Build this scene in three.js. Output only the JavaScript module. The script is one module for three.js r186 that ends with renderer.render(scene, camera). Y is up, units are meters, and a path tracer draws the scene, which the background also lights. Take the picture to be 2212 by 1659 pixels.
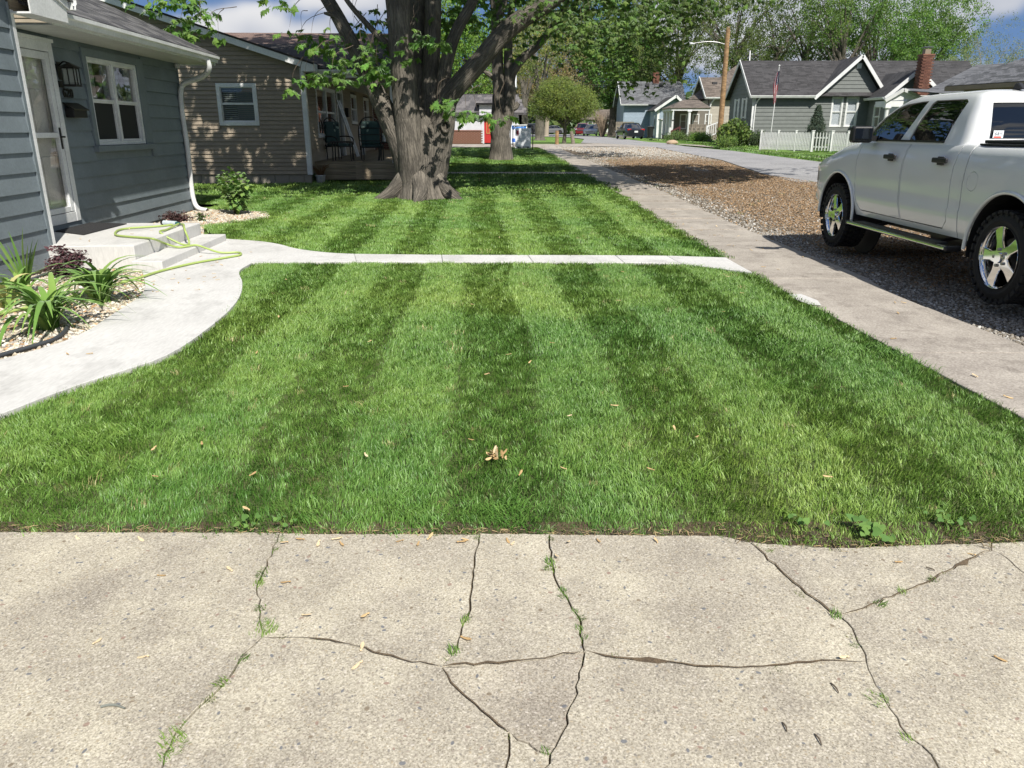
import * as THREE from 'three';
import { mergeGeometries, mergeVertices, toCreasedNormals } from 'three/addons/utils/BufferGeometryUtils.js';
import { RoundedBoxGeometry } from 'three/addons/geometries/RoundedBoxGeometry.js';
import { Brush, Evaluator, SUBTRACTION, INTERSECTION } from 'three-bvh-csg';

/* ---------- camera, sky, sun, exposure ---------- */
const scene = new THREE.Scene();
const EYE = 1.6, PITCH = 18.3 * Math.PI / 180, FOC = 1665, PX = 1106, PY = 829.5;
const camera = new THREE.PerspectiveCamera(2 * Math.atan(PY / FOC) * 180 / Math.PI, 4 / 3, 0.05, 2500);
camera.position.set(0, EYE, 0);
camera.rotation.x = -PITCH;
const renderer = new THREE.WebGLRenderer({ antialias: true });
renderer.toneMapping = THREE.LinearToneMapping;
renderer.toneMappingExposure = 1.32;
renderer.shadowMap.enabled = true;

const mulberry = s => () => { s |= 0; s = s + 0x6D2B79F5 | 0; let t = Math.imul(s ^ s >>> 15, 1 | s); t = t + Math.imul(t ^ t >>> 7, 61 | t) ^ t; return ((t ^ t >>> 14) >>> 0) / 4294967296; };
const hash = (x, y, s = 0) => { let h = Math.imul(x | 0, 374761393) ^ Math.imul(y | 0, 668265263) ^ Math.imul(s | 0, 974634777); h = Math.imul(h ^ h >>> 13, 1274126177); h ^= h >>> 16; return (h >>> 0) / 4294967296; };
const sm = t => t * t * (3 - 2 * t);
const lerp = (a, b, t) => a + (b - a) * t;
const clamp = (x, a = 0, b = 1) => Math.min(b, Math.max(a, x));
const sstep = (a, b, x) => sm(clamp((x - a) / (b - a)));
// value noise, periodic with period p (cells) when p > 0
function vn(x, y, p = 0, s = 0) {
  const xi = Math.floor(x), yi = Math.floor(y), fx = sm(x - xi), fy = sm(y - yi);
  const w = p ? (v => ((v % p) + p) % p) : (v => v);
  const a = hash(w(xi), w(yi), s), b = hash(w(xi + 1), w(yi), s), c = hash(w(xi), w(yi + 1), s), d = hash(w(xi + 1), w(yi + 1), s);
  return lerp(lerp(a, b, fx), lerp(c, d, fx), fy);
}
function fbm(x, y, o = 4, p = 0, s = 0) { let v = 0, a = 0.5, n = 0; for (let i = 0; i < o; i++) { v += a * vn(x, y, p, s + i); n += a; a *= 0.5; x *= 2; y *= 2; p *= 2; } return v / n; }
function vn3(x, y, z, s = 0) { const zi = Math.floor(z), f = sm(z - zi); return lerp(vn(x, y, 0, s + zi * 57), vn(x, y, 0, s + (zi + 1) * 57), f); }
function fbm3(x, y, z, o, s) { let v = 0, a = 0.5, n = 0; for (let i = 0; i < o; i++) { v += a * vn3(x, y, z, s + i * 7); n += a; a *= 0.55; x *= 2.1; y *= 2.1; z *= 2.1; } return v / n; }

const SUN = new THREE.Vector3(0.53, 1.44, 1.2).normalize();
{
  const w = 1024, h = 512, d = new Float32Array(w * h * 4), K = 0.33;
  for (let j = 0; j < h; j++) for (let i = 0; i < w; i++) {
    const el = ((j + 0.5) / h - 0.5) * Math.PI, az = ((i + 0.5) / w - 0.5) * 2 * Math.PI;
    const y = Math.sin(el), c = Math.cos(el), x = c * Math.cos(az), z = c * Math.sin(az), t = Math.max(0, y);
    const g = Math.pow(1 - t, 4), col = [lerp(0.17, 0.42, g), lerp(0.38, 0.72, g), lerp(0.95, 1.25, g)];
    const st = 1.6 + 1.2 * (1 - t), F0 = 4.2, q = fbm3(x * F0 + 34.5, y * F0 * st, z * F0 + 3.1, 6, 11), q2 = fbm3(x * F0 + 34.5, y * F0 * st + 0.22, z * F0 + 3.1, 4, 11);
    const cov = sstep(0.465, 0.53, q) * (y > 0 ? 1 : 0), top = clamp(0.5 + (q - q2) * 3.2);
    const cl = [lerp(0.62, 1.18, top), lerp(0.68, 1.18, top), lerp(0.82, 1.2, top)];
    const o = (j * w + i) * 4;
    for (let k = 0; k < 3; k++) d[o + k] = K * lerp(col[k], cl[k] * 1.6, cov);
    d[o + 3] = 1;
  }
  const sky = new THREE.DataTexture(d, w, h, THREE.RGBAFormat, THREE.FloatType);
  sky.mapping = THREE.EquirectangularReflectionMapping; sky.magFilter = sky.minFilter = THREE.LinearFilter; sky.needsUpdate = true;
  scene.background = sky; scene.environment = sky;
}
const sun = new THREE.DirectionalLight(new THREE.Color(1, 0.955, 0.88), 5);
sun.position.copy(SUN).multiplyScalar(80).add(new THREE.Vector3(0, 0, -25));
sun.target.position.set(0, 0, -25); scene.add(sun.target);
sun.castShadow = true; sun.shadow.mapSize.set(4096, 4096);
Object.assign(sun.shadow.camera, { left: -60, right: 60, top: 60, bottom: -60, near: 1, far: 220 });
scene.add(sun);

/* ---------- pixels to places ---------- */
const V = (x, y, z) => new THREE.Vector3(x, y, z);
const KN = [[0, 0], [13, 0], [22, .15], [35, .32], [47, .5], [56, .7], [80, .72], [400, .9], [3000, .9]];
const HT = z => { const d = -z; if (d <= 0) return 0; for (let i = 0; i + 1 < KN.length; i++) if (d <= KN[i + 1][0]) return lerp(KN[i][1], KN[i + 1][1], (d - KN[i][0]) / (KN[i + 1][0] - KN[i][0])); return .9; };
const rayOf = (px, py) => { const u = (px - PX) / FOC, v = -(py - PY) / FOC; return V(u, v * Math.cos(PITCH) - Math.sin(PITCH), -(Math.cos(PITCH) + v * Math.sin(PITCH))); };
// the pixel grid is 2212 x 1659 over the whole photograph
function G(px, py, dy = 0) { const r = rayOf(px, py); let t = 0.5; for (let i = 0; i < 60; i++) { const f = EYE + r.y * t - HT(r.z * t) - dy; t += f / Math.max(0.004, -r.y) * 0.7; if (t < 0.1) t = 0.1; } return V(r.x * t, EYE + r.y * t, r.z * t); }
function atZ(px, py, z) { const r = rayOf(px, py), t = z / r.z; return V(r.x * t, EYE + r.y * t, z); }

/* ---------- naming ---------- */
const used = {};
const uniq = n => { if (!(n in used)) { used[n] = 0; return n; } used[n]++; return n + '_' + String(used[n]).padStart(3, '0'); };
function tag(o, label, category, group, kind) { if (label) o.userData.label = label; if (category) o.userData.category = category; if (group) o.userData.group = group; if (kind) o.userData.kind = kind; return o; }
function thing(name, label, category, pos = V(0, 0, 0), turn = 0, group) { const o = new THREE.Group(); o.name = uniq(name); o.position.copy(pos); o.rotation.y = turn; scene.add(o); return tag(o, label, category, group); }
function part(name, geo, mat, parent) { if (Array.isArray(geo)) geo = merge(geo); const m = new THREE.Mesh(geo, mat); m.name = name; m.castShadow = m.receiveShadow = true; parent.add(m); return m; }
function solo(name, geo, mat, label, category, group) { const m = part(uniq(name), geo, mat, scene); return tag(m, label, category, group); }
function setting(name, geo, mat, label) { const m = part(uniq(name), geo, mat, scene); m.userData.kind = 'structure'; if (label) m.userData.label = label; return m; }
// move a thing's origin to the middle of its base, its children staying where they are
function rebase(g) {
  g.updateMatrixWorld(true); const b = new THREE.Box3().setFromObject(g), c = V((b.min.x + b.max.x) / 2, b.min.y, (b.min.z + b.max.z) / 2);
  const l = g.worldToLocal(c.clone()); for (const k of g.children) k.position.sub(l); g.position.copy(c); return g;
}
function copyOf(o, pos, turn, label, group) { const c = o.clone(); c.userData = { ...o.userData }; c.name = uniq(o.name.replace(/_\d{3}$/, '')); scene.add(c); if (pos) c.position.copy(pos); if (turn !== undefined) c.rotation.y = turn; if (label) c.userData.label = label; if (group) c.userData.group = group; return c; }

/* ---------- geometry ---------- */
function plain(g) { if (g.index) g = g.toNonIndexed(); for (const k of Object.keys(g.attributes)) if (!['position', 'normal', 'uv', 'color'].includes(k)) g.deleteAttribute(k); if (!g.attributes.uv) g.setAttribute('uv', new THREE.BufferAttribute(new Float32Array(g.attributes.position.count * 2), 2)); if (!g.attributes.normal) g.computeVertexNormals(); return g; }
function merge(list) { const l = list.flat(9).map(plain); return l.length === 1 ? l[0] : mergeGeometries(l); }
function uvBox(g, s = 1, ox = 0, oy = 0) { g = plain(g); const p = g.attributes.position, n = g.attributes.normal, u = g.attributes.uv; for (let i = 0; i < p.count; i++) { const ax = Math.abs(n.getX(i)), ay = Math.abs(n.getY(i)), az = Math.abs(n.getZ(i)); if (ay >= ax && ay >= az) u.setXY(i, p.getX(i) * s + ox, p.getZ(i) * s + oy); else if (ax >= az) u.setXY(i, p.getZ(i) * s + ox, p.getY(i) * s + oy); else u.setXY(i, p.getX(i) * s + ox, p.getY(i) * s + oy); } return g; }
const box = (w, h, d, x = 0, y = 0, z = 0) => uvBox(new THREE.BoxGeometry(w, h, d)).translate(x, y, z);
const rbox = (w, h, d, r, x = 0, y = 0, z = 0) => uvBox(new RoundedBoxGeometry(w, h, d, 1, r)).translate(x, y, z);
const span = (x0, x1, y0, y1, z0, z1) => box(x1 - x0, y1 - y0, z1 - z0, (x0 + x1) / 2, (y0 + y1) / 2, (z0 + z1) / 2);
const between = (g, p, q) => { const d = q.clone().sub(p), m = new THREE.Matrix4().makeRotationFromQuaternion(new THREE.Quaternion().setFromUnitVectors(V(0, 1, 0), d.clone().normalize())); return g.applyMatrix4(m).translate((p.x + q.x) / 2, (p.y + q.y) / 2, (p.z + q.z) / 2); };
const rod = (p, q, r0, r1 = r0, n = 8) => between(plain(new THREE.CylinderGeometry(r1, r0, p.distanceTo(q), n)), p, q);
function bar(p, q, w, h) { // box along p-q, w sideways (level), h upright
  const d = q.clone().sub(p), L = d.length(), f = d.normalize(); let s = V(f.z, 0, -f.x); if (s.length() < 1e-3) s = V(1, 0, 0); s.normalize(); const u = f.clone().cross(s).multiplyScalar(-1);
  return box(w, h, L).applyMatrix4(new THREE.Matrix4().makeBasis(s, s.clone().cross(f).multiplyScalar(-1), f)).translate((p.x + q.x) / 2, (p.y + q.y) / 2, (p.z + q.z) / 2);
}
// tube along points, radius per point; wob(angle, t) multiplies the radius; uv in metres
function limb(pts, rad, n = 8, steps = 3, wob) {
  const cv = new THREE.CatmullRomCurve3(pts), N = (pts.length - 1) * steps, P = [], U = [], I = []; let up = V(0.3, 0.1, 1).normalize(), len = 0, prev = null;
  for (let i = 0; i <= N; i++) {
    const t = i / N, c = cv.getPoint(t), f = cv.getTangent(t), k = t * (pts.length - 1), a = Math.min(pts.length - 2, Math.floor(k)), r = lerp(rad[a], rad[a + 1], k - a);
    if (prev) len += c.distanceTo(prev); prev = c;
    const s = up.clone().cross(f).normalize(), b = f.clone().cross(s).normalize(); up = b.clone();
    for (let j = 0; j <= n; j++) { const an = j / n * 2 * Math.PI, rr = r * (wob ? wob(an, len, r) : 1); P.push(c.x + (s.x * Math.cos(an) + b.x * Math.sin(an)) * rr, c.y + (s.y * Math.cos(an) + b.y * Math.sin(an)) * rr, c.z + (s.z * Math.cos(an) + b.z * Math.sin(an)) * rr); U.push(j / n * 2 * Math.PI * rad[0], len); }
  }
  for (let i = 0; i < N; i++) for (let j = 0; j < n; j++) { const a = i * (n + 1) + j, b = a + n + 1; I.push(a, a + 1, b, a + 1, b + 1, b); }
  const g = new THREE.BufferGeometry(); g.setAttribute('position', new THREE.Float32BufferAttribute(P, 3)); g.setAttribute('uv', new THREE.Float32BufferAttribute(U, 2)); g.setIndex(I); g.computeVertexNormals(); return plain(g);
}
const tube = (pts, r, n = 6, steps = 6) => limb(pts, pts.map((_, i) => Array.isArray(r) ? r[i] : r), n, steps);
// flat polygon of 3-D points, thickened by th against its normal (points counterclockwise seen from outside)
function panel(pts, th = 0.02, ro = 0) {
  const u = pts[1].clone().sub(pts[0]).normalize(); let n = V(0, 0, 0); for (let i = 0; i < pts.length; i++) { const a = pts[i], b = pts[(i + 1) % pts.length]; n.x += (a.y - b.y) * (a.z + b.z); n.y += (a.z - b.z) * (a.x + b.x); n.z += (a.x - b.x) * (a.y + b.y); } n.normalize();
  const v = n.clone().cross(u), sh = new THREE.Shape(pts.map(p => { const q = p.clone().sub(pts[0]); return new THREE.Vector2(q.dot(u), q.dot(v)); }));
  const g = plain(new THREE.ExtrudeGeometry(sh, { depth: th, bevelEnabled: ro > 0, bevelSize: ro, bevelThickness: ro, bevelSegments: 1, bevelOffset: -ro }));
  return g.applyMatrix4(new THREE.Matrix4().makeBasis(u, v, n).setPosition(pts[0].clone().addScaledVector(n, -th)));
}
const sheetPlane = y => p => V(p.x, y, p.z);
// polygon on the ground (xz), cut where the terrain bends, laid dy above it
function clipZ(poly, z, keepBelow) { const out = []; for (let i = 0; i < poly.length; i++) { const a = poly[i], b = poly[(i + 1) % poly.length], ia = keepBelow ? a.y <= z : a.y >= z, ib = keepBelow ? b.y <= z : b.y >= z; if (ia) out.push(a); if (ia !== ib) { const t = (z - a.y) / (b.y - a.y); out.push(new THREE.Vector2(lerp(a.x, b.x, t), z)); } } return out; }
function sheet(pts, dy) {
  const poly = pts.map(p => new THREE.Vector2(p.x, p.z)), out = [];
  for (let i = -1; i + 1 < KN.length; i++) {
    const z1 = i < 0 ? 1e4 : -KN[i][0], z0 = -KN[i + 1][0]; let q = clipZ(clipZ(poly, z1, true), z0, false); if (q.length < 3) continue;
    q = q.filter((p, k) => p.distanceTo(q[(k + 1) % q.length]) > 1e-5); if (q.length < 3) continue;
    const g = plain(new THREE.ShapeGeometry(new THREE.Shape(q.map(p => new THREE.Vector2(p.x, -p.y))))), a = g.attributes.position, u = g.attributes.uv, nn = g.attributes.normal;
    for (let k = 0; k < a.count; k++) { const x = a.getX(k), z = -a.getY(k); a.setXYZ(k, x, HT(z) + dy, z); u.setXY(k, x, z); nn.setXYZ(k, 0, 1, 0); }
    out.push(g);
  }
  return merge(out);
}
const inside = (poly, x, z) => { let c = false; for (let i = 0, j = poly.length - 1; i < poly.length; j = i++) { const a = poly[i], b = poly[j]; if ((a.z > z) !== (b.z > z) && x < (b.x - a.x) * (z - a.z) / (b.z - a.z) + a.x) c = !c; } return c; };
const onGround = list => list.map(([x, y]) => G(x, y));
// wall frame: O, outward normal N; U runs along the wall; box(s0,s1,t0,t1,n0,n1)
class Wall {
  constructor(O, N) { this.O = O; this.N = N.clone().normalize(); this.U = V(0, 1, 0).cross(this.N).normalize(); this.M = new THREE.Matrix4().makeBasis(this.U, V(0, 1, 0), this.N).setPosition(O); }
  at(s, t, n = 0) { return V(s, t, n).applyMatrix4(this.M); }
  box(s0, s1, t0, t1, n0, n1) { return span(s0, s1, t0, t1, n0, n1).applyMatrix4(this.M); }
  rbox(s0, s1, t0, t1, n0, n1, r = 0.004) { return rbox(s1 - s0, t1 - t0, n1 - n0, r, (s0 + s1) / 2, (t0 + t1) / 2, (n0 + n1) / 2).applyMatrix4(this.M); }
  geo(g) { return g.applyMatrix4(this.M); }
}
// lap siding: range(t) gives the wall's [s0, s1] at height t; holes [s0,s1,t0,t1]
function lapBoards(W, t0, t1, e, range, holes = [], th = 0.02) {
  const out = []; const rnd = mulberry(Math.round(t1 * 977 + e * 131));
  for (let t = t0; t < t1 - 0.02; t += e) {
    const tb = Math.min(t + e, t1), A = range(t), B = range(tb - 0.002); if (A[1] - A[0] < 0.05) continue;
    let segs = [[A[0], A[1], Math.max(A[0], B[0]), Math.min(A[1], B[1])]];
    for (const h of holes) if (Math.min(tb, h[3]) - Math.max(t, h[2]) > 0.012) { const nx = []; for (const s of segs) { if (h[1] <= s[0] || h[0] >= s[1]) { nx.push(s); continue; } if (h[0] > s[0]) nx.push([s[0], h[0], s[2], h[0]]); if (h[1] < s[1]) nx.push([h[1], s[1], h[1], s[3]]); } segs = nx; }
    for (const s of segs) { if (s[1] - s[0] < 0.01) continue; out.push(boardGeo(W, s, t, tb, th * (0.9 + 0.2 * rnd()), rnd() * 9)); }
  }
  return out;
}
function boardGeo(W, [a, b, c, d], t0, t1, th, uo) {
  const v = [[a, t0, 0], [b, t0, 0], [a, t0, th], [b, t0, th], [c, t1, 0.003], [d, t1, 0.003], [c, t1, 0], [d, t1, 0]], q = [[0, 1, 3, 2], [2, 3, 5, 4], [4, 5, 7, 6], [0, 2, 4, 6], [1, 7, 5, 3]], P = [], U = [];
  for (const f of q) for (const k of [f[0], f[1], f[2], f[0], f[2], f[3]]) { P.push(...v[k]); U.push(v[k][0] + uo, v[k][1] + v[k][2]); }
  const g = new THREE.BufferGeometry(); g.setAttribute('position', new THREE.Float32BufferAttribute(P, 3)); g.setAttribute('uv', new THREE.Float32BufferAttribute(U, 2)); g.computeVertexNormals(); return g.applyMatrix4(W.M);
}

/* ---------- textures ---------- */
function tex(size, fn, srgb = true, h = size) {
  const d = new Uint8Array(size * h * 4);
  for (let j = 0; j < h; j++) for (let i = 0; i < size; i++) { const c = fn(i / size, j / h), o = (j * size + i) * 4; if (typeof c === 'number') d[o] = d[o + 1] = d[o + 2] = clamp(c) * 255; else { d[o] = clamp(c[0]) * 255; d[o + 1] = clamp(c[1]) * 255; d[o + 2] = clamp(c[2]) * 255; } d[o + 3] = 255; }
  const t = new THREE.DataTexture(d, size, h); t.wrapS = t.wrapT = THREE.RepeatWrapping; t.magFilter = THREE.LinearFilter; t.minFilter = THREE.LinearMipmapLinearFilter; t.generateMipmaps = true; if (srgb) t.colorSpace = THREE.SRGBColorSpace; t.needsUpdate = true; return t;
}
const rep = (t, x, y = x) => { const c = t.clone(); c.repeat.set(x, y); c.needsUpdate = true; return c; };
function canvasTex(w, h, draw) { const c = document.createElement('canvas'); c.width = w; c.height = h; const g = c.getContext('2d'); draw(g, w, h); const t = new THREE.CanvasTexture(c); t.colorSpace = THREE.SRGBColorSpace; return t; }
const std = (o) => new THREE.MeshStandardMaterial({ roughness: 0.8, side: THREE.DoubleSide, ...o });
const phy = (o) => new THREE.MeshPhysicalMaterial({ roughness: 0.8, side: THREE.DoubleSide, ...o });
const lin = (r, g, b) => new THREE.Color().setRGB(r, g, b);
/* ---------- ground materials ---------- */
function spots(u, v, N, s, keep) { // nearest grain in a periodic grid of cells: [inside 0..1, id]
  const x = u * N, y = v * N, xi = Math.floor(x), yi = Math.floor(y); let best = 0, id = 0;
  for (let a = -1; a <= 1; a++) for (let b = -1; b <= 1; b++) { const cx = ((xi + a) % N + N) % N, cy = ((yi + b) % N + N) % N, h = hash(cx, cy, s); if (h > keep) continue; const px = xi + a + 0.2 + 0.6 * hash(cx, cy, s + 1), py = yi + b + 0.2 + 0.6 * hash(cx, cy, s + 2), r = 0.16 + 0.38 * hash(cx, cy, s + 3), an = hash(cx, cy, s + 4) * 3.14, dx = x - px, dy = y - py, e = 1.2 + hash(cx, cy, s + 6), q = Math.hypot((dx * Math.cos(an) + dy * Math.sin(an)), (dy * Math.cos(an) - dx * Math.sin(an)) * e) / r, i = 1 - q; if (i > best) { best = i; id = hash(cx, cy, s + 5); } }
  return [best, id];
}
const aggHeight = (u, v) => { const a = spots(u, v, 110, 3, 0.75)[0], b = spots(u, v, 230, 9, 0.8)[0]; return 0.35 + 0.3 * Math.min(1, a * 2) + 0.2 * Math.min(1, b * 2) + 0.3 * (fbm(u * 200, v * 200, 2, 200, 4) - 0.5); };
const aggTex = tex(1024, (u, v) => {
  const n = fbm(u * 8, v * 8, 5, 8, 1) - 0.5, f = fbm(u * 300, v * 300, 2, 300, 5) - 0.5; const big = sstep(0.52, 0.7, fbm(u * 3, v * 3, 4, 3, 7)) * 0.05; let c = [0.675 + n * 0.14 - big + f * 0.28, 0.645 + n * 0.14 - big + f * 0.28, 0.575 + n * 0.12 - big * 0.8 + f * 0.26];
  const b = spots(u, v, 230, 9, 0.75); if (b[0] > 0.1) { const k = b[1] < 0.38 ? -0.16 : b[1] < 0.6 ? -0.05 : 0.07; c = c.map((x, i) => x + k * (i === 2 ? 1.05 : 1) * Math.min(1, b[0] * 3)); }
  const a = spots(u, v, 110, 3, 0.42); if (a[0] > 0.05) { const t = a[1], m = Math.min(1, a[0] * 4), q = t < 0.2 ? [0.47, 0.45, 0.42] : t < 0.55 ? [0.62, 0.57, 0.48] : t < 0.8 ? [0.77, 0.74, 0.69] : [0.57, 0.53, 0.48]; c = c.map((x, i) => lerp(x, q[i], m * 0.75)); }
  const d = spots(u, v, 52, 21, 0.10); if (d[0] > 0.25) { const m = Math.min(1, (d[0] - 0.25) * 6), q = d[1] < 0.5 ? [0.38, 0.39, 0.41] : d[1] < 0.8 ? [0.46, 0.41, 0.34] : [0.54, 0.45, 0.40]; c = c.map((x, i) => lerp(x, q[i], m * 0.8)); }
  return c;
});
const aggBump = tex(512, aggHeight, false);
const oldConcrete = tex(512, (u, v) => { const n = fbm(u * 5, v * 5, 5, 5, 31) - 0.5, f = fbm(u * 160, v * 160, 3, 160, 32) - 0.5, s = sstep(0.56, 0.72, fbm(u * 9, v * 9, 4, 9, 35)); const k = n * 0.16 + f * 0.2 - s * 0.06; const b = spots(u, v, 90, 38, 0.3), m = b[0] > 0.2 ? (b[1] < 0.5 ? -0.1 : 0.07) : 0; return [0.62 + k + m, 0.59 + k + m, 0.55 + k * 0.95 + m]; });
const newConcrete = tex(512, (u, v) => { const n = fbm(u * 4, v * 4, 5, 4, 41) - 0.5, f = fbm(u * 220, v * 40, 3, 40, 42) - 0.5, st = sstep(0.6, 0.75, fbm(u * 7, v * 7, 4, 7, 44)); const k = n * 0.09 + f * 0.09 - st * 0.045; return [0.76 + k, 0.755 + k, 0.74 + k]; });
const fineBump = tex(512, (u, v) => 0.5 + 0.5 * (fbm(u * 60, v * 60, 3, 60, 51) - 0.5) + 0.4 * (fbm(u * 200, v * 200, 2, 200, 53) - 0.5), false);
const asphaltTex = tex(512, (u, v) => { const n = fbm(u * 4, v * 4, 5, 4, 61) - 0.5, f = fbm(u * 250, v * 250, 2, 250, 62) - 0.5, p = sstep(0.55, 0.7, fbm(u * 3, v * 3, 3, 3, 66)); const k = n * 0.08 + f * 0.3 - p * 0.03; return [0.565 + k, 0.56 + k, 0.56 + k]; });
const soilTex = tex(512, (u, v) => { const n = fbm(u * 12, v * 12, 5, 12, 71) - 0.5, f = fbm(u * 100, v * 100, 2, 100, 72) - 0.5; return [0.30 + n * 0.14 + f * 0.2, 0.33 + n * 0.16 + f * 0.2, 0.18 + n * 0.08 + f * 0.12]; });
const dirtTex = tex(512, (u, v) => { const n = fbm(u * 12, v * 12, 5, 12, 81) - 0.5, f = fbm(u * 120, v * 120, 2, 120, 82) - 0.5; return [0.40 + n * 0.16 + f * 0.22, 0.35 + n * 0.14 + f * 0.2, 0.28 + n * 0.1 + f * 0.16]; });
const turfTex = tex(512, (u, v) => { const n = fbm(u * 14, v * 14, 5, 14, 91) - 0.5, f = fbm(u * 240, v * 240, 2, 240, 92) - 0.5; return [0.38 + n * 0.2 + f * 0.25, 0.50 + n * 0.2 + f * 0.25, 0.20 + n * 0.12 + f * 0.15]; });
const M = {
  agg: std({ map: rep(aggTex, 0.75), bumpMap: rep(aggBump, 0.75), bumpScale: 0.003, roughness: 0.92 }),
  oldc: std({ map: rep(oldConcrete, 0.6), bumpMap: rep(fineBump, 1.3), bumpScale: 0.004, roughness: 0.92 }),
  newc: std({ map: rep(newConcrete, 0.5), bumpMap: rep(fineBump, 1.5), bumpScale: 0.0016, roughness: 0.85 }),
  road: std({ map: rep(asphaltTex, 0.25), bumpMap: rep(fineBump, 0.8), bumpScale: 0.006, roughness: 0.92 }),
  soil: std({ map: rep(soilTex, 0.8), roughness: 1 }),
  dirt: std({ map: rep(dirtTex, 1.2), bumpMap: rep(fineBump, 2), bumpScale: 0.008, roughness: 1 }),
  crackdirt: std({ map: rep(dirtTex, 1.2), color: lin(0.55, 0.52, 0.46), roughness: 1 }),
  aggB: std({ map: rep(aggTex, 0.75), bumpMap: rep(aggBump, 0.75), bumpScale: 0.003, roughness: 0.92, color: lin(0.93, 0.92, 0.93) }),
  turf: std({ map: rep(turfTex, 0.33), bumpMap: rep(fineBump, 1), bumpScale: 0.02, roughness: 1 }),
  gravelbed: std({ map: rep(dirtTex, 1.5), bumpMap: rep(fineBump, 4), bumpScale: 0.01, roughness: 1, color: lin(1.3, 1.3, 1.3) }),
};
/* ---------- ground ---------- */
setting('ground', sheet([V(-900, 0, 30), V(900, 0, 30), V(900, 0, -2200), V(-900, 0, -2200)], -0.07), M.turf);

/* broken pavement in front: slabs with real gaps between them */
const rndG = mulberry(77);
function crackLine(list, amp = 0.0135) { // pixel polyline to a jagged ground polyline
  const p = onGround(list), out = []; for (let i = 0; i + 1 < p.length; i++) { const a = p[i], b = p[i + 1], L = a.distanceTo(b), n = Math.max(1, Math.round(L / 0.035)); for (let k = 0; k < n; k++) { const q = a.clone().lerp(b, k / n); if (k) { q.x += (rndG() - 0.5) * amp; q.z += (rndG() - 0.5) * amp; } out.push(q); } } out.push(p[p.length - 1]); return out;
}
const J1 = [566, 1386], J2 = [955, 1450], J3 = [1262, 1415], J4 = [1870, 1440], J5 = [1810, 1338];
const CA = crackLine([[605, 1158], [590, 1195], [570, 1240], [555, 1280], [563, 1330], J1]), CA2 = crackLine([J1, [522, 1430], [490, 1480], [450, 1520], [400, 1570], [370, 1620], [355, 1659], [250, 1980]]);
const CB = crackLine([[1037, 1160], [1025, 1230], [1015, 1300], [1010, 1340], [995, 1380], [980, 1420], J2]);
const CC = crackLine([[1187, 1160], [1190, 1210], [1200, 1260], [1230, 1310], [1250, 1340], [1258, 1390], J3]), CC2 = crackLine([J3, [1250, 1460], [1240, 1520], [1215, 1590], [1188, 1638]]), CC3 = crackLine([[1188, 1638], [1175, 1670], [1120, 1980]]);
const CD1 = crackLine([J1, [690, 1390], [770, 1405], [870, 1435], J2]), CD2 = crackLine([J2, [1100, 1438], [1200, 1426], J3]), CD3 = crackLine([J3, [1330, 1430], [1400, 1437], [1500, 1448], [1620, 1450], [1700, 1445], [1800, 1437], J4]);
const CE = crackLine([[1620, 1178], [1690, 1245], [1740, 1290], J5]), CE2 = crackLine([J5, [1840, 1365], [1862, 1410], J4]), CE3 = crackLine([J4, [1890, 1490], [1920, 1540], [1960, 1600], [2010, 1640], [2200, 1980]]);
const CF = crackLine([J5, [1880, 1315], [1940, 1290], [2020, 1255], [2080, 1225], [2140, 1196]]), CH = crackLine([[2140, 1196], [2170, 1210], [2220, 1252], [2500, 1450]]);
const CG = crackLine([J2, [990, 1500], [1060, 1560], [1098, 1590]]), CG2 = crackLine([[1098, 1590], [1160, 1630], [1188, 1638]]), CG3 = crackLine([[1098, 1590], [1094, 1660], [1060, 1980]]);
const EL = crackLine([[-500, 1150], [0, 1156], [605, 1158]], 0.006), E2 = crackLine([[605, 1158], [1037, 1160]], 0.006), E3 = crackLine([[1037, 1160], [1187, 1160]], 0.006), E4 = crackLine([[1187, 1160], [1560, 1164], [1620, 1178]], 0.01), E5 = crackLine([[1620, 1178], [1800, 1190], [1980, 1184], [2140, 1180], [2140, 1196]], 0.012), E6 = crackLine([[2140, 1180], [2300, 1170], [2700, 1160]], 0.006);
const rv = a => a.slice().reverse();
const corner = (x, z) => V(x, 0, z), pavement = new THREE.Group(); pavement.name = uniq('pavement'); pavement.userData.kind = 'structure'; scene.add(pavement);
const slabGaps = [];
function insetPoly(p, g) { const n = p.length, o = []; let area = 0; for (let i = 0; i < n; i++) { const a = p[i], b = p[(i + 1) % n]; area += a.x * b.z - b.x * a.z; } const sg = area > 0 ? 1 : -1; for (let i = 0; i < n; i++) { const a = p[(i + n - 1) % n], b = p[i], c = p[(i + 1) % n], e1 = V(b.x - a.x, 0, b.z - a.z).normalize(), e2 = V(c.x - b.x, 0, c.z - b.z).normalize(), nn = V(-(e1.z + e2.z), 0, e1.x + e2.x); if (nn.length() < 1e-4) nn.set(-e1.z, 0, e1.x); nn.normalize(); const gg = typeof g === 'function' ? g(b) : g; o.push(V(b.x + nn.x * gg * sg, 0, b.z + nn.z * gg * sg)); } return o; }
function slabGeo(poly, top, th, gap, bev = 0.004, uo = 0) {
  let q = insetPoly(poly, gap); q = q.filter((p, i) => p.distanceTo(q[(i + 1) % q.length]) > 0.002);
  const sh = new THREE.Shape(q.map(p => new THREE.Vector2(p.x, -p.z))), g = plain(new THREE.ExtrudeGeometry(sh, { depth: th - bev, bevelEnabled: bev > 0, bevelSize: bev, bevelThickness: bev, bevelSegments: 1, bevelOffset: -bev }));
  g.rotateX(-Math.PI / 2); g.translate(0, top - th, 0); const u = g.attributes.uv; for (let i = 0; i < u.count; i++) u.setXY(i, u.getX(i) + uo, u.getY(i) + uo * 1.7); return g;
}
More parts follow.
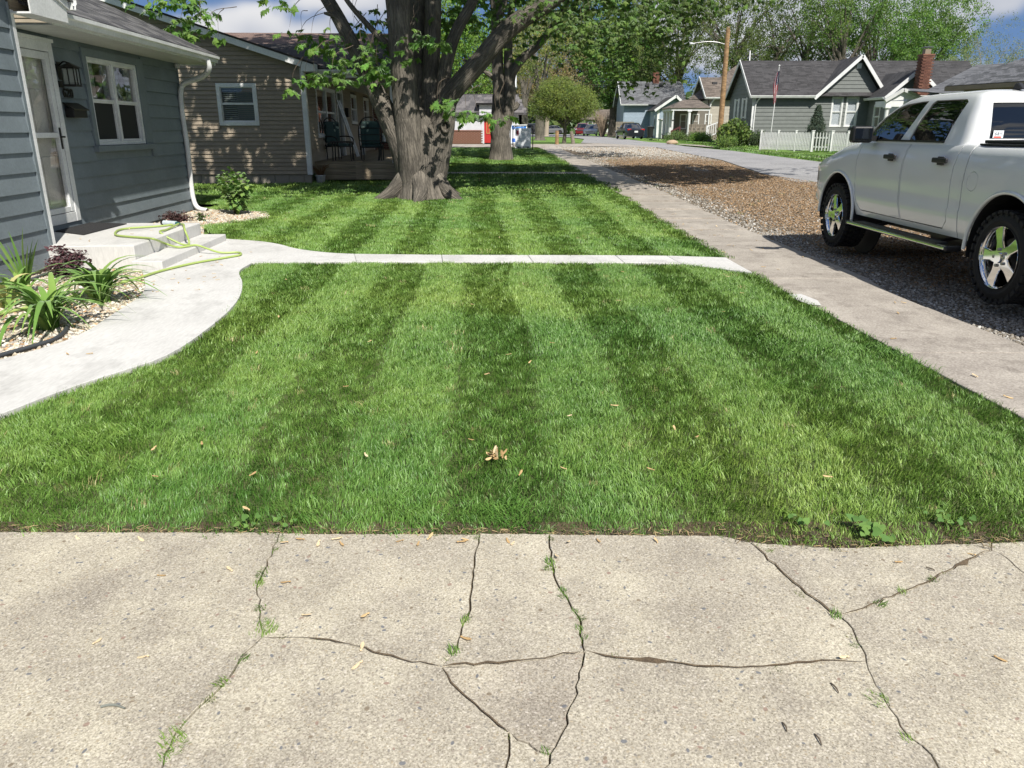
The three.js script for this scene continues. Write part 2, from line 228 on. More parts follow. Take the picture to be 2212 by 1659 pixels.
const last = a => a[a.length - 1], gapW = p => 0.0011 + 0.003 * vn(p.x * 3.1 + 9, p.z * 3.1 + 5, 0, 6);
const slabs = [
  [...EL, ...CA, ...CA2, corner(last(CA2).x, 2.2), corner(-5, 2.2), corner(-5, EL[0].z)],
  [...E2, ...CB, ...rv(CD1), ...rv(CA)], [...E3, ...CC, ...rv(CD2), ...rv(CB)], [...E4, ...CE, ...CE2, ...rv(CD3), ...rv(CC)],
  [...E5, ...rv(CF), ...rv(CE)], [...E6, corner(6, E6[E6.length - 1].z), corner(6, last(CH).z), ...rv(CH)],
  [...CF, ...CH, corner(6, last(CH).z), corner(6, 2.2), corner(last(CE3).x, 2.2), ...rv(CE3), ...rv(CE2)],
  [...CD1, ...CG, ...CG3, corner(last(CG3).x, 2.2), corner(last(CA2).x, 2.2), ...rv(CA2)],
  [...CD2, ...CC2, ...rv(CG2), ...rv(CG)], [...CD3, ...CE3, corner(last(CE3).x, 2.2), corner(last(CC3).x, 2.2), ...rv(CC3), ...rv(CC2)],
  [...CG2, ...CC3, corner(last(CC3).x, 2.2), corner(last(CG3).x, 2.2), ...rv(CG3)],
];
slabs.forEach((p, i) => { const q = []; for (const v of p) if (!q.length || v.distanceTo(q[q.length - 1]) > 0.003) q.push(v); part('slab', slabGeo(q, 0.012 + 0.006 * hash(i, 4, 2), 0.07, gapW, 0.0015, i * 0.37), i === 8 ? M.aggB : M.agg, pavement); });
setting('pavement_bed', sheet([V(-6, 0, 3), V(6.5, 0, 3), V(6.5, 0, -2.95), V(-6, 0, -2.95)], 0.003), M.crackdirt);

/* public sidewalk on the right */
const swL = z => { const K = [[1, 3.06], [4.12, 2.97], [7.8, 2.82], [19, 2.6], [27, 2.3], [40, 1.9], [47, 1.6]], d = -z; for (let i = 0; i + 1 < K.length; i++) if (d <= K[i + 1][0]) return lerp(K[i][1], K[i + 1][1], (d - K[i][0]) / (K[i + 1][0] - K[i][0])); return 1.6; };
const swR = z => swL(z) + (-z < 8 ? lerp(1.04, 1.06, -z / 8) : 1.2);
{
  const walk = new THREE.Group(); walk.name = uniq('sidewalk'); walk.userData.kind = 'structure'; scene.add(walk);
  const zs = [1.5, 0.2, -1.2, -2.6, -4.02, -5.55, -7.1, -8.6, -10.0, -11.5, -13, -14.5, -16, -17.5, -19, -20.5, -22];
  for (let i = 0; i + 1 < zs.length; i++) { const a = zs[i], b = zs[i + 1], w = 0.03 * (hash(i, 3) - 0.5), p = [V(swL(a), 0, a), V(swR(a), 0, a + w), V(swR((a + b) / 2) + w, 0, (a + b) / 2), V(swR(b), 0, b), V(swL(b), 0, b)], g = slabGeo(p, 0.006 + HT((a + b) / 2) + 0.006 * hash(i, 8), 0.09, 0.004, 0.004, i * 0.61); part('slab', g, M.oldc, walk); }
  setting('sidewalk_far', sheet([V(swL(-22), 0, -22.02), V(swR(-22), 0, -22.02), V(swR(-35), 0, -35), V(swR(-49), 0, -49), V(swL(-49), 0, -49), V(swL(-35), 0, -35)], 0.004), M.oldc);
}
/* white front walk: curved part to the steps and the straight strip to the sidewalk */
const bedEdge = [[-260, 868], [-90, 812], [0, 786], [149, 741], [248, 683], [305, 643], [314, 627], [311, 603], [308, 590]];
const lawnEdge = [[-260, 985], [0, 905], [100, 866], [200, 830], [350, 780], [450, 716], [500, 672], [520, 642], [524, 614], [518, 590], [545, 572]];
const walkTop = [[489, 520], [560, 525], [600, 531], [650, 543], [720, 551], [765, 553]];
{
  const fw = new THREE.Group(); fw.name = uniq('front_walk'); fw.userData.kind = 'structure'; scene.add(fw);
  const smooth = l => new THREE.CatmullRomCurve3(onGround(l)).getPoints(l.length * 4);
  const B = smooth(bedEdge), Lw = smooth(lawnEdge), T = smooth(walkTop), endT = last(T), endB = G(770, 570);
  const outer = [...B, G(350, 588), ...T, endB, ...rv(Lw)];
  const inner = insetPoly(outer, 0.085), ring = outer.slice();
  // field and border, parted by a tooled groove
  const sh = new THREE.Shape(outer.map(p => new THREE.Vector2(p.x, -p.z))); sh.holes.push(new THREE.Path(insetPoly(outer, 0.0842).map(p => new THREE.Vector2(p.x, -p.z))));
  const g = plain(new THREE.ExtrudeGeometry(sh, { depth: 0.09, bevelEnabled: true, bevelSize: 0.003, bevelThickness: 0.003, bevelSegments: 1, bevelOffset: -0.003 })); g.rotateX(-Math.PI / 2); g.translate(0, -0.063, 0);
  part('border', g, M.newc, fw);
  part('slab', slabGeo(inner, 0.03, 0.09, 0.0002, 0.002), M.newc, fw);
  const top = [[765, 553], [954, 555], [1140, 555.5], [1329, 556], [1440, 557], [1530, 563]].map(p => G(...p)), bot = [[770, 570], [956, 571], [1152, 571], [1348, 572], [1470, 574], [1600, 590]].map(p => G(...p));
  top[5] = V(swL(-9.9) - 0.02, 0, -9.95); bot[5] = V(swL(-9) - 0.02, 0, -8.85);
  for (let i = 0; i < 5; i++) part('slab', slabGeo([top[i], top[i + 1], bot[i + 1], bot[i]], 0.03, 0.09, 0.004, 0.006, i * 0.7 + 0.3), M.newc, fw);
  setting('walk_bed', sheet([V(-9, 0, -4), V(3.2, 0, -8.7), V(3.2, 0, -10.6), V(-5, 0, -12)], -0.045), M.dirt);
}
/* neighbour's narrow walk */
setting('neighbour_walk', sheet([V(-4.6, 0, -25.9), V(2.3, 0, -25.9), V(2.3, 0, -26.8), V(-4.6, 0, -26.8)], 0.02), M.oldc);
/* road, verge gravel, far pavements */
const roadL = [[2600, 660], [2000, 470], [1770, 405], [1650, 375], [1560, 345], [1480, 330], [1420, 318], [1360, 312.5]].map(p => G(...p)), roadR = [[1800, 352], [1700, 340], [1580, 325], [1480, 315.5], [1400, 306], [1340, 299], [1290, 293.5], [1245, 290]].map(p => G(...p));
roadL[0] = V(9.0, 0, 10); roadL[1] = V(8.9, 0, -10); 
setting('road', sheet([...roadL, G(1290, 309), G(1255, 309), G(1262, 300), G(1230, 296), G(1170, 294.5), G(1100, 294.5), G(1100, 290), ...rv(roadR), V(13.6, 0, -20), V(13.9, 0, 10)], -0.012), M.road);
setting('road_side', sheet([G(930, 311), G(1140, 311), G(1262, 310), G(1288, 309.3), ...rv(roadL.slice(6)), G(1300, 316), G(1160, 317.5), G(930, 317.5)], -0.008), M.oldc);
setting('gravel_verge', sheet([V(3.7, 0, 6), V(9.3, 0, 6), V(9.1, 0, -10), ...roadL.slice(2, 7), G(1160, 317), V(swL(-48), 0, -48), V(swR(-35) - 0.2, 0, -35), V(swR(-22) - 0.2, 0, -22), V(swR(-13) - 0.2, 0, -13), V(swR(-6) - 0.2, 0, -6)], -0.03), M.gravelbed);
setting('far_sidewalk', sheet([G(1790, 347), G(1640, 328.5), G(1560, 320), G(1470, 312.5), G(1462, 310.5), G(1560, 316), G(1640, 324), G(1800, 341), V(19, 0, -28), V(17.5, 0, -28)], 0.005), M.oldc);
/* ---------- lawn ---------- */
const lawnNear = [...onGround(lawnEdge), G(770, 570), G(956, 571), G(1152, 571), G(1348, 572), G(1470, 574), V(2.86, 0, -8.9), ...[-8, -7, -6, -5, -4, -3.2].map(z => V(swL(z) - 0.005, 0, z)), V(2.99, 0, -2.78), ...rv([...EL, ...E2, ...E3, ...E4, ...E5.slice(0, -1), ...E6].filter((_, i) => i % 3 === 0)), V(-4.2, 0, -2.9)];
const lawnMid = [...onGround([[489, 520], [560, 525], [600, 531], [650, 543], [720, 551], [765, 553], [954, 555], [1140, 555.5], [1329, 556], [1440, 557], [1505, 561]]), V(swL(-9.98) + 0.04, 0, -9.98), ...[-12, -15, -18, -22, -27, -35, -43, -48].map(z => V(swL(z) + 0.03, 0, z)), G(1155, 318.5), G(930, 318.5), V(-6, 0, -45), V(-16, 0, -30), V(-16, 0, -17.2), V(-6.2, 0, -17), V(-6.1, 0, -15.9), V(-5.0, 0, -15.6), G(585, 470), G(520, 478), G(440, 490)];
setting('lawn', sheet(lawnNear, -0.006), M.soil); setting('lawn_back', sheet(lawnMid, -0.006), M.soil);
function tuftGeo(seed, blades, rad, hMin, hMax, w, lean) {
  const r = mulberry(seed), P = [], N = [], I = [], C = [];
  for (let i = 0; i < blades; i++) {
    const a = r() * 6.283, q = Math.sqrt(r()) * rad, x = Math.cos(a) * q, z = Math.sin(a) * q, h = lerp(hMin, hMax, r()), ww = w * (0.7 + 0.6 * r());
    const fa = r() * 6.283, le = lean * (0.55 + 0.9 * r()), dx = Math.cos(fa) * 0.28 * r(), dz = le + Math.sin(fa) * 0.28 * r(), ta = r() * 3.1416, sx = Math.cos(ta) * ww / 2, sz = Math.sin(ta) * ww / 2, k = P.length / 3, tone = 0.8 + 0.4 * r();
    const m = [x + dx * h * 0.4, h * 0.6, z + dz * h * 0.4], t = [x + dx * h * 1.1, h * (1 - 0.25 * Math.min(1, Math.hypot(dx, dz))), z + dz * h * 1.15];
    P.push(x - sx, 0, z - sz, x + sx, 0, z + sz, m[0] - sx * 0.85, m[1], m[2] - sz * 0.85, m[0] + sx * 0.85, m[1], m[2] + sz * 0.85, ...t);
    for (let j = 0; j < 5; j++) C.push(tone, tone, tone * 0.95);
    I.push(k, k + 1, k + 3, k, k + 3, k + 2, k + 2, k + 3, k + 4);
  }
  const g = new THREE.BufferGeometry(); g.setAttribute('position', new THREE.Float32BufferAttribute(P, 3)); g.setAttribute('color', new THREE.Float32BufferAttribute(C, 3)); g.setIndex(I); g.computeVertexNormals(); return g;
}
const grassMat = std({ color: lin(1, 1, 1), vertexColors: true, roughness: 0.5 });
const stripeRot = 2.2 * Math.PI / 180;
function grassField(name, label, poly, z0, z1, x0, x1, step, tuft, seed, skip, sc = 1) {
  const r = mulberry(seed), list = [];
  for (let z = z0; z > z1; z -= step) { const half = Math.max(0.8, -z * 0.70 + 0.5); for (let x = Math.max(x0, -half); x < Math.min(x1, half); x += step) { const px = x + (r() - 0.5) * step, pz = z + (r() - 0.5) * step; if (!inside(poly, px, pz) || (skip && skip(px, pz))) continue; list.push([px, pz]); } }
  const im = new THREE.InstancedMesh(tuft, grassMat, list.length); im.name = uniq(name); im.userData = { kind: 'stuff', label }; im.castShadow = im.receiveShadow = true;
  const m = new THREE.Matrix4(), q = new THREE.Quaternion(), e = new THREE.Euler(), c = new THREE.Color();
  list.forEach(([x, z], i) => {
    const xl = x * Math.cos(stripeRot) - z * Math.sin(stripeRot) + (vn(x * 0.9, z * 0.5, 0, 5) - 0.5) * 0.16, ph = (((xl - 0.06) / 1.03) % 1 + 1) % 1, away = sstep(0.2, 0.3, ph) * (1 - sstep(0.7, 0.8, ph)), clump = fbm(x * 1.7, z * 1.7, 3, 0, 15), wild = sstep(0.62, 0.72, fbm(x * 2.3 + 40, z * 2.3, 3, 0, 16));
    const toward = r() > 0.2 + 0.6 * away; e.set((r() - 0.5) * 0.3, (toward ? 0 : Math.PI) + (r() - 0.5) * (1.9 + wild * 2.5), (r() - 0.5) * 0.3); q.setFromEuler(e);
    const track = Math.min(Math.abs(ph - 0.25), Math.abs(ph - 0.75)) < 0.028 ? 0.72 : 1, s = sc * track * (0.75 + 0.4 * r() + 0.35 * (clump - 0.5) + 0.2 * wild); m.compose(V(x, HT(z) - 0.008, z), q, V(s * (0.9 + 0.3 * r()), s, s)); im.setMatrixAt(i, m);
    const d = r(), hue = fbm(x * 0.8 + 11, z * 0.8, 3, 0, 23); const t = 0.75 + 0.5 * d + (hue - 0.5) * 0.5; c.setRGB(lerp(0.095, 0.165, clamp(hue * 0.9 + (d - 0.5) * 0.5)) * t, 0.235 * t, lerp(0.034, 0.05, d) * t); if (r() < 0.006) c.setRGB(0.3, 0.28, 0.12); im.setColorAt(i, c);
  });
  scene.add(im); return im;
}
const tuftA = tuftGeo(1, 22, 0.045, 0.022, 0.058, 0.0036, 0.5), tuftB = tuftGeo(2, 24, 0.06, 0.024, 0.058, 0.0046, 0.5), tuftC = tuftGeo(3, 28, 0.10, 0.026, 0.06, 0.0075, 0.5), tuftD = tuftGeo(4, 28, 0.2, 0.035, 0.07, 0.016, 0.45);
grassField('lawn_grass', 'striped mown green grass between the pavement and the white front walk', lawnNear, -2.6, -5.4, -5, 4, 0.036, tuftA, 101);
grassField('lawn_grass', 'striped mown green grass just short of the white front walk', lawnNear, -5.4, -10, -9, 4, 0.046, tuftB, 102);
grassField('lawn_grass', 'striped mown green grass between the front walk and the large maple', lawnMid, -9.5, -19, -9, 4, 0.075, tuftC, 103);
grassField('lawn_grass', 'shaded green grass behind the large maple', lawnMid, -19, -48, -16, 4, 0.15, tuftD, 104, (x, z) => z < -25.85 && z > -26.85 && x > -4.7);
/* ---------- house materials ---------- */
const grainTex = tex(256, (u, v) => { const n = fbm(u * 6, v * 6, 4, 6, 111) - 0.5, f = fbm(u * 90, v * 90, 2, 90, 113) - 0.5; const k = 0.93 + n * 0.1 + f * 0.1; return [k, k, k]; });
const shingleTex = tex(256, (u, v) => { const n = fbm(u * 5, v * 5, 3, 5, 121) - 0.5, f = fbm(u * 110, v * 110, 2, 110, 123) - 0.5; const k = 0.8 + n * 0.2 + f * 0.55; return [k, k, k]; });
const woodTex = tex(512, (u, v) => { const g = fbm(u * 3 + fbm(u * 4, v * 4, 3, 4, 132) * 0.5, v * 60, 4, 0, 131), n = fbm(u * 6, v * 6, 3, 6, 133) - 0.5; const k = 0.62 + g * 0.5 + n * 0.12; return [k, k * 0.985, k * 0.96]; });
const sidePaint = (r, g, b, ro = 0.55) => std({ color: lin(r, g, b), map: rep(grainTex, 0.7), bumpMap: rep(fineBump, 1.2), bumpScale: 0.0012, roughness: ro });
const shingle = (r, g, b) => std({ color: lin(r, g, b), map: rep(shingleTex, 2.2), bumpMap: rep(shingleTex, 2.2), bumpScale: 0.004, roughness: 0.95 });
const H = {
  blue: [sidePaint(0.185, 0.222, 0.243), sidePaint(0.176, 0.212, 0.233), sidePaint(0.191, 0.228, 0.249)],
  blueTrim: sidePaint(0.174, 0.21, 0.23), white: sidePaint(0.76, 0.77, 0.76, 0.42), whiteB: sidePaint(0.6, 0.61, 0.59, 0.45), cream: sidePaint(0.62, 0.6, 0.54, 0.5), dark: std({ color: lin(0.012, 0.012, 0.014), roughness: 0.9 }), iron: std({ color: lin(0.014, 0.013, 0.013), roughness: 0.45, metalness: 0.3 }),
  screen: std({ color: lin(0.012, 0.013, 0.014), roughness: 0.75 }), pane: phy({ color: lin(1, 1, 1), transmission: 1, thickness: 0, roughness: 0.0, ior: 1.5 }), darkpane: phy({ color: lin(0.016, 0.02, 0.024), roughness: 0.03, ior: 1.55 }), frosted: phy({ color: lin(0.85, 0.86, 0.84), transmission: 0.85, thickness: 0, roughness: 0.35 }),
  room: sidePaint(0.3, 0.28, 0.25, 0.9), curtain: std({ color: lin(0.16, 0.18, 0.17), roughness: 0.9 }), blind: std({ color: lin(0.36, 0.4, 0.38), roughness: 0.7 }),
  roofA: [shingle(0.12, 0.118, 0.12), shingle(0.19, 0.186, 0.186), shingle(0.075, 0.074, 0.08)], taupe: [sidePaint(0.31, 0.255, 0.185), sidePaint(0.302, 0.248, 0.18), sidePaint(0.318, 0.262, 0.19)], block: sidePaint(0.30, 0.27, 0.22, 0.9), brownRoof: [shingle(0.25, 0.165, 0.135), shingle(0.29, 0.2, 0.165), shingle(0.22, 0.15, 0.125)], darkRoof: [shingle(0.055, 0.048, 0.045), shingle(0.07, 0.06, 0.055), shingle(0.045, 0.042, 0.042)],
  deck: std({ color: lin(0.36, 0.30, 0.22), map: rep(woodTex, 0.8, 1.6), bumpMap: rep(woodTex, 0.8, 1.6), bumpScale: 0.003, roughness: 0.85 }), brick: std({ color: lin(0.24, 0.10, 0.068), map: rep(shingleTex, 1.5), roughness: 0.9 }), brickB: std({ color: lin(0.2, 0.085, 0.06), map: rep(shingleTex, 1.5), roughness: 0.9 }), brickC: std({ color: lin(0.3, 0.135, 0.09), map: rep(shingleTex, 1.5), roughness: 0.9 }), mortar: std({ color: lin(0.36, 0.33, 0.29), roughness: 1 }),
};
// double-hung window: mesh = outer frame, children = sashes, panes, blind
function windowUnit(parent, W, s0, s1, t0, t1, o = {}) {
  const f = o.frame ?? 0.06, m = o.mat ?? H.white, pr = o.proud ?? 0.035, r = 0.006, un = o.units ?? 1, mid = o.mid ?? (t0 + t1) / 2, back = o.back ?? -0.09;
  const fr = [W.rbox(s0, s0 + f, t0, t1, -0.06, pr, r), W.rbox(s1 - f, s1, t0, t1, -0.06, pr, r), W.rbox(s0 + f, s1 - f, t1 - f, t1, -0.06, pr - 0.002, r), W.rbox(s0 + f, s1 - f, t0, t0 + f, -0.06, pr - 0.002, r)];
  const cells = []; const wI = (s1 - s0 - 2 * f - (un - 1) * f * 1.2) / un; for (let k = 0; k < un; k++) { const a = s0 + f + k * (wI + f * 1.2); cells.push([a, a + wI]); if (k) fr.push(W.rbox(a - f * 1.2, a, t0 + f, t1 - f, -0.06, pr - 0.004, r)); }
  const win = part('window', fr, m, parent), q = o.sash ?? 0.03;
  for (const [a, b] of cells) {
    const y0 = t0 + f, y1 = t1 - f;
    part('sash', [W.box(a, b, mid, mid + q, -0.045, 0.005), W.box(a, a + q * 0.6, mid + q, y1, -0.045, 0.004), W.box(b - q * 0.6, b, mid + q, y1, -0.045, 0.004), W.box(a + q * 0.6, b - q * 0.6, y1 - q * 0.6, y1, -0.045, 0.003)], m, win);
    part('sash', [W.box(a, b, y0, y0 + q, -0.06, -0.012), W.box(a, b, mid - q * 0.8, mid, -0.06, -0.01), W.box(a, a + q * 0.6, y0 + q, mid - q * 0.8, -0.06, -0.014), W.box(b - q * 0.6, b, y0 + q, mid - q * 0.8, -0.06, -0.014)], m, win);
    part('pane', W.box(a + q * 0.6, b - q * 0.6, mid + q, y1 - q * 0.6, -0.03, -0.026), o.upper ?? H.pane, win);
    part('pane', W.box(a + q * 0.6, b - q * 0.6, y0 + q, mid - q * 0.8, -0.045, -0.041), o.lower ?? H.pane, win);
    if (o.blind) { const sl = []; for (let y = y0 + 0.02; y < y1 - 0.01; y += o.blind) sl.push(W.box(a + 0.02, b - 0.02, y, y + o.blind * 0.72, -0.072, -0.066)); part('blind', sl, o.blindMat ?? H.blind, win); }
    if (o.curtain) { const P = []; const n = 40; for (let k = 0; k < n; k++) { const u0 = a + (b - a) * k / n, u1 = a + (b - a) * (k + 1) / n, z = x => -0.085 + 0.016 * Math.sin(x * 70 + Math.sin(x * 23)); if (Math.abs((k + 0.5) / n - 0.62) < 0.16) continue; P.push(panel([W.at(u0, y0, z(u0)), W.at(u1, y0, z(u1)), W.at(u1, y1, z(u1)), W.at(u0, y1, z(u0))], 0.002)); } part('curtain', P, H.curtain, win); }
    
  }
  { const dp = o.room ?? 1.6, e = 0.03, a = s0 + 0.01, b = s1 - 0.01, c = t0 + 0.01, d = t1 - 0.01; part('room', [W.box(a, b, c, d, -0.1 - dp, -0.1 - dp + e), W.box(a, a + e, c, d, -0.1 - dp, -0.065), W.box(b - e, b, c, d, -0.1 - dp, -0.065), W.box(a, b, c, c + e, -0.1 - dp, -0.065), W.box(a, b, d - e, d, -0.1 - dp, -0.065)], H.room, win); }
  if (o.sill) part('sill', W.rbox(s0 - 0.03, s1 + 0.03, t0 - 0.07, t0, -0.02, pr + 0.03, r), o.sillMat ?? m, win);
  return win;
}
function boardsTo(parent, W, t0, t1, e, range, holes, mats, th, merged, name = 'siding_board') {
  const b = lapBoards(W, t0, t1, e, range, holes, th); if (merged) return part('siding', b, mats[0], parent);
  b.forEach((g, i) => part(name, g, mats[Math.floor(hash(i, Math.round(t1 * 10), 3) * mats.length)], parent));
}
// shingle tabs on a roof plane given by eave corner O, eave direction U, up-slope direction S
function shingles(parent, O, U, S, len, run, tabW, expo, mats, limit, rangeFn) {
  const N = U.clone().cross(S).normalize(), B = new THREE.Matrix4().makeBasis(U, S, N), rest = mats.map(() => []), r = mulberry(Math.round(len * 100 + run * 7)), base = [0, 1, 2].map(k => box(tabW * 0.975, expo * 1.25, 0.009 + 0.005 * k)); let n = 0;
  const rows = Math.floor(run / expo), tilt = new THREE.Matrix4().makeRotationX(0.035);
  for (let j = 0; j < rows; j++) { const off = (j % 2) * tabW * 0.5 + (r() - 0.5) * 0.06; for (let s = -off; s < len; s += tabW) {
    if (rangeFn && !rangeFn(s + tabW / 2, j * expo)) { r(); r(); continue; } const k = Math.floor(r() * 3), mi = Math.floor(r() * mats.length); let w0 = Math.max(0, s), w1 = Math.min(len, s + tabW); if (w1 - w0 < 0.03) continue;
    const c = O.clone().addScaledVector(U, (w0 + w1) / 2).addScaledVector(S, j * expo + expo * 0.62).addScaledVector(N, 0.012), sc = new THREE.Matrix4().makeScale((w1 - w0) / tabW, 1, 1), mm = B.clone().multiply(tilt).multiply(sc).setPosition(c);
    if (n < limit) { const m = part('shingle', base[k], mats[mi], parent); m.applyMatrix4(mm); n++; } else rest[mi].push(base[k].clone().applyMatrix4(mm));
  } }
  rest.forEach((l, i) => { if (l.length) { const m = part('shingles_beyond', l, mats[i], parent); m.userData.kind = 'stuff'; } });
}
function gutterGeo(p, q, out, sz = 0.12) { // K-style gutter between p and q (top inner edge), facing out
  const d = q.clone().sub(p), L = d.length(), f = d.normalize(), u = V(0, 1, 0), prof = [[0, 0], [0, -sz], [sz * 0.62, -sz], [sz * 0.75, -sz * 0.55], [sz, -sz * 0.4], [sz, 0], [sz * 0.93, 0], [sz * 0.93, -sz * 0.34], [sz * 0.68, -sz * 0.5], [sz * 0.56, -sz * 0.92], [sz * 0.06, -sz * 0.92], [sz * 0.06, 0]];
  const g = plain(new THREE.ExtrudeGeometry(new THREE.Shape(prof.map(a => new THREE.Vector2(a[0], a[1]))), { depth: L, bevelEnabled: false })), right = out.clone().cross(u).dot(f) > 0;
  return right ? g.applyMatrix4(new THREE.Matrix4().makeBasis(out, u, f).setPosition(p)) : g.applyMatrix4(new THREE.Matrix4().makeBasis(out, u, f.clone().negate()).setPosition(q));
}
const { FontLoader } = await import('three/addons/loaders/FontLoader.js'); const { TextGeometry } = await import('three/addons/geometries/TextGeometry.js');
const fontSerif = await new FontLoader().loadAsync('fonts/droid/droid_serif_bold.typeface.json'), fontSans = await new FontLoader().loadAsync('fonts/droid/droid_sans_bold.typeface.json');
const textGeo = (str, size, depth = 0.008, font = fontSerif) => plain(new TextGeometry(str, { font, size, depth, curveSegments: 4, bevelEnabled: false }));

/* ---------- blue-grey house on the left ---------- */
const ROT = 2.74 * Math.PI / 180;
{
  const h = thing('clapboard_house', 'blue-grey clapboard house with white storm door and number 620', 'house', V(0, 0, 0), ROT);
  const NW = new Wall(V(-5.05, 0, 3), V(1, 0, 0)), RW = new Wall(V(-5.65, 0, -9.55), V(1, 0, 0));
  boardsTo(h, NW, 0.055, 2.86, 0.2155, () => [7.5, 12.5], [], H.blue, 0.026); part('trim_backer', NW.box(12.44, 12.496, 0.03, 2.84, -0.02, 0.0296), H.blueTrim, h);
  part('wall', [NW.box(0, 12.5, 0, 5, -0.2, -0.004), span(-9, -5.25, 0, 2.9, -9.53, -9.4)], H.blueTrim, h);
  part('foundation', [NW.box(0, 12.5, -0.05, 0.05, -0.03, -0.002)], H.block, h);
  part('corner_trim', NW.rbox(12.495, 12.56, 0.02, 2.84, -0.05, 0.031, 0.004), H.white, h);
  const holes = [[0.82, 1.91, 0.3, 2.7], [2.74, 4.9, 1.275, 2.72]];
  boardsTo(h, RW, 0.07, 2.79, 0.2155, () => [0, 6.56], holes, H.blue, 0.03);
  part('wall', [RW.box(0, 0.82, 0, 2.8, -0.12, -0.003), RW.box(1.91, 2.74, 0, 2.8, -0.12, -0.003), RW.box(4.9, 6.6, 0, 2.8, -0.12, -0.003), RW.box(0.82, 1.91, 0, 0.3, -0.12, -0.003), RW.box(2.74, 4.9, 0, 1.275, -0.12, -0.003), RW.box(0.82, 1.91, 2.7, 2.8, -0.12, -0.003), RW.box(2.74, 4.9, 2.72, 2.8, -0.12, -0.003), span(-9, -5.7, 0, 2.8, -16.14, -16.05)], H.blueTrim, h);
  part('corner_trim', [RW.box(6.56, 6.6, 0.05, 2.79, -0.02, 0.034)], H.blueTrim, h);
  // storm door
  const frame = part('door', [RW.rbox(0.82, 0.92, 0.37, 2.69, -0.05, 0.05), RW.rbox(1.8, 1.91, 0.37, 2.69, -0.05, 0.05), RW.rbox(0.92, 1.8, 2.57, 2.69, -0.05, 0.048), RW.rbox(0.8, 1.93, 2.69, 2.735, -0.03, 0.07), RW.rbox(0.92, 1.8, 0.37, 0.5, -0.05, 0.046)], H.white, h);
  part('sash', [RW.rbox(0.93, 1.0, 0.51, 2.56, -0.012, 0.04), RW.rbox(1.7, 1.79, 0.51, 2.56, -0.012, 0.04), RW.rbox(1.0, 1.7, 2.47, 2.56, -0.012, 0.038), RW.rbox(1.0, 1.7, 0.51, 0.58, -0.012, 0.038), RW.rbox(1.0, 1.7, 1.49, 1.555, -0.01, 0.042)], H.white, frame);
  part('pane', RW.box(1.0, 1.7, 1.555, 2.47, 0.008, 0.012), H.pane, frame); part('pane', RW.box(1.0, 1.7, 0.58, 1.49, 0.008, 0.012), H.pane, frame);
  const inner = part('inner_door', RW.box(0.93, 1.73, 0.5, 2.57, -0.11, -0.075), H.cream, frame);
  for (const [a, b, c, d] of [[1.0, 1.3, 2.2, 2.48], [1.38, 1.66, 2.2, 2.48], [1.0, 1.3, 1.42, 2.1], [1.38, 1.66, 1.42, 2.1], [1.0, 1.3, 0.62, 1.25], [1.38, 1.66, 0.62, 1.25]]) inner.geometry = merge([inner.geometry, RW.rbox(a, b, c, d, -0.085, -0.062, 0.01)]);
  part('jamb', [RW.box(1.735, 1.79, 0.5, 2.57, -0.11, -0.05)], H.cream, frame);
  part('door_handle', [RW.rbox(1.725, 1.765, 1.34, 1.62, 0.04, 0.052, 0.01), RW.geo(rod(V(1.745, 1.5, 0.05), V(1.745, 1.5, 0.1), 0.012)), RW.rbox(1.66, 1.76, 1.488, 1.512, 0.085, 0.105, 0.008)], H.iron, frame);
  part('door_knob', [RW.geo(new THREE.SphereGeometry(0.032, 12, 8).translate(1.66, 1.28, -0.03)), RW.geo(rod(V(1.66, 1.28, -0.075), V(1.66, 1.28, -0.03), 0.012))], H.iron, frame);
  part('kick_board', RW.rbox(0.82, 1.91, 0.27, 0.366, -0.05, 0.03), H.blueTrim, frame);
  // lantern
  const lan = part('wall_lantern', [RW.rbox(1.99, 2.11, 2.14, 2.47, 0, 0.03), RW.geo(tube([V(2.05, 2.42, 0.03), V(2.05, 2.47, 0.1), V(2.05, 2.45, 0.17)], 0.011)), RW.geo(new THREE.ConeGeometry(0.15, 0.07, 4).rotateY(Math.PI / 4).translate(2.05, 2.43, 0.17)), RW.rbox(1.96, 2.14, 2.155, 2.18, 0.08, 0.26), RW.rbox(1.965, 2.135, 2.38, 2.4, 0.085, 0.255), ...[[1.97, 0.09], [2.13, 0.09], [1.97, 0.25], [2.13, 0.25], [2.05, 0.25], [2.13, 0.17], [1.97, 0.17]].map(([s, n]) => RW.box(s - 0.006, s + 0.006, 2.17, 2.39, n - 0.006, n + 0.006))], H.iron, h);
  part('lamp_glass', RW.box(1.985, 2.115, 2.18, 2.385, 0.1, 0.24), H.frosted, lan);
  // house number
  for (const [i, ch] of ['6', '2', '0'].entries()) part('numeral', RW.geo(textGeo(ch, 0.12, 0.012).translate(2.02 + i * 0.098, 2.015, 0.033)), H.iron, h);
  const mb = part('mailbox', [RW.rbox(2.0, 2.4, 1.75, 1.88, 0.031, 0.15, 0.012)], H.iron, h);
  part('mailbox_lid', [panel([RW.at(1.98, 1.86, 0.175), RW.at(2.42, 1.86, 0.175), RW.at(2.42, 1.95, 0.032), RW.at(1.98, 1.95, 0.032)], 0.012)], H.iron, mb);
  // window
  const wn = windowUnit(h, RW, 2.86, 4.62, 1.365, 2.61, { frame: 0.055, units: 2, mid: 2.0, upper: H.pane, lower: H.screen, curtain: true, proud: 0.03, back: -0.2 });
  part('casing', [RW.rbox(2.74, 2.858, 1.36, 2.72, -0.06, 0.045), RW.rbox(4.622, 4.9, 1.36, 2.72, -0.06, 0.045), RW.rbox(2.858, 4.622, 2.612, 2.72, -0.06, 0.043)], H.blueTrim, wn); part('sill', RW.rbox(2.72, 4.93, 1.275, 1.36, -0.06, 0.09), H.blueTrim, wn);
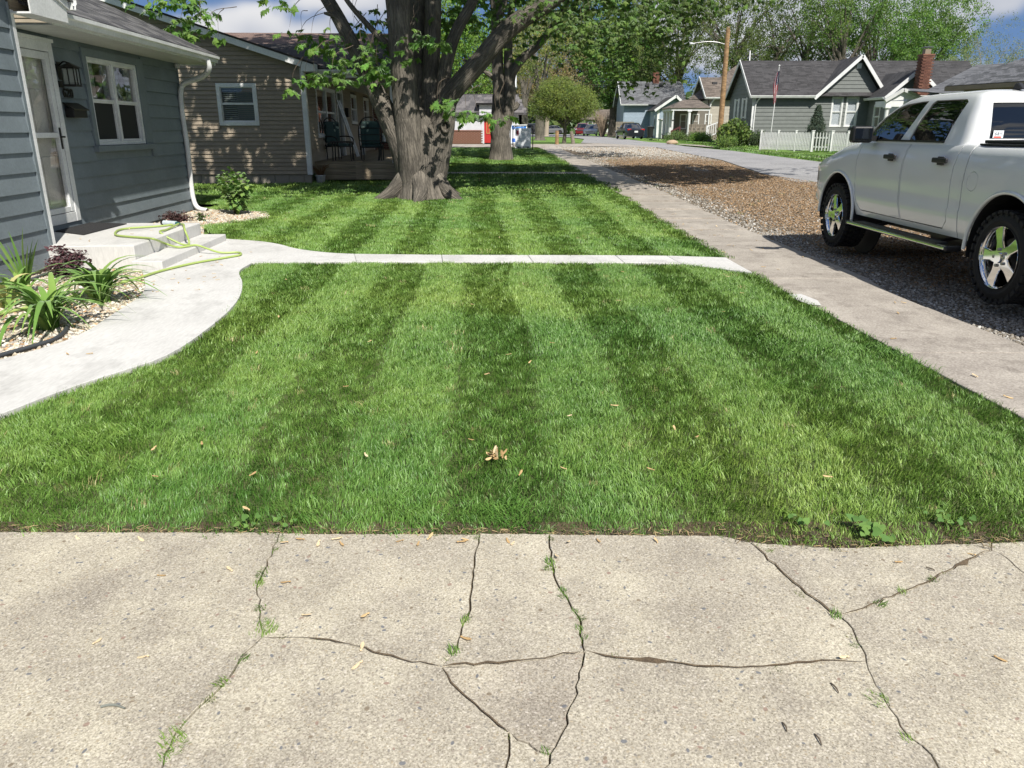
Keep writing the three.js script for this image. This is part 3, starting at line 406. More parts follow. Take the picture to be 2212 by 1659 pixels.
  // eave of the entry wall
  for (let k = 0; k < 22; k++) part('soffit_panel', span(-5.63, -5.0, 2.785, 2.8, -10.36 - (k + 1) * 0.272, -10.36 - k * 0.272 - 0.006), H.whiteB, h);
  part('fascia', [span(-5.01, -4.987, 2.79, 2.95, -16.4, -10.3), span(-5.66, -4.985, 2.77, 2.785, -16.42, -16.35)], H.white, h);
  part('gutter', gutterGeo(V(-4.985, 2.925, -10.3), V(-4.985, 2.925, -16.36), V(1, 0, 0), 0.115), H.white, h);
  part('downspout', [limb([V(-4.9, 2.82, -15.72), V(-4.9, 2.68, -15.76), V(-5.1, 2.54, -15.9), V(-5.52, 2.4, -16.02), V(-5.585, 2.22, -16.03), V(-5.585, 1.2, -16.03), V(-5.585, 0.22, -16.03), V(-5.5, 0.1, -15.98), V(-5.3, 0.06, -15.9)], Array(9).fill(0.047), 12, 6, a => 1 + 0.16 * Math.cos(4 * a) * -1 + 0.03 * Math.cos(16 * a))], H.white, h);
  part('security_camera', [new THREE.SphereGeometry(0.05, 12, 8).translate(-5.57, 2.74, -16.0), rod(V(-5.57, 2.74, -16), V(-5.57, 2.785, -16), 0.03)], H.whiteB, h);
  // roof over the entry wall
  const sl = V(-1, 0.45, 0).normalize();
  part('roof', [panel([V(-4.95, 2.93, -16.5), V(-9.2, 2.93 + 4.25 * 0.45, -16.5), V(-9.2, 2.93 + 4.25 * 0.45, -9.7), V(-4.95, 2.93, -9.7)], 0.03)], H.roofA[2], h);
  shingles(h, V(-4.93, 2.935, -9.95), V(0, 0, -1), sl, 6.6, 3.0, 0.30, 0.135, H.roofA, 290);
  part('rake_board', [panel([V(-5.0, 2.79, -16.49), V(-9.2, 4.68, -16.49), V(-9.2, 4.83, -16.49), V(-5.0, 2.94, -16.49)], 0.025)], H.white, h);
  // gable front of the nearer part: boxed eave end with an open end
  part('eave_box', [span(-5.03, -4.8, 2.8, 2.82, -10.32, -9.5), panel([V(-4.8, 2.82, -9.5), V(-4.8, 2.82, -10.32), V(-4.8, 2.96, -10.32), V(-4.8, 3.24, -9.5)], 0.015), panel([V(-5.03, 3.26, -9.52), V(-4.8, 3.26, -9.52), V(-4.8, 2.97, -10.34), V(-5.03, 2.97, -10.34)].reverse(), 0.02)], H.white, h);
  part('eave_cavity', [span(-5.02, -4.82, 2.83, 2.9, -10.31, -10.28), span(-5.04, -5.02, 2.83, 3.2, -10.3, -9.52)], H.deck, h);
  part('rake_board', [panel([V(-4.78, 3.22, -9.48), V(-4.78, 2.95, -10.34), V(-4.78, 3.1, -10.34), V(-4.78, 3.42, -9.48)], 0.02), panel([V(-4.78, 3.22, -9.48), V(-4.78, 3.42, -9.48), V(-4.78, 5.4, -4), V(-4.78, 5.2, -4)].reverse(), 0.02)], H.white, h);
  part('rake_soffit', [panel([V(-5.05, 3.24, -9.48), V(-4.79, 3.24, -9.48), V(-4.79, 5.2, -4), V(-5.05, 5.2, -4)], 0.02)], H.whiteB, h);
  part('gutter', [gutterGeo(V(-4.74, 3.07, -10.36), V(-9, 3.07, -10.36), V(0, 0, -1), 0.12)], H.white, h);
  part('roof', [panel([V(-9.5, 3.05, -10.4), V(-4.74, 3.05, -10.4), V(-4.74, 5.45, -3.9), V(-9.5, 5.45, -3.9)].reverse(), 0.03)], H.roofA[1], h);
  rebase(h);
}
/* steps, mat */
{
  const st = thing('concrete_steps', 'pale concrete landing and step below the white storm door', 'steps', V(0, 0, 0), ROT);
  part('landing', rbox(1.6, 0.33, 2.36, 0.018, -4.845, 0.125, -10.58), M.newc, st); part('step', rbox(0.36, 0.17, 2.48, 0.014, -3.862, 0.04, -10.49), M.newc, st); rebase(st);
  const q = [[113, 500], [181, 508.5], [274, 484.5], [178, 482]].map(p => G(p[0], p[1], 0.29)); 
  const mat = std({ color: lin(0.02, 0.02, 0.021), roughness: 0.95, bumpMap: rep(fineBump, 6), bumpScale: 0.004 });
  solo('door_mat', panel(q.map(p => V(p.x, 0.304, p.z)), 0.012), mat, 'black rubber mat on the concrete landing', 'mat');
}
/* ---------- taupe house behind the maple ---------- */
{
  const h = thing('taupe_house', 'taupe lap-sided house with inset porch behind the large maple', 'house', V(0, 0, 0), ROT), z0 = -22.3, xs = -4.49;
  const FW = new Wall(V(-12, 0, z0), V(0, 0, 1)), SW = new Wall(V(xs, 0, z0), V(1, 0, 0));
  const rk = x => 3.2 - 0.315 * (x - (-4.2)); // rake line
  const hole = [5.18, 6.24, 1.69, 2.76];
  boardsTo(h, FW, 0.42, 5.0, 0.108, t => [Math.max(0, 12 - 4.2 * 2 - 100), Math.min(12 + xs, 12 - 4.2 - (t - 3.12) / 0.315)], [hole], H.taupe, 0.034);
  part('wall', [panel([FW.at(0, 3.0, -0.16), FW.at(12 + xs, 3.0, -0.16), FW.at(12 + xs, 3.15, -0.16), FW.at(4, 4.2, -0.16), FW.at(0, 5.2, -0.16)], 0.05), FW.box(0, hole[0], 0.4, 3.2, -0.16, -0.01), FW.box(hole[1], 12 + xs, 0.4, 3.1, -0.16, -0.01), FW.box(hole[0], hole[1], 0.4, hole[2], -0.16, -0.01), FW.box(hole[0], hole[1], hole[3], 3.3, -0.16, -0.01)], H.taupe[1], h);
  for (let i = 0; i < 18; i++) for (let j = 0; j < 2; j++) part('foundation_block', FW.rbox(12 + xs - (i + 1) * 0.4 + (j ? 0.2 : 0) + 0.004, 12 + xs - i * 0.4 + (j && i ? 0.2 : 0) - 0.004, -0.02 + j * 0.2 + 0.004, 0.18 + j * 0.2 + 0.02, -0.16, -0.012 - 0.004 * hash(i, j, 7), 0.004), H.block, h);
  part('corner_trim', [FW.rbox(12 + xs - 0.09, 12 + xs + 0.034, 0.4, 3.14, 0, 0.042), SW.rbox(-0.03, 0.09, 0.4, 3.14, 0, 0.038)], H.white, h);
  windowUnit(h, FW, hole[0], hole[1], hole[2], hole[3], { frame: 0.1, mid: 2.24, upper: H.pane, lower: H.pane, blind: 0.05, back: -0.13, blindMat: std({ color: lin(0.13, 0.15, 0.14), roughness: 0.6 }) });
  part('rake_board', panel([V(-12, rk(-12) - 0.14, z0 + 0.34), V(-4.16, rk(-4.16) - 0.14, z0 + 0.34), V(-4.16, rk(-4.16) + 0.06, z0 + 0.34), V(-12, rk(-12) + 0.06, z0 + 0.34)], 0.03), H.white, h);
  part('rake_soffit', panel([V(-12, rk(-12) - 0.1, z0 + 0.31), V(-12, rk(-12) - 0.1, z0), V(-4.16, rk(-4.16) - 0.1, z0), V(-4.16, rk(-4.16) - 0.1, z0 + 0.31)], 0.02), H.whiteB, h);
  part('eave_return', rbox(0.36, 0.2, 0.4, 0.01, -4.3, 3.13, z0 + 0.13), H.white, h);
  // side wall with porch windows and door
  const sh = [[1.4, 4.6, 1.36, 2.8], [4.85, 6.15, 0.72, 2.86], [8.05, 9.45, 1.78, 2.82], [11.5, 13.1, 1.74, 2.84]];
  boardsTo(h, SW, 0.42, 3.05, 0.108, () => [0.09, 14.5], sh, H.taupe, 0.03);
  part('wall', [...[[0, 1.4], [4.6, 4.85], [6.15, 8.05], [9.45, 11.5], [13.1, 14.5]].map(([a, b]) => SW.box(a, b, 0.4, 3.1, -0.3, -0.02)), SW.box(1.4, 4.6, 0.4, 1.36, -0.3, -0.02), SW.box(8.05, 13.1, 0.4, 1.74, -0.3, -0.02)], H.taupe[1], h);
  windowUnit(h, SW, ...sh[0], { frame: 0.09, units: 2, back: -0.13 }); windowUnit(h, SW, ...sh[2], { frame: 0.09, back: -0.13 }); windowUnit(h, SW, ...sh[3], { frame: 0.09, back: -0.13 });
  const dr = part('door', [SW.rbox(4.85, 4.97, 0.72, 2.86, -0.05, 0.04), SW.rbox(6.03, 6.15, 0.72, 2.86, -0.05, 0.04), SW.rbox(4.97, 6.03, 2.74, 2.86, -0.05, 0.038)], H.white, h); part('leaf', SW.box(4.97, 6.03, 0.72, 2.74, -0.09, -0.05), std({ color: lin(0.06, 0.07, 0.07), roughness: 0.5 }), dr);
  part('mailbox', SW.rbox(6.5, 6.85, 2.0, 2.3, 0.02, 0.14), H.iron, h);
  part('corner_trim', SW.rbox(14.4, 14.52, 0.4, 3.0, 0, 0.03), H.white, h);
  // brick end wall of the porch
  const bk = [], BW = new Wall(V(xs, 0.7, -36.9), V(0, 0, 1)); for (let j = 0; j < 31; j++) for (let i = -1; i < 11; i++) bk.push(BW.box(i * 0.215 + (j % 2) * 0.1, i * 0.215 + (j % 2) * 0.1 + 0.203, j * 0.075, j * 0.075 + 0.064, -0.02, 0.012)); part('brick_wall', bk, H.brick, h).userData.kind = 'stuff'; part('wall', BW.box(-0.3, 2.6, -0.7, 2.4, -0.2, 0.002), H.mortar, h);
  // roofs
  const eY = 3.12, rz = -29.6, mainRoof = [V(-12, eY + 7.1 * 0.23, rz), V(-12, eY, z0 - 0.2), V(-2.05, eY, z0 - 0.2), V(-2.05, eY + 7.1 * 0.23, rz)];
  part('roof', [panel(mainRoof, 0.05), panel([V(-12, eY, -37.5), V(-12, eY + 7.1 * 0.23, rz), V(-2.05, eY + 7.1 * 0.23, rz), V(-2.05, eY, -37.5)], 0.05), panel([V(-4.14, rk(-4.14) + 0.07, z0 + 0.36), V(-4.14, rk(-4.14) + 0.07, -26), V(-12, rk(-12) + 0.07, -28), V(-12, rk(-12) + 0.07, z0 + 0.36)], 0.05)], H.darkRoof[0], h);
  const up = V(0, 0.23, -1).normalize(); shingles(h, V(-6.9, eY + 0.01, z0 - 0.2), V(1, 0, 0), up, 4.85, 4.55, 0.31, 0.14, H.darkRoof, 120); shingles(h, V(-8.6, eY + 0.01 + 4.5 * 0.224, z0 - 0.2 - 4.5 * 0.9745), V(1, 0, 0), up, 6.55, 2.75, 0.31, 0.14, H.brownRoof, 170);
  part('gutter', gutterGeo(V(-4.15, 3.11, z0 - 0.18), V(-2.05, 3.11, z0 - 0.18), V(0, 0, 1), 0.12), H.white, h);
  part('fascia', [span(-4.3, -2.05, 2.92, 3.12, z0 - 0.22, z0 - 0.19), span(-2.09, -2.06, 2.92, 3.12, -37.4, z0 - 0.22)], H.white, h);
  part('porch_ceiling', span(xs, -2.1, 2.97, 2.99, -37, z0 - 0.25), H.whiteB, h);
  part('porch_post', [rbox(0.13, 2.3, 0.13, 0.01, -2.22, 1.83, -22.95), rbox(0.16, 0.1, 0.16, 0.01, -2.22, 0.72, -22.95)], H.white, h);
  part('porch_post', [rbox(0.13, 2.3, 0.13, 0.01, -2.22, 1.83, -30)], H.white, h);
  // deck
  for (let k = 0; k < 24; k++) part('deck_board', box(2.28, 0.035, 0.138, -3.34, 0.71, -22.95 - k * 0.146), H.deck, h);
  part('deck_boards_beyond', [span(-4.48, -2.2, 0.69, 0.725, -37, -26.45)], H.deck, h).userData.kind = 'stuff';
  for (let k = 0; k < 3; k++) part('skirt_board', rbox(2.28, 0.147, 0.035, 0.004, -3.34, 0.31 + k * 0.152, -22.86), H.deck, h);
  part('deck_end', [span(-2.23, -2.2, 0.24, 0.69, -37, -22.9), span(-4.4, -2.3, 0.1, 0.26, -24, -23.4)], H.deck, h);
  rebase(h);
}
/* porch things */
const toLocal = (x, y, z) => V(x * Math.cos(ROT) + z * Math.sin(ROT), y, -x * Math.sin(ROT) + z * Math.cos(ROT));
{
  const ir = std({ color: lin(0.02, 0.018, 0.016), roughness: 0.5 }), cush = std({ roughness: 0.9, map: canvasTex(128, 128, (g, w) => { g.fillStyle = '#39504f'; g.fillRect(0, 0, w, w); const r = mulberry(5); for (let i = 0; i < 90; i++) { g.fillStyle = ['#66807c', '#1f2d2e', '#8a9b92', '#2c4345'][i % 4]; g.beginPath(); g.ellipse(r() * w, r() * w, 3 + r() * 8, 2 + r() * 4, r() * 3, 0, 7); g.fill(); } }) });
  const y0 = 0.73;
  const chair = (name, x, z, turn, label) => {
    const c = thing(name, label, 'chair', toLocal(x, y0, z), turn + ROT, 'porch chairs');
    part('seat', rbox(0.56, 0.09, 0.52, 0.03, 0, 0.42, 0), cush, c); part('backrest', [rbox(0.54, 0.62, 0.1, 0.04, 0, 0.78, -0.3).applyMatrix4(new THREE.Matrix4().makeTranslation(0, 0, 0))], cush, c);
    part('back_frame', [tube([V(-0.3, 0.3, -0.3), V(-0.31, 0.9, -0.37), V(-0.18, 1.14, -0.38), V(0, 1.19, -0.38), V(0.18, 1.14, -0.38), V(0.31, 0.9, -0.37), V(0.3, 0.3, -0.3)], 0.018), ...[0.55, 0.72, 0.9].map(y => rod(V(-0.3, y, -0.365), V(0.3, y, -0.365), 0.012))], ir, c);
    for (const s of [-1, 1]) { part('armrest', tube([V(s * 0.31, 0.65, -0.35), V(s * 0.33, 0.66, 0), V(s * 0.33, 0.6, 0.24), V(s * 0.31, 0.42, 0.26)], 0.018), ir, c); part('leg', rod(V(s * 0.28, 0, 0.24), V(s * 0.29, 0.42, 0.24), 0.018), ir, c); part('leg', rod(V(s * 0.28, 0, -0.26), V(s * 0.29, 0.42, -0.28), 0.018), ir, c); }
    part('seat_frame', [rod(V(-0.28, 0.37, 0.26), V(0.28, 0.37, 0.26), 0.016), rod(V(-0.28, 0.37, -0.26), V(0.28, 0.37, -0.26), 0.016)], ir, c); return c;
  };
  chair('porch_chair', -2.95, -23.7, Math.PI, 'black metal porch chair with patterned cushion, its back to the lawn');
  chair('porch_chair', -4.05, -24.7, 0.9, 'patterned cushion chair by the picture window of the porch');
  const tb = thing('porch_table', 'dark low porch table between the two cushioned chairs', 'table', toLocal(-3.75, y0, -23.35), ROT); part('tabletop', rbox(0.62, 0.04, 0.55, 0.01, 0, 0.52, 0), ir, tb); for (const [x, z] of [[-0.26, -0.22], [0.26, -0.22], [-0.26, 0.22], [0.26, 0.22]]) part('leg', rod(V(x, 0, z), V(x * 0.95, 0.5, z), 0.018), ir, tb);
  const tc = thing('side_table', 'small dark side table at the right end of the porch holding a pitcher', 'table', toLocal(-2.52, y0, -23.6), ROT); part('tabletop', rbox(0.55, 0.035, 0.4, 0.01, 0, 0.5, 0), ir, tc); for (const [x, z] of [[-0.22, -0.15], [0.22, -0.15], [-0.22, 0.15], [0.22, 0.15]]) part('leg', tube([V(x * 1.12, 0, z), V(x * 0.95, 0.2, z), V(x * 1.05, 0.48, z)], 0.016), ir, tc);
  const pt = thing('pitcher', 'white pitcher standing on the small dark side table', 'pitcher', toLocal(-2.6, y0 + 0.52, -23.6), ROT), lat = [[0, 0], [0.06, 0], [0.062, 0.02], [0.055, 0.18], [0.06, 0.24], [0.054, 0.235], [0.05, 0.18], [0.05, 0.03], [0, 0.025]].map(a => new THREE.Vector2(...a)); part('body', plain(new THREE.LatheGeometry(lat, 16)), H.white, pt); part('handle', tube([V(0.055, 0.2, 0), V(0.1, 0.19, 0), V(0.105, 0.1, 0), V(0.058, 0.06, 0)], 0.009), H.white, pt);
  const ld = thing('step_ladder', 'grey folding ladder leaning against the porch door', 'ladder', toLocal(-4.22, y0, -26.9), ROT), lm = std({ color: lin(0.4, 0.42, 0.43), roughness: 0.4, metalness: 0.6 }); for (const s of [-0.2, 0.2]) part('rail', bar(V(0.35, 0, s - 0.3), V(-0.1, 1.75, s + 0.3), 0.03, 0.06), lm, ld); for (let k = 1; k < 7; k++) { const f = k / 7; part('rung', bar(V(0.35 - 0.45 * f, 1.75 * f, -0.5 + 0.6 * f), V(0.35 - 0.45 * f, 1.75 * f, -0.1 + 0.6 * f), 0.03, 0.02), lm, ld); }
  const rl = thing('grab_rail', 'thin grey metal railing frame standing on the porch', 'railing', toLocal(-3.9, y0, -28.5), ROT); part('frame', tube([V(0, 0, 0.4), V(0, 0.95, 0.4), V(0, 1.0, 0.35), V(0, 1.0, -0.55), V(0, 0.95, -0.6), V(0, 0, -0.6)], 0.018), lm, rl); part('post', rod(V(0, 0, -0.1), V(0, 1, -0.1), 0.016), lm, rl);
  const fp = thing('flower_pot', 'pale pot of dry brown stems beside the porch deck', 'pot', toLocal(-4.28, HT(-22.4), -22.5), 0); part('pot', plain(new THREE.LatheGeometry([[0, 0], [0.1, 0], [0.135, 0.2], [0.145, 0.2], [0.145, 0.23], [0.12, 0.23], [0.11, 0.19], [0, 0.19]].map(a => new THREE.Vector2(...a)), 18)), sidePaint(0.5, 0.5, 0.48), fp);
  const r = mulberry(31), st = []; for (let i = 0; i < 70; i++) { const a = r() * 6.28, l = 0.12 + 0.2 * r(), o = r() * 0.09; st.push(tube([V(Math.cos(a) * o, 0.18, Math.sin(a) * o), V(Math.cos(a) * (o + l * 0.4), 0.2 + l * 0.8, Math.sin(a) * (o + l * 0.4)), V(Math.cos(a) * (o + l * 0.8), 0.2 + l, Math.sin(a) * (o + l * 0.8))], 0.005, 3, 2)); } part('dry_stems', st, std({ color: lin(0.16, 0.085, 0.04), roughness: 1 }), fp);
}
/* ---------- vehicles ---------- */
const paintWhite = phy({ color: lin(0.72, 0.73, 0.72), roughness: 0.3, clearcoat: 1, clearcoatRoughness: 0.03 }), tint = phy({ color: lin(0.006, 0.007, 0.008), roughness: 0.015, ior: 1.6, clearcoat: 1, clearcoatRoughness: 0.01 }), rubber = std({ color: lin(0.012, 0.012, 0.012), roughness: 0.85, bumpMap: rep(fineBump, 5), bumpScale: 0.003 }), chrome = std({ color: lin(0.78, 0.77, 0.74), roughness: 0.07, metalness: 1 }), blackPlastic = std({ color: lin(0.016, 0.016, 0.017), roughness: 0.5 }), steel = std({ color: lin(0.3, 0.3, 0.3), roughness: 0.35, metalness: 1 });
const EV = new Evaluator(); EV.attributes = ['position', 'normal', 'uv']; EV.useGroups = false;
const brush = g => { g = plain(g.clone()); g.deleteAttribute('color'); const b = new Brush(g); b.updateMatrixWorld(); return b; };
const csg = (a, b, op) => { const r = EV.evaluate(a, b, op); const g = r.geometry; return brush(g); };
function loft(rings, caps = true, crease = 0.7) {
  const n = rings[0].length, P = [], I = []; for (const r of rings) for (const p of r) P.push(p.x, p.y, p.z);
  for (let i = 0; i + 1 < rings.length; i++) for (let j = 0; j < n; j++) { const a = i * n + j, b = i * n + (j + 1) % n; I.push(a, b, a + n, b, b + n, a + n); }
  if (caps) for (const e of [0, rings.length - 1]) { const c = rings[e].reduce((s, p) => s.add(p), V(0, 0, 0)).divideScalar(n), k = P.length / 3; P.push(c.x, c.y, c.z); for (let j = 0; j < n; j++) { const a = e * n + j, b = e * n + (j + 1) % n; e ? I.push(a, b, k) : I.push(b, a, k); } }
  let g = new THREE.BufferGeometry(); g.setAttribute('position', new THREE.Float32BufferAttribute(P, 3)); g.setIndex(I); g.computeVertexNormals();
  // orient outward
  let vol = 0; const v = i => V(P[3 * i], P[3 * i + 1], P[3 * i + 2]); for (let i = 0; i < I.length; i += 3) vol += v(I[i]).dot(v(I[i + 1]).cross(v(I[i + 2]))); if (vol < 0) { for (let i = 0; i < I.length; i += 3) { const t = I[i]; I[i] = I[i + 1]; I[i + 1] = t; } g.setIndex(I); g.computeVertexNormals(); }
  return plain(toCreasedNormals(g, crease));
}
const interp = (K, x) => { if (x <= K[0][0]) return K[0][1]; for (let i = 0; i + 1 < K.length; i++) if (x <= K[i + 1][0]) { const t = (x - K[i][0]) / (K[i + 1][0] - K[i][0]); return lerp(K[i][1], K[i + 1][1], t); } return K[K.length - 1][1]; };
// prism: polygon in (z, y) swept along x
const zyPrism = (poly, x0, x1) => { const sh = new THREE.Shape(poly.map(([z, y]) => new THREE.Vector2(z, y))), g = plain(new THREE.ExtrudeGeometry(sh, { depth: x1 - x0, bevelEnabled: false })); return g.applyMatrix4(new THREE.Matrix4().makeBasis(V(0, 0, 1), V(0, 1, 0), V(-1, 0, 0))).translate(x1, 0, 0); };
const shrinkPoly = (p, d) => { const q = insetPoly(p.map(([a, b]) => V(a, 0, b)), d); return q.map(v => [v.x, v.z]); };
const xCyl = (x0, x1, y, z, r, n = 40) => plain(new THREE.CylinderGeometry(r, r, x1 - x0, n)).rotateZ(Math.PI / 2).translate((x0 + x1) / 2, y, z);
const wheelGeos = {};
function wheel(parent, x, y, z, side, R, rimR, wd, rich, rimMat = chrome) { // side -1: outer face towards -x
  const key = [R, rimR, wd, rich].join(); if (!wheelGeos[key]) {
    const pr = [[rimR, -wd / 2 + 0.02], [rimR + (R - rimR) * 0.35, -wd / 2], [R - 0.045, -wd / 2 + 0.012], [R - 0.012, -wd / 2 + 0.05], [R - 0.012, wd / 2 - 0.05], [R - 0.045, wd / 2 - 0.012], [rimR + (R - rimR) * 0.35, wd / 2], [rimR, wd / 2 - 0.02]].map(([r, a]) => new THREE.Vector2(r, a));
    const ty = [plain(toCreasedNormals(plain(new THREE.LatheGeometry(pr, rich ? 48 : 20)), 0.6))];
    if (rich) for (let k = 0; k < 30; k++) { const a = k / 30 * 6.2832; for (const [s, o] of [[-1, 0], [1, 0.1]]) { ty.push(rbox(0.028, wd * 0.2, 0.062, 0.005, R - 0.006, s * wd * 0.39, 0).rotateY(a + o)); ty.push(rbox(0.04, 0.012, 0.05, 0.004, R - 0.03, s * (wd / 2 - 0.02), 0).rotateY(a + o)); ty.push(rbox(0.02, wd * 0.2, 0.05, 0.004, R - 0.006, s * wd * 0.13, 0).rotateZ(0).rotateY(a + o + 0.05)); } }
    const rim = [plain(new THREE.LatheGeometry([[rimR * 0.985, -wd / 2 + 0.005], [rimR, -wd / 2 + 0.015], [rimR, -wd / 2 + 0.03], [rimR * 0.92, -wd / 2 + 0.035], [rimR * 0.86, -0.02], [rimR * 0.86, wd / 2 - 0.03]].map(([r, a]) => new THREE.Vector2(r, a)), rich ? 48 : 20))];
    for (let k = 0; k < 5; k++) { const a = k / 5 * 6.2832 + 0.31, sh = new THREE.Shape([[0.03, -0.055], [rimR * 0.5, -0.034], [rimR * 0.96, -0.05], [rimR * 0.96, 0.05], [rimR * 0.5, 0.034], [0.03, 0.055]].map(q => new THREE.Vector2(q[0] , q[1] * rimR / 0.27))); const g = plain(new THREE.ExtrudeGeometry(sh, { depth: 0.02, bevelEnabled: true, bevelSize: 0.01, bevelThickness: 0.012, bevelSegments: 2 })); rim.push(g.rotateX(Math.PI / 2).translate(0, -wd / 2 + 0.06, 0).rotateY(a)); }
    const hub = [plain(new THREE.CylinderGeometry(0.05 * rimR / 0.27, 0.042 * rimR / 0.27, 0.03, 20)).translate(0, -wd / 2 + 0.022, 0)], lug = []; for (let k = 0; k < 5; k++) { const a = k / 5 * 6.2832 + 0.31 + 0.628; lug.push(plain(new THREE.CylinderGeometry(0.013, 0.015, 0.03, 6)).translate(Math.cos(a) * 0.075, -wd / 2 + 0.028, Math.sin(a) * 0.075)); }
    const drum = plain(new THREE.CylinderGeometry(rimR * 0.62, rimR * 0.62, 0.05, 24)).translate(0, 0.02, 0);
    wheelGeos[key] = { ty: merge(ty), rim: merge(rim), hub: merge(hub), lug: merge(lug), drum };
  }
  const gs = wheelGeos[key], w = part('wheel', gs.ty, rubber, parent); w.position.set(x, y, z); w.rotation.z = side < 0 ? -Math.PI / 2 : Math.PI / 2;
  part('rim', gs.rim, rimMat, w); part('hub_cap', gs.hub, rimMat, w); if (rich) part('lug_nuts', gs.lug, steel, w); part('brake_drum', gs.drum, blackPlastic, w); return w;
}
{
  const t = thing('pickup_truck', 'white crew-cab pickup truck with dark windows parked on the gravel', 'pickup truck', V(0, 0, 0), 0.6 * Math.PI / 180), xc = 5.43;
  const topY = [[-11.5, 0.98], [-11.4, 1.04], [-11.2, 1.12], [-10.94, 1.19], [-10.57, 1.285], [-10.2, 1.345], [-9.9, 1.365], [-7.7, 1.372], [-7.5, 1.352], [-5.6, 1.36]], half = [[-11.52, 0.74], [-11.47, 0.86], [-11.35, 0.945], [-11.15, 0.985], [-10.9, 1.005], [-10.4, 1.012], [-10.0, 1.0], [-7.7, 1.0], [-7.4, 1.008], [-6.9, 1.015], [-6.3, 1.008], [-5.75, 0.995], [-5.66, 0.97]], bot = [[-11.5, 0.6], [-11.2, 0.5], [-10.9, 0.49], [-5.66, 0.5]], zs = [-11.52, -11.5, -11.47, -11.42, -11.35, -11.25]; for (let z = -11.12; z < -5.75; z += 0.11) zs.push(z); zs.push(-5.72, -5.68, -5.66);
  const ring = z => { const w = interp(half, z), tp = interp(topY, z), b = interp(bot, z), hood = sstep(-9.9, -10.2, z), L = [[0.72, b + 0.04], [w - 0.055, b - 0.02], [w - 0.03, b + 0.05], [w - 0.012, b + 0.16], [w - 0.004, 0.735], [w - 0.011, 0.75], [w - 0.008, 0.86], [w, 1.0], [w - 0.008, lerp(1.02, tp, 0.35)], [w - 0.03, lerp(1.02, tp, 0.72)], [w - 0.062, tp - 0.03], [w - 0.1, tp - 0.006], [w - 0.18, tp + 0.004], [w - 0.5, tp + 0.03 + 0.05 * hood], [0.2, tp + 0.04 + 0.07 * hood]]; return [...L.map(([x, y]) => V(xc - x, y, z)), ...L.slice().reverse().map(([x, y]) => V(xc + x, y, z))]; };
  let body = brush(loft(zs.map(ring), true, 0.62));
  for (const z of [-10.48, -6.87]) for (const s of [-1, 1]) body = csg(body, brush(s < 0 ? xCyl(4.2, 4.86, 0.43, z, 0.535) : xCyl(6.0, 6.66, 0.43, z, 0.535)), SUBTRACTION);
  body = csg(body, brush(span(4.2, 4.55, 0.4, 1.5, -7.638, -7.622)), SUBTRACTION);
  const dF = [[-9.80, 0.535], [-9.92, 0.62], [-10.0, 0.8], [-10.04, 1.12], [-10.0, 1.5], [-8.83, 1.5], [-8.87, 1.15], [-8.86, 0.78], [-8.8, 0.6], [-8.78, 0.535]], dR = [[-8.77, 0.535], [-8.79, 0.6], [-8.85, 0.78], [-8.86, 1.15], [-8.82, 1.5], [-7.8, 1.5], [-7.84, 1.15], [-7.83, 0.62], [-7.9, 0.535]];
  const doors = []; for (const s of [-1, 1]) for (const d of [dF, dR]) { const x0 = s < 0 ? 4.2 : 6.2, x1 = s < 0 ? 4.66 : 6.66; doors.push([s, d, csg(body, brush(zyPrism(shrinkPoly(d, 0.013), x0, x1)), INTERSECTION).geometry]); }
  for (const s of [-1, 1]) for (const d of [dF, dR]) body = csg(body, brush(zyPrism(shrinkPoly(d, 0.0005), s < 0 ? 4.2 : 6.2, s < 0 ? 4.66 : 6.66)), SUBTRACTION);
  const fuel = csg(body, brush(xCyl(4.2, 4.55, 1.03, -7.47, 0.086)), INTERSECTION).geometry; body = csg(body, brush(xCyl(4.2, 4.55, 1.03, -7.47, 0.09)), SUBTRACTION);
  part('body', body.geometry, paintWhite, t); part('fuel_door', fuel, paintWhite, t);
  for (const z of [-10.48, -6.87]) for (const s of [-1, 1]) { const pts = []; for (let k = 0; k <= 14; k++) { const a = -0.05 + k / 14 * 3.24; pts.push(V(xc + s * (interp(half, z + Math.cos(a) * 0.54) + 0.001), 0.43 + Math.sin(a) * 0.54, z + Math.cos(a) * 0.54)); } part('fender_lip', tube(pts, 0.018, 8, 3), paintWhite, t); }
  for (const [s, d, g] of doors) { const m = part('door', g, paintWhite, t), zz = d === dF ? [-9.26, -8.97] : [-8.2, -7.91], xx = s < 0 ? 4.415 : 6.445; part('handle', [rbox(0.03, 0.05, 0.27, 0.012, xx - 0.012 * (s < 0 ? 1 : -1), 1.2, (zz[0] + zz[1]) / 2), rbox(0.02, 0.085, 0.12, 0.01, xx + 0.002, 1.195, (zz[0] + zz[1]) / 2)], blackPlastic, m); }
  // cab
  const hw = [[1.34, 0.935], [1.5, 0.9], [1.65, 0.862], [1.78, 0.822], [1.86, 0.785], [1.9, 0.74], [1.93, 0.62], [1.945, 0.42]], zf = [[1.34, -10.16], [1.5, -9.97], [1.65, -9.76], [1.78, -9.55], [1.86, -9.37], [1.9, -9.22], [1.93, -9.0], [1.945, -8.85]], zb = [[1.34, -7.83], [1.5, -7.83], [1.78, -7.87], [1.86, -7.91], [1.9, -7.97], [1.93, -8.1], [1.945, -8.3]];
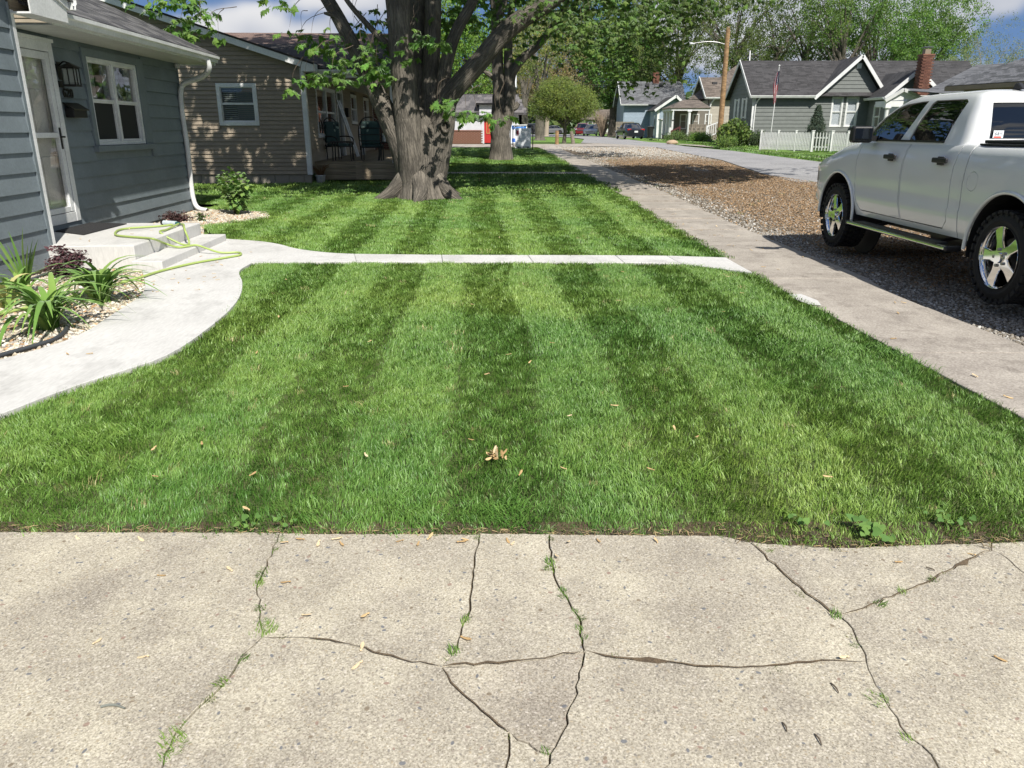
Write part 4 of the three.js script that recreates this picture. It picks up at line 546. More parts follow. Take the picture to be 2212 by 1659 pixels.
  const cabRing = (y, o = 0) => { const w = interp(hw, y) - o, f = interp(zf, y) + o, b = interp(zb, y) - o, r = []; const n = 10; for (let i = 0; i <= n; i++) { const u = -1 + 2 * i / n; r.push(V(xc + u * w * 0.93, y, f - 0.2 * (1 - u * u) + 0.0)); } r.push(V(xc + w * 0.985, y, f + 0.05)); for (let i = 1; i <= 8; i++) r.push(V(xc + w, y, lerp(f + 0.12, b - 0.12, i / 8))); r.push(V(xc + w * 0.985, y, b - 0.05), V(xc + w * 0.95, y, b - 0.012)); for (let i = 0; i <= 6; i++) r.push(V(xc + lerp(0.88, -0.88, i / 6) * w, y, b)); r.push(V(xc - w * 0.95, y, b - 0.012), V(xc - w * 0.985, y, b - 0.05)); for (let i = 0; i < 8; i++) r.push(V(xc - w, y, lerp(b - 0.12, f + 0.12, i / 7))); r.push(V(xc - w * 0.985, y, f + 0.05)); return r; };
  const ys = [1.34, 1.42, 1.5, 1.58, 1.65, 1.72, 1.78, 1.825, 1.86, 1.885, 1.9, 1.918, 1.93, 1.939, 1.945], low = y => y < 1.6 ? y : 1.6 + (y - 1.6) * 0.82, lowP = p => p.map(([a, b]) => [a, low(b)]), lowR = r => r.map(v => v.setY(low(v.y)));
  let cab = brush(loft(ys.map(y => lowR(cabRing(y))), true, 0.9)); const inner = brush(loft(ys.map(y => lowR(cabRing(y, 0.012))), true, 0.9));
  const wF = [[-10.02, 1.385], [-9.9, 1.485], [-9.72, 1.62], [-9.52, 1.745], [-9.3, 1.805], [-9.0, 1.828], [-8.87, 1.83], [-8.96, 1.6], [-9.12, 1.385]], wR = [[-8.94, 1.385], [-8.86, 1.6], [-8.77, 1.79], [-8.72, 1.832], [-8.14, 1.825], [-8.085, 1.79], [-8.11, 1.7], [-8.2, 1.385]], gl = [];
  for (const [x0, x1] of [[4.3, 4.85], [6.0, 6.6]]) for (const p of [wF, wR].map(lowP)) { gl.push(csg(inner, brush(zyPrism(p, x0, x1)), INTERSECTION).geometry); }
  const rearP = span(xc - 0.7, xc + 0.7, 1.41, 1.745, -8.1, -7.5), wsP = span(xc - 0.79, xc + 0.79, 1.38, 1.8, -10.6, -9.52);
  const rearG = csg(inner, brush(rearP), INTERSECTION).geometry, wsG = csg(inner, brush(wsP), INTERSECTION).geometry;
  for (const [x0, x1] of [[4.3, 4.85], [6.0, 6.6]]) for (const p of [wF, wR].map(lowP)) cab = csg(cab, brush(zyPrism(p, x0, x1)), SUBTRACTION); cab = csg(csg(cab, brush(rearP), SUBTRACTION), brush(wsP), SUBTRACTION);
  part('cab', cab.geometry, paintWhite, t); gl.forEach(g => part('window', g, tint, t)); part('windshield', wsG, tint, t); const rg = part('rear_window', rearG, tint, t);
  // sticker on the rear glass
  const dec = canvasTex(128, 96, (g, w, h) => { g.fillStyle = '#dfe3e6'; g.fillRect(0, 0, w, h); g.fillStyle = '#c8452f'; g.fillRect(10, 74, 96, 20); g.fillStyle = '#20262c'; g.font = 'bold 56px sans-serif'; g.textAlign = 'center'; g.fillText('681', w / 2, 64); });
  part('sticker', (() => { const g = new THREE.PlaneGeometry(0.1, 0.07); return g.translate(xc - 0.62, 1.452, -7.826); })(), std({ map: dec, roughness: 0.5, polygonOffset: true }), rg);
  part('belt_seal', [span(4.492, 4.505, 1.366, 1.386, -10.02, -8.2), span(6.355, 6.368, 1.366, 1.386, -10.02, -8.2)], blackPlastic, t);
  part('tonneau_cover', rbox(1.76, 0.03, 1.88, 0.01, xc, 1.388, -6.66), blackPlastic, t); part('bed_rail_cap', [rbox(0.09, 0.016, 1.9, 0.006, 4.56, 1.364, -6.66), rbox(0.09, 0.016, 1.9, 0.006, 6.3, 1.364, -6.66)], blackPlastic, t);
  for (const s of [-1, 1]) { const m = part('mirror', [rbox(0.25, 0.19, 0.13, 0.035, xc + s * 1.17, 1.44, -9.6), bar(V(xc + s * 0.93, 1.39, -9.72), V(xc + s * 1.1, 1.4, -9.62), 0.07, 0.06)], blackPlastic, t); part('mirror_glass', rbox(0.2, 0.145, 0.006, 0.002, xc + s * 1.17, 1.44, -9.534), tint, m); }
  for (const s of [-1, 1]) { const b = part('side_step', [rbox(0.16, 0.05, 2.28, 0.02, xc + s * 1.03, 0.385, -8.7)], chrome, t); part('tread_pad', [rbox(0.13, 0.02, 1.9, 0.006, xc + s * 1.03, 0.412, -8.7), rbox(0.165, 0.055, 0.06, 0.02, xc + s * 1.03, 0.385, -7.55), rbox(0.165, 0.055, 0.06, 0.02, xc + s * 1.03, 0.385, -9.85), ...[-9.4, -8.0].map(z => bar(V(xc + s * 0.6, 0.46, z), V(xc + s * 1.0, 0.38, z), 0.06, 0.03))], blackPlastic, b); }
  for (const z of [-10.48, -6.87]) for (const s of [-1, 1]) { wheel(t, xc + s * 0.865, 0.405, z, s, 0.41, 0.282, 0.3, true); const ln = []; for (let k = 0; k < 20; k++) { const a0 = -0.2 + k / 20 * 3.54, a1 = -0.2 + (k + 1) / 20 * 3.54, p = (a, x) => V(x, 0.43 + Math.sin(a) * 0.532, z + Math.cos(a) * 0.532), xa = xc + s * 0.58, xb = xc + s * 0.985; ln.push(panel([p(a0, xa), p(a0, xb), p(a1, xb), p(a1, xa)], 0.004)); } part('wheel_well', [...ln, xCyl(xc + s * 0.57 - 0.01, xc + s * 0.57 + 0.01, 0.43, z, 0.53)], blackPlastic, t); }
  part('chassis', [span(xc - 0.6, xc + 0.6, 0.36, 0.52, -10.9, -5.9), xCyl(xc - 0.7, xc + 0.7, 0.41, -6.87, 0.06, 12), xCyl(xc - 0.7, xc + 0.7, 0.41, -10.48, 0.06, 12)], blackPlastic, t);
  part('grille', [rbox(1.0, 0.34, 0.06, 0.02, xc, 0.86, -11.56)], blackPlastic, t); part('front_bumper', [rbox(1.78, 0.2, 0.2, 0.08, xc, 0.6, -11.44)], paintWhite, t); for (const s of [-1, 1]) { part('headlight', rbox(0.3, 0.26, 0.14, 0.04, xc + s * 0.74, 0.9, -11.45), H.darkpane, t); part('taillight', rbox(0.14, 0.36, 0.06, 0.02, xc + s * 0.9, 1.1, -5.66), std({ color: lin(0.3, 0.01, 0.01), roughness: 0.15 }), t); }
  part('rear_bumper', rbox(1.9, 0.18, 0.16, 0.03, xc, 0.56, -5.6), chrome, t);
  part('roof_antenna', (() => { const s = new THREE.Shape([[0, 0], [0.16, 0], [0.13, 0.045], [0.09, 0.05]].map(a => new THREE.Vector2(...a))); return plain(new THREE.ExtrudeGeometry(s, { depth: 0.03, bevelEnabled: true, bevelSize: 0.01, bevelThickness: 0.01, bevelSegments: 1 })).rotateY(Math.PI / 2).translate(xc - 0.35, 1.875, -8.0); })(), blackPlastic, t);
  rebase(t); t.position.y = 0;
}
/* smaller cars */
function smallCar(name, label, pos, turn, color, o = {}) { // front towards -z
  const c = thing(name, label, 'car', pos, turn, o.group), L = o.len ?? 4.6, W2 = (o.w ?? 1.8) / 2, suv = o.suv, roofY = suv ? 1.72 : 1.45, belt = suv ? 1.08 : 0.93, pm = phy({ color, roughness: 0.3, clearcoat: 1, clearcoatRoughness: 0.05 });
  const tops = suv ? [[-0.5, 0.7], [-0.48, 0.92], [-0.2, 1.05], [0.46, 1.1], [0.5, 0.9]] : [[-0.5, 0.6], [-0.47, 0.72], [-0.2, 0.9], [-0.1, 0.94], [0.25, 0.97], [0.46, 0.98], [0.5, 0.8]], hwK = [[-0.5, 0.72], [-0.46, 0.88], [-0.35, 0.99], [0, 1], [0.38, 0.98], [0.47, 0.9], [0.5, 0.76]];
  const ring = u => { const w = interp(hwK, u) * W2, tp = interp(tops, u), b = 0.24, l = [[w * 0.8, b], [w * 0.97, b + 0.03], [w, lerp(b, tp, 0.45)], [w * 0.985, lerp(b, tp, 0.75)], [w * 0.93, tp - 0.02], [w * 0.8, tp], [w * 0.3, tp + 0.03]]; return [...l.map(([x, y]) => V(-x, y, u * L)), ...l.slice().reverse().map(([x, y]) => V(x, y, u * L))]; };
  const st = []; for (let u = -0.5; u <= 0.5001; u += 0.025) st.push(u); let body = brush(loft(st.map(ring), true, 0.6)); const wz = [-L * 0.3, L * 0.29], wr = suv ? 0.37 : 0.33; for (const z of wz) for (const s of [-1, 1]) body = csg(body, brush(xCyl(s < 0 ? -W2 - 0.1 : W2 - 0.28, s < 0 ? -W2 + 0.28 : W2 + 0.1, wr, z, wr + 0.06, 20)), SUBTRACTION);
  part('body', body.geometry, pm, c);
  const f0 = (suv ? -0.2 : -0.2) * L, f1 = (suv ? -0.08 : -0.03) * L, b0 = (suv ? 0.47 : 0.36) * L, b1 = (suv ? 0.42 : 0.18) * L, cr = (t, o2 = 0) => { const y = lerp(belt - 0.02, roofY, t), e = t > 0.9 ? (t - 0.9) * 1.5 : 0, w = lerp(W2 * 0.93, W2 * 0.7, t) - e + o2, f = lerp(f0, f1, t) + e * 2 - o2, b = lerp(b0, b1, t) - e * 2 + o2; return [[-w * 0.9, f], [0, f - 0.1], [w * 0.9, f], [w, f + 0.12], [w, (f + b) / 2], [w, b - 0.12], [w * 0.9, b], [0, b + 0.06], [-w * 0.9, b], [-w, b - 0.12], [-w, (f + b) / 2], [-w, f + 0.12]].map(([x, z]) => V(x, y, z)); };
  part('window', loft([0, 0.3, 0.6, 0.85, 0.93].map(t => cr(t)), true, 0.9), tint, c);
  const pill = []; for (const i of [0, 2, 4, 6, 8, 10]) pill.push(limb([0, 0.3, 0.6, 0.9].map(t => cr(t, 0.002)[i]), [0.035, 0.032, 0.03, 0.03], 6, 1)); part('pillar', pill, pm, c); part('roof', loft([0.86, 0.93, 0.97, 1.0].map(t => cr(t, 0.012)), true, 0.9), pm, c);
  for (const z of wz) for (const s of [-1, 1]) wheel(c, s * (W2 - 0.12), wr, z, s, wr, wr * 0.66, 0.2, false, o.rim ?? chrome);
  const red = std({ color: lin(0.35, 0.015, 0.012), roughness: 0.15 }), clr = phy({ color: lin(0.6, 0.62, 0.64), roughness: 0.08 });
  for (const s of [-1, 1]) { part('taillight', rbox(0.36, 0.13, 0.08, 0.02, s * (W2 - 0.28), suv ? 0.95 : 0.84, L * 0.485), red, c); part('headlight', rbox(0.34, 0.13, 0.2, 0.03, s * (W2 - 0.27), suv ? 0.82 : 0.66, -L * 0.465), clr, c); const m = part('mirror', rbox(0.16, 0.12, 0.1, 0.03, s * (W2 + 0.05), belt + 0.06, f0 + 0.35), pm, c); }
  part('grille', rbox(W2 * 1.1, 0.16, 0.06, 0.02, 0, suv ? 0.72 : 0.55, -L * 0.497), steel, c); part('bumper', [rbox(W2 * 1.5, 0.16, 0.08, 0.02, 0, 0.38, L * 0.49), rbox(W2 * 1.5, 0.14, 0.08, 0.02, 0, 0.34, -L * 0.488)], o.bumper ?? blackPlastic, c);
  part('licence_plate', rbox(0.32, 0.16, 0.02, 0.004, 0, 0.66, L * 0.503), sidePaint(0.7, 0.72, 0.74), c); return c;
}
{
  const p = G(1366, 301), cg = 'cars parked along the street';
  smallCar('sedan', 'dark blue-black sedan parked beside the far grassy verge, its rear to the maple', V(p.x, HT(p.z), p.z - 2), 0.12, lin(0.012, 0.014, 0.02), { group: cg });
  const q = G(1192, 290.2); smallCar('sedan', 'grey sedan standing side-on across the end of the street', V(q.x, HT(q.z), q.z - 1), Math.PI / 2 + 0.05, lin(0.12, 0.125, 0.13), { group: cg });
  const a = G(1262, 292.2), b = G(1280, 293.6); smallCar('suv', 'dark red and silver sport utility vehicle behind the silver sedan', V(a.x, HT(a.z), a.z - 3), Math.PI - 0.2, lin(0.16, 0.012, 0.014), { suv: true, len: 4.8, w: 1.95, group: cg, bumper: steel }); smallCar('sedan', 'silver sedan facing the maple, partly behind the bare twiggy shrub', V(b.x, HT(b.z), b.z - 1), Math.PI - 0.25, lin(0.55, 0.57, 0.58), { len: 4.9, w: 1.88, group: cg });
  const e = G(1150, 291); smallCar('suv', 'dark vehicle half hidden behind the pale tree trunk at the corner', V(e.x - 0.8, HT(e.z), e.z - 1), Math.PI / 2, lin(0.02, 0.022, 0.025), { suv: true, group: cg });
}
/* ---------- trees ---------- */
const barkTex = tex(512, (u, v) => { const w = fbm(u * 6, v * 6, 3, 6, 141) * 0.25, a = Math.abs(fbm((u + w * 0.15) * 26, v * 5, 4, 0, 142) * 2 - 1), n = fbm(u * 5, v * 5, 3, 5, 145) - 0.5, f = fbm(u * 90, v * 40, 2, 0, 146) - 0.5; const k = 0.40 + sstep(0.02, 0.32, a) * 0.10 + n * 0.16 + f * 0.14; return [k * 1.02, k * 0.985, k * 0.93]; });
const barkBump = tex(512, (u, v) => { const w = fbm(u * 6, v * 6, 3, 6, 141) * 0.25, a = Math.abs(fbm((u + w * 0.15) * 26, v * 5, 4, 0, 142) * 2 - 1), f = fbm(u * 90, v * 40, 2, 0, 146); return sstep(0.0, 0.4, a) * 0.75 + f * 0.25; }, false);
const T = { bark: std({ color: lin(0.68, 0.65, 0.6), map: rep(barkTex, 0.9, 0.6), bumpMap: rep(barkBump, 0.9, 0.6), bumpScale: 0.02, roughness: 0.95 }), darkbark: std({ color: lin(0.5, 0.46, 0.42), map: rep(barkTex, 1, 0.6), roughness: 0.95 }), twig: std({ color: lin(0.11, 0.085, 0.06), roughness: 0.95 }), leaf: phy({ color: lin(1, 1, 1), transmission: 0.42, thickness: 0, roughness: 0.95 }), leafFar: phy({ color: lin(1, 1, 1), transmission: 0.3, thickness: 0, roughness: 0.95 }) };
function leafShape(s) { // lobed maple leaf lying in xz, stalk at origin, tip towards +z
  const o = [[0, 0], [0.16, -0.04], [0.34, 0.02], [0.2, 0.2], [0.55, 0.34], [0.24, 0.42], [0.2, 0.6], [0.0, 1.0], [-0.2, 0.6], [-0.24, 0.42], [-0.55, 0.34], [-0.2, 0.2], [-0.34, 0.02], [-0.16, -0.04]], P = [], I = []; P.push(0, 0, 0.3 * s); for (const [x, z] of o) P.push(x * s, -0.25 * s * Math.abs(x) - 0.12 * s * z * z, z * s); for (let i = 1; i <= o.length; i++) I.push(0, i, i % o.length + 1); const g = new THREE.BufferGeometry(); g.setAttribute('position', new THREE.Float32BufferAttribute(P, 3)); g.setIndex(I); g.computeVertexNormals(); return plain(g);
}
function sprigGeo(seed, n, len, ls) {
  const r = mulberry(seed), out = [rod(V(0, 0, 0), V(0.02, -len * 0.25, len), 0.004, 0.002, 4)];
  for (let i = 0; i < n; i++) { const t = 0.25 + 0.8 * (i / n), a = (i % 2 ? 1 : -1) * (0.7 + r() * 0.7) + (r() - 0.5) * 0.5, g = leafShape(ls * (0.7 + 0.5 * r())); g.rotateX(0.25 + r() * 0.9).rotateZ((r() - 0.5) * 0.9).rotateY(i === n - 1 ? 0 : a).translate(0, -len * 0.25 * t, len * t); out.push(g); }
  return merge(out);
}
function clumpGeo(seed, n, rad, ls) { const r = mulberry(seed), P = [], I = []; for (let i = 0; i < n; i++) { const c = V(r() - 0.5, r() - 0.5, r() - 0.5).multiplyScalar(2 * rad), a = V(r() - 0.5, r() - 0.7, r() - 0.5).normalize(), b = V(r() - 0.5, r() - 0.5, r() - 0.5).cross(a).normalize(), s = ls * (0.6 + 0.8 * r()), k = P.length / 3, d = a.clone().cross(b).multiplyScalar(s * 0.12); for (const q of [c.clone().addScaledVector(a, -s * 0.5), c.clone().addScaledVector(b, s * 0.32).add(d), c.clone().addScaledVector(a, s * 0.5), c.clone().addScaledVector(b, -s * 0.32).add(d)]) P.push(q.x, q.y, q.z); I.push(k, k + 1, k + 2, k, k + 2, k + 3); } const g = new THREE.BufferGeometry(); g.setAttribute('position', new THREE.Float32BufferAttribute(P, 3)); g.setIndex(I); g.computeVertexNormals(); return g; }
function scatter(name, parent, geo, mat, list, colorFn, seed = 9) { // list of [pos, scale, dir?]
  const im = new THREE.InstancedMesh(geo, mat, list.length), r = mulberry(seed), m = new THREE.Matrix4(), q = new THREE.Quaternion(), e = new THREE.Euler(), c = new THREE.Color(); im.name = name; im.userData.kind = 'stuff'; im.castShadow = im.receiveShadow = true;
  list.forEach(([p, s, yaw], i) => { e.set((r() - 0.5) * 1.2, yaw !== undefined ? yaw + (r() - 0.5) * 1.6 : r() * 6.283, (r() - 0.5) * 1.2); q.setFromEuler(e); m.compose(p, q, V(s, s, s)); im.setMatrixAt(i, m); const k = colorFn(r, p); c.setRGB(k[0], k[1], k[2]); im.setColorAt(i, c); }); parent.add(im); return im;
}
const green = (R, Gc, B, sp = 0.35) => (r) => { const k = 1 - sp / 2 + sp * r() + (r() < 0.12 ? 0.35 : 0), y = r(); return [R * k * (0.85 + 0.35 * y), Gc * k, B * k * (1.1 - 0.3 * y)]; };
const bumpy = (amp, f, s) => (a, l) => 1 + amp * (2 * Math.abs(vn(a * f, l * 2.2, 0, s) - 0.5) + 0.6 * (vn(a * f * 2.3, l * 5, 0, s + 1) - 0.5) - 0.4);
const inEll = (r, c, rad, shell = 0.25) => { for (; ;) { const x = r() * 2 - 1, y = r() * 2 - 1, z = r() * 2 - 1, d = x * x + y * y + z * z; if (d > 1 || d < shell * shell) continue; return V(c.x + x * rad.x, c.y + y * rad.y, c.z + z * rad.z); } };
/* the large silver maple */
const mapleLeaf = green(0.115, 0.25, 0.025);
{
  const t = thing('maple_tree', 'large silver maple with several thick grey limbs on the striped lawn', 'tree'), Z = (x, y, z) => atZ(x, y, z), g0 = G(905, 428).y, out = [];
  const seam = (a, l) => bumpy(0.10, 5, 3)(a, l);
  const flare = [];
  const stem = (pts, rad, n = 28, st = 14, amp = 0.055, s = 3) => limb(pts, rad.map(q => q * 0.88), n, st, bumpy(amp, 5, s));
  const trunk = part('trunk', [
    limb([V(-2.1, g0 - 0.15, -18.3), V(-2.1, g0 + 0.25, -18.3), V(-2.08, g0 + 0.8, -18.3), V(-2.06, g0 + 1.5, -18.3), V(-2.1, g0 + 2.0, -18.3)], [0.74, 0.57, 0.49, 0.4, 0.06], 44, 14, (a, l, r) => bumpy(0.06, 6, 3)(a, l) * (1 + 0.12 * Math.max(0, 1 - l / 0.7) * Math.cos(5 * a + 0.7))),
    ...[0.4, 1.5, 2.7, 3.6, 4.6, 5.6].map((a, i) => limb([V(-2.1 + Math.cos(a) * 0.2, g0 + 0.75, -18.3 + Math.sin(a) * 0.2), V(-2.1 + Math.cos(a) * 0.42, g0 + 0.42, -18.3 + Math.sin(a) * 0.42), V(-2.1 + Math.cos(a) * 0.72, g0 + 0.12, -18.3 + Math.sin(a) * 0.72), V(-2.1 + Math.cos(a + 0.1) * 1.25, g0 - 0.12, -18.3 + Math.sin(a + 0.1) * 1.25)], [0.2, 0.2, 0.16, 0.05], 12, 6, bumpy(0.15, 3, i))),
    stem([Z(897, 420, -18.2), Z(890, 340, -18.05), Z(880, 250, -18.0), Z(868, 120, -17.95), Z(860, 0, -17.95), V(-2.75, 7, -18), V(-3.1, 11, -18.2)], [0.42, 0.36, 0.325, 0.305, 0.3, 0.24, 0.1]),
    stem([Z(922, 420, -18.35), Z(942, 340, -18.3), Z(955, 270, -18.3), Z(968, 215, -18.3), Z(1030, 140, -18.2), Z(1100, 62, -18.1), Z(1210, -15, -18), V(2.6, 5.6, -18), V(5.5, 7.5, -18.3)], [0.42, 0.36, 0.33, 0.25, 0.235, 0.225, 0.21, 0.18, 0.08]),
    stem([Z(892, 400, -18.3), Z(868, 315, -18.2), Z(838, 250, -18.2), Z(796, 166, -18.2), Z(750, 74, -18.2), Z(705, -5, -18.2), V(-5.2, 6.0, -18.4), V(-7.4, 8.6, -18.8)], [0.36, 0.33, 0.27, 0.2, 0.17, 0.155, 0.13, 0.06]),
    stem([Z(915, 380, -18.5), Z(930, 260, -18.6), Z(932, 140, -18.75), Z(936, 0, -18.9), V(-1.8, 7, -19.4), V(-1.4, 11, -20)], [0.3, 0.3, 0.22, 0.2, 0.15, 0.07]),
    stem([Z(940, 330, -18.45), Z(955, 250, -18.5), Z(962, 150, -18.5), Z(985, 70, -18.5), Z(1022, 0, -18.5), V(-0.3, 6, -18.6), V(0.8, 9, -19)], [0.24, 0.22, 0.17, 0.15, 0.13, 0.1, 0.05]),
    stem([Z(905, 360, -18.6), Z(905, 260, -18.7), Z(900, 100, -19), Z(905, -30, -19.3), V(-2.3, 8, -21)], [0.3, 0.28, 0.22, 0.19, 0.08]),
    stem([Z(760, 92, -18.2), Z(730, 40, -18.1), Z(700, 28, -18)].reverse(), [0.03, 0.06, 0.07], 10, 6), stem([Z(850, 110, -18.1), Z(800, 60, -17.9), Z(760, 15, -17.8), Z(735, -20, -17.8)], [0.1, 0.07, 0.06, 0.05], 10, 6),
    stem([Z(1005, 165, -18.2), Z(1060, 90, -18.6), Z(1085, 20, -18.8), V(0.4, 6, -19)], [0.14, 0.1, 0.09, 0.05], 12, 8),
  ], T.bark, t);
  part('knot_hole', [new THREE.TorusGeometry(0.1, 0.035, 8, 16).scale(0.8, 1.2, 1).translate(0, 0, 0).applyMatrix4(new THREE.Matrix4().setPosition(Z(962, 272, -17.98)))], T.bark, trunk); part('hollow', [new THREE.SphereGeometry(0.09, 12, 8).scale(0.8, 1.2, 0.2).applyMatrix4(new THREE.Matrix4().setPosition(Z(962, 272, -18.02)))], T.darkbark, trunk);
  const r = mulberry(404), list = [], dist = [], br = [], big = [];
  const spray = (px, py, rx, ry, z, n, s = 1, dz = 0.8) => { const c = Z(px, py, z), sc = -z / FOC; const root = V(lerp(c.x, -2, 0.06), c.y + ry * sc + 0.25, lerp(z, -18.3, 0.1)); for (let k = 0; k < Math.min(4, 1 + n / 20); k++) { const e = inEll(r, c, V(rx * sc, ry * sc, dz), 0); br.push(tube([root.clone().add(V(r() * 0.3, r() * 0.4, 0)), root.clone().lerp(e, 0.6).add(V(0, 0.25, 0)), e], [0.008, 0.005, 0.002], 4, 4)); } const far = px > 1095; for (let i = 0; i < n * (far ? 2.4 : 1); i++) { const p = inEll(r, c, V(rx * sc, ry * sc, far ? 1.5 : dz), 0); (far ? dist : list).push([p, (far ? 0.55 : 0.82) * s * (0.75 + 0.5 * r())]); } };
  for (const a of [[690, 100, 60, 30, -17.4, 26], [760, 130, 60, 40, -17.3, 34], [815, 150, 40, 35, -17.3, 26], [670, 168, 40, 12, -17.2, 13], [725, 172, 45, 14, -17.2, 16], [632, 192, 12, 8, -17.2, 5], [845, 70, 45, 55, -18.6, 36], [770, 50, 30, 30, -18.6, 14], [640, 78, 25, 22, -17.2, 9], [800, 100, 40, 30, -18, 20], [895, 90, 26, 34, -17.3, 20], [940, 88, 22, 24, -17.4, 14], [962, 225, 42, 16, -17.3, 20], [1018, 252, 44, 14, -17.3, 18], [1075, 255, 28, 12, -17.3, 10], [935, 40, 40, 40, -19.5, 26], [1010, 30, 50, 35, -19.5, 26],
    [380, 15, 60, 30, -17, 34], [410, 55, 40, 22, -17, 20], [455, 70, 20, 12, -17, 7], [330, 0, 50, 18, -17, 16], [420, 15, 25, 22, -17, 12], [580, 0, 30, 9, -16, 5], [620, 8, 12, 10, -16, 3],
    [1110, 20, 60, 30, -18.5, 34], [1160, 40, 60, 30, -18, 26], [1230, 30, 80, 50, -18.5, 70], [1320, 20, 80, 60, -19, 90], [1420, 10, 80, 50, -19, 80], [1290, 90, 70, 50, -19.5, 44], [1370, 110, 70, 60, -20, 56], [1450, 70, 50, 50, -20, 45], [1350, 170, 45, 36, -20.5, 20], [1240, 110, 45, 30, -19, 12], [1410, 170, 35, 35, -20.5, 12], [1500, 20, 50, 30, -18.5, 34], [1560, 0, 50, 25, -18, 26], [1130, 100, 30, 30, -20, 6], [1270, 60, 90, 40, -16.5, 40], [1400, 40, 80, 35, -16.5, 40], [1470, 120, 30, 50, -19, 16], [1640, -6, 60, 18, -18, 18]]) spray(...a);
  // the crown above the frame
  for (const [c, rad, n] of [[V(-1.5, 9.6, -19.5), V(7.4, 4.6, 5.4), 3600], [V(5.6, 8.4, -19.8), V(5.2, 3.2, 4.2), 2600], [V(-6.5, 8.2, -20), V(3.6, 2.8, 4.4), 700], [V(0, 7.2, -21.5), V(6, 1.9, 4), 800], [V(9.2, 9.0, -21), V(3.2, 2.2, 3.4), 900], [V(-0.6, 8.2, -15.4), V(3.2, 2.2, 2.0), 900]]) for (let i = 0; i < n; i++) { const p = inEll(r, c, rad, 0.45); if (fbm3(p.x * 0.55, p.y * 0.55, p.z * 0.55, 2, 77) > 0.62 || p.y < 4.9) continue; big.push([p, 1.35 + 0.7 * r()]); }
  part('branches', br, T.twig, t);
  const sp = sprigGeo(7, 7, 0.26, 0.125); scatter('crown', t, sp, T.leaf, list, mapleLeaf, 11); scatter('crown', t, sp, T.leaf, dist, green(0.10, 0.19, 0.024, 0.7), 14); scatter('crown', t, sp, T.leaf, big, mapleLeaf, 12);  // right-hand sprays: shade of backlit leaf undersides put into a darker green
  rebase(t);
}
// generic tree: trunk from base, branches to points in crown ellipsoids, leaf clumps
function tree(name, label, base, o) {
  const t = thing(name, label, o.category ?? 'tree', V(0, 0, 0), 0, o.group), r = mulberry(o.seed), top = base.clone().add(V(o.lean ?? 0, o.trunkH, o.leanZ ?? 0)), limbs = [limb([base.clone().add(V(0, -0.15, 0)), base.clone().add(V(0, 0.15, 0)), base.clone().lerp(top, 0.5).add(V((r() - 0.5) * o.trunkR, 0, 0)), top], [o.trunkR * 1.5, o.trunkR * 1.1, o.trunkR * 0.9, o.trunkR * 0.7], o.tn ?? 10, 4, bumpy(0.12, 3, o.seed % 50))], list = [];
  for (const e of o.crown) { const c = base.clone().add(V(e[0], e[1], e[2])), rad = V(e[3], e[4], e[5] ?? e[3]); for (let k = 0; k < (o.br ?? 6); k++) { const p = inEll(r, c, rad.clone().multiplyScalar(0.85), 0.3), s = base.clone().lerp(top, 0.55 + 0.45 * r()); limbs.push(limb([s, s.clone().lerp(p, 0.5).add(V(0, Math.abs(p.y - s.y) * 0.12, 0)), p], [o.trunkR * (o.brR ?? 0.4), o.trunkR * 0.22, o.trunkR * 0.05], 5, 3)); } const n = e[6]; for (let i = 0; i < n; i++) { const p = inEll(r, c, rad, o.shell ?? 0.35); if (fbm3(p.x * (o.gf ?? 0.6), p.y * (o.gf ?? 0.6), p.z * (o.gf ?? 0.6), 2, o.seed) > (o.gap ?? 0.6)) continue; list.push([p, 0.7 + 0.6 * r()]); } }
  part('trunk', limbs, o.bark ?? T.darkbark, t); scatter('crown', t, o.leaf, o.leafMat ?? T.leafFar, list, o.color, o.seed + 1); return rebase(t);
}
const clumpBig = clumpGeo(21, 16, 0.42, 0.26), clumpMid = clumpGeo(22, 18, 0.3, 0.16), clumpSmall = clumpGeo(23, 20, 0.2, 0.075), clumpTiny = clumpGeo(24, 22, 0.12, 0.05);
const gp = (px, py, d) => { const p = atZ(px, 290, -d); return V(p.x, HT(-d), -d); };
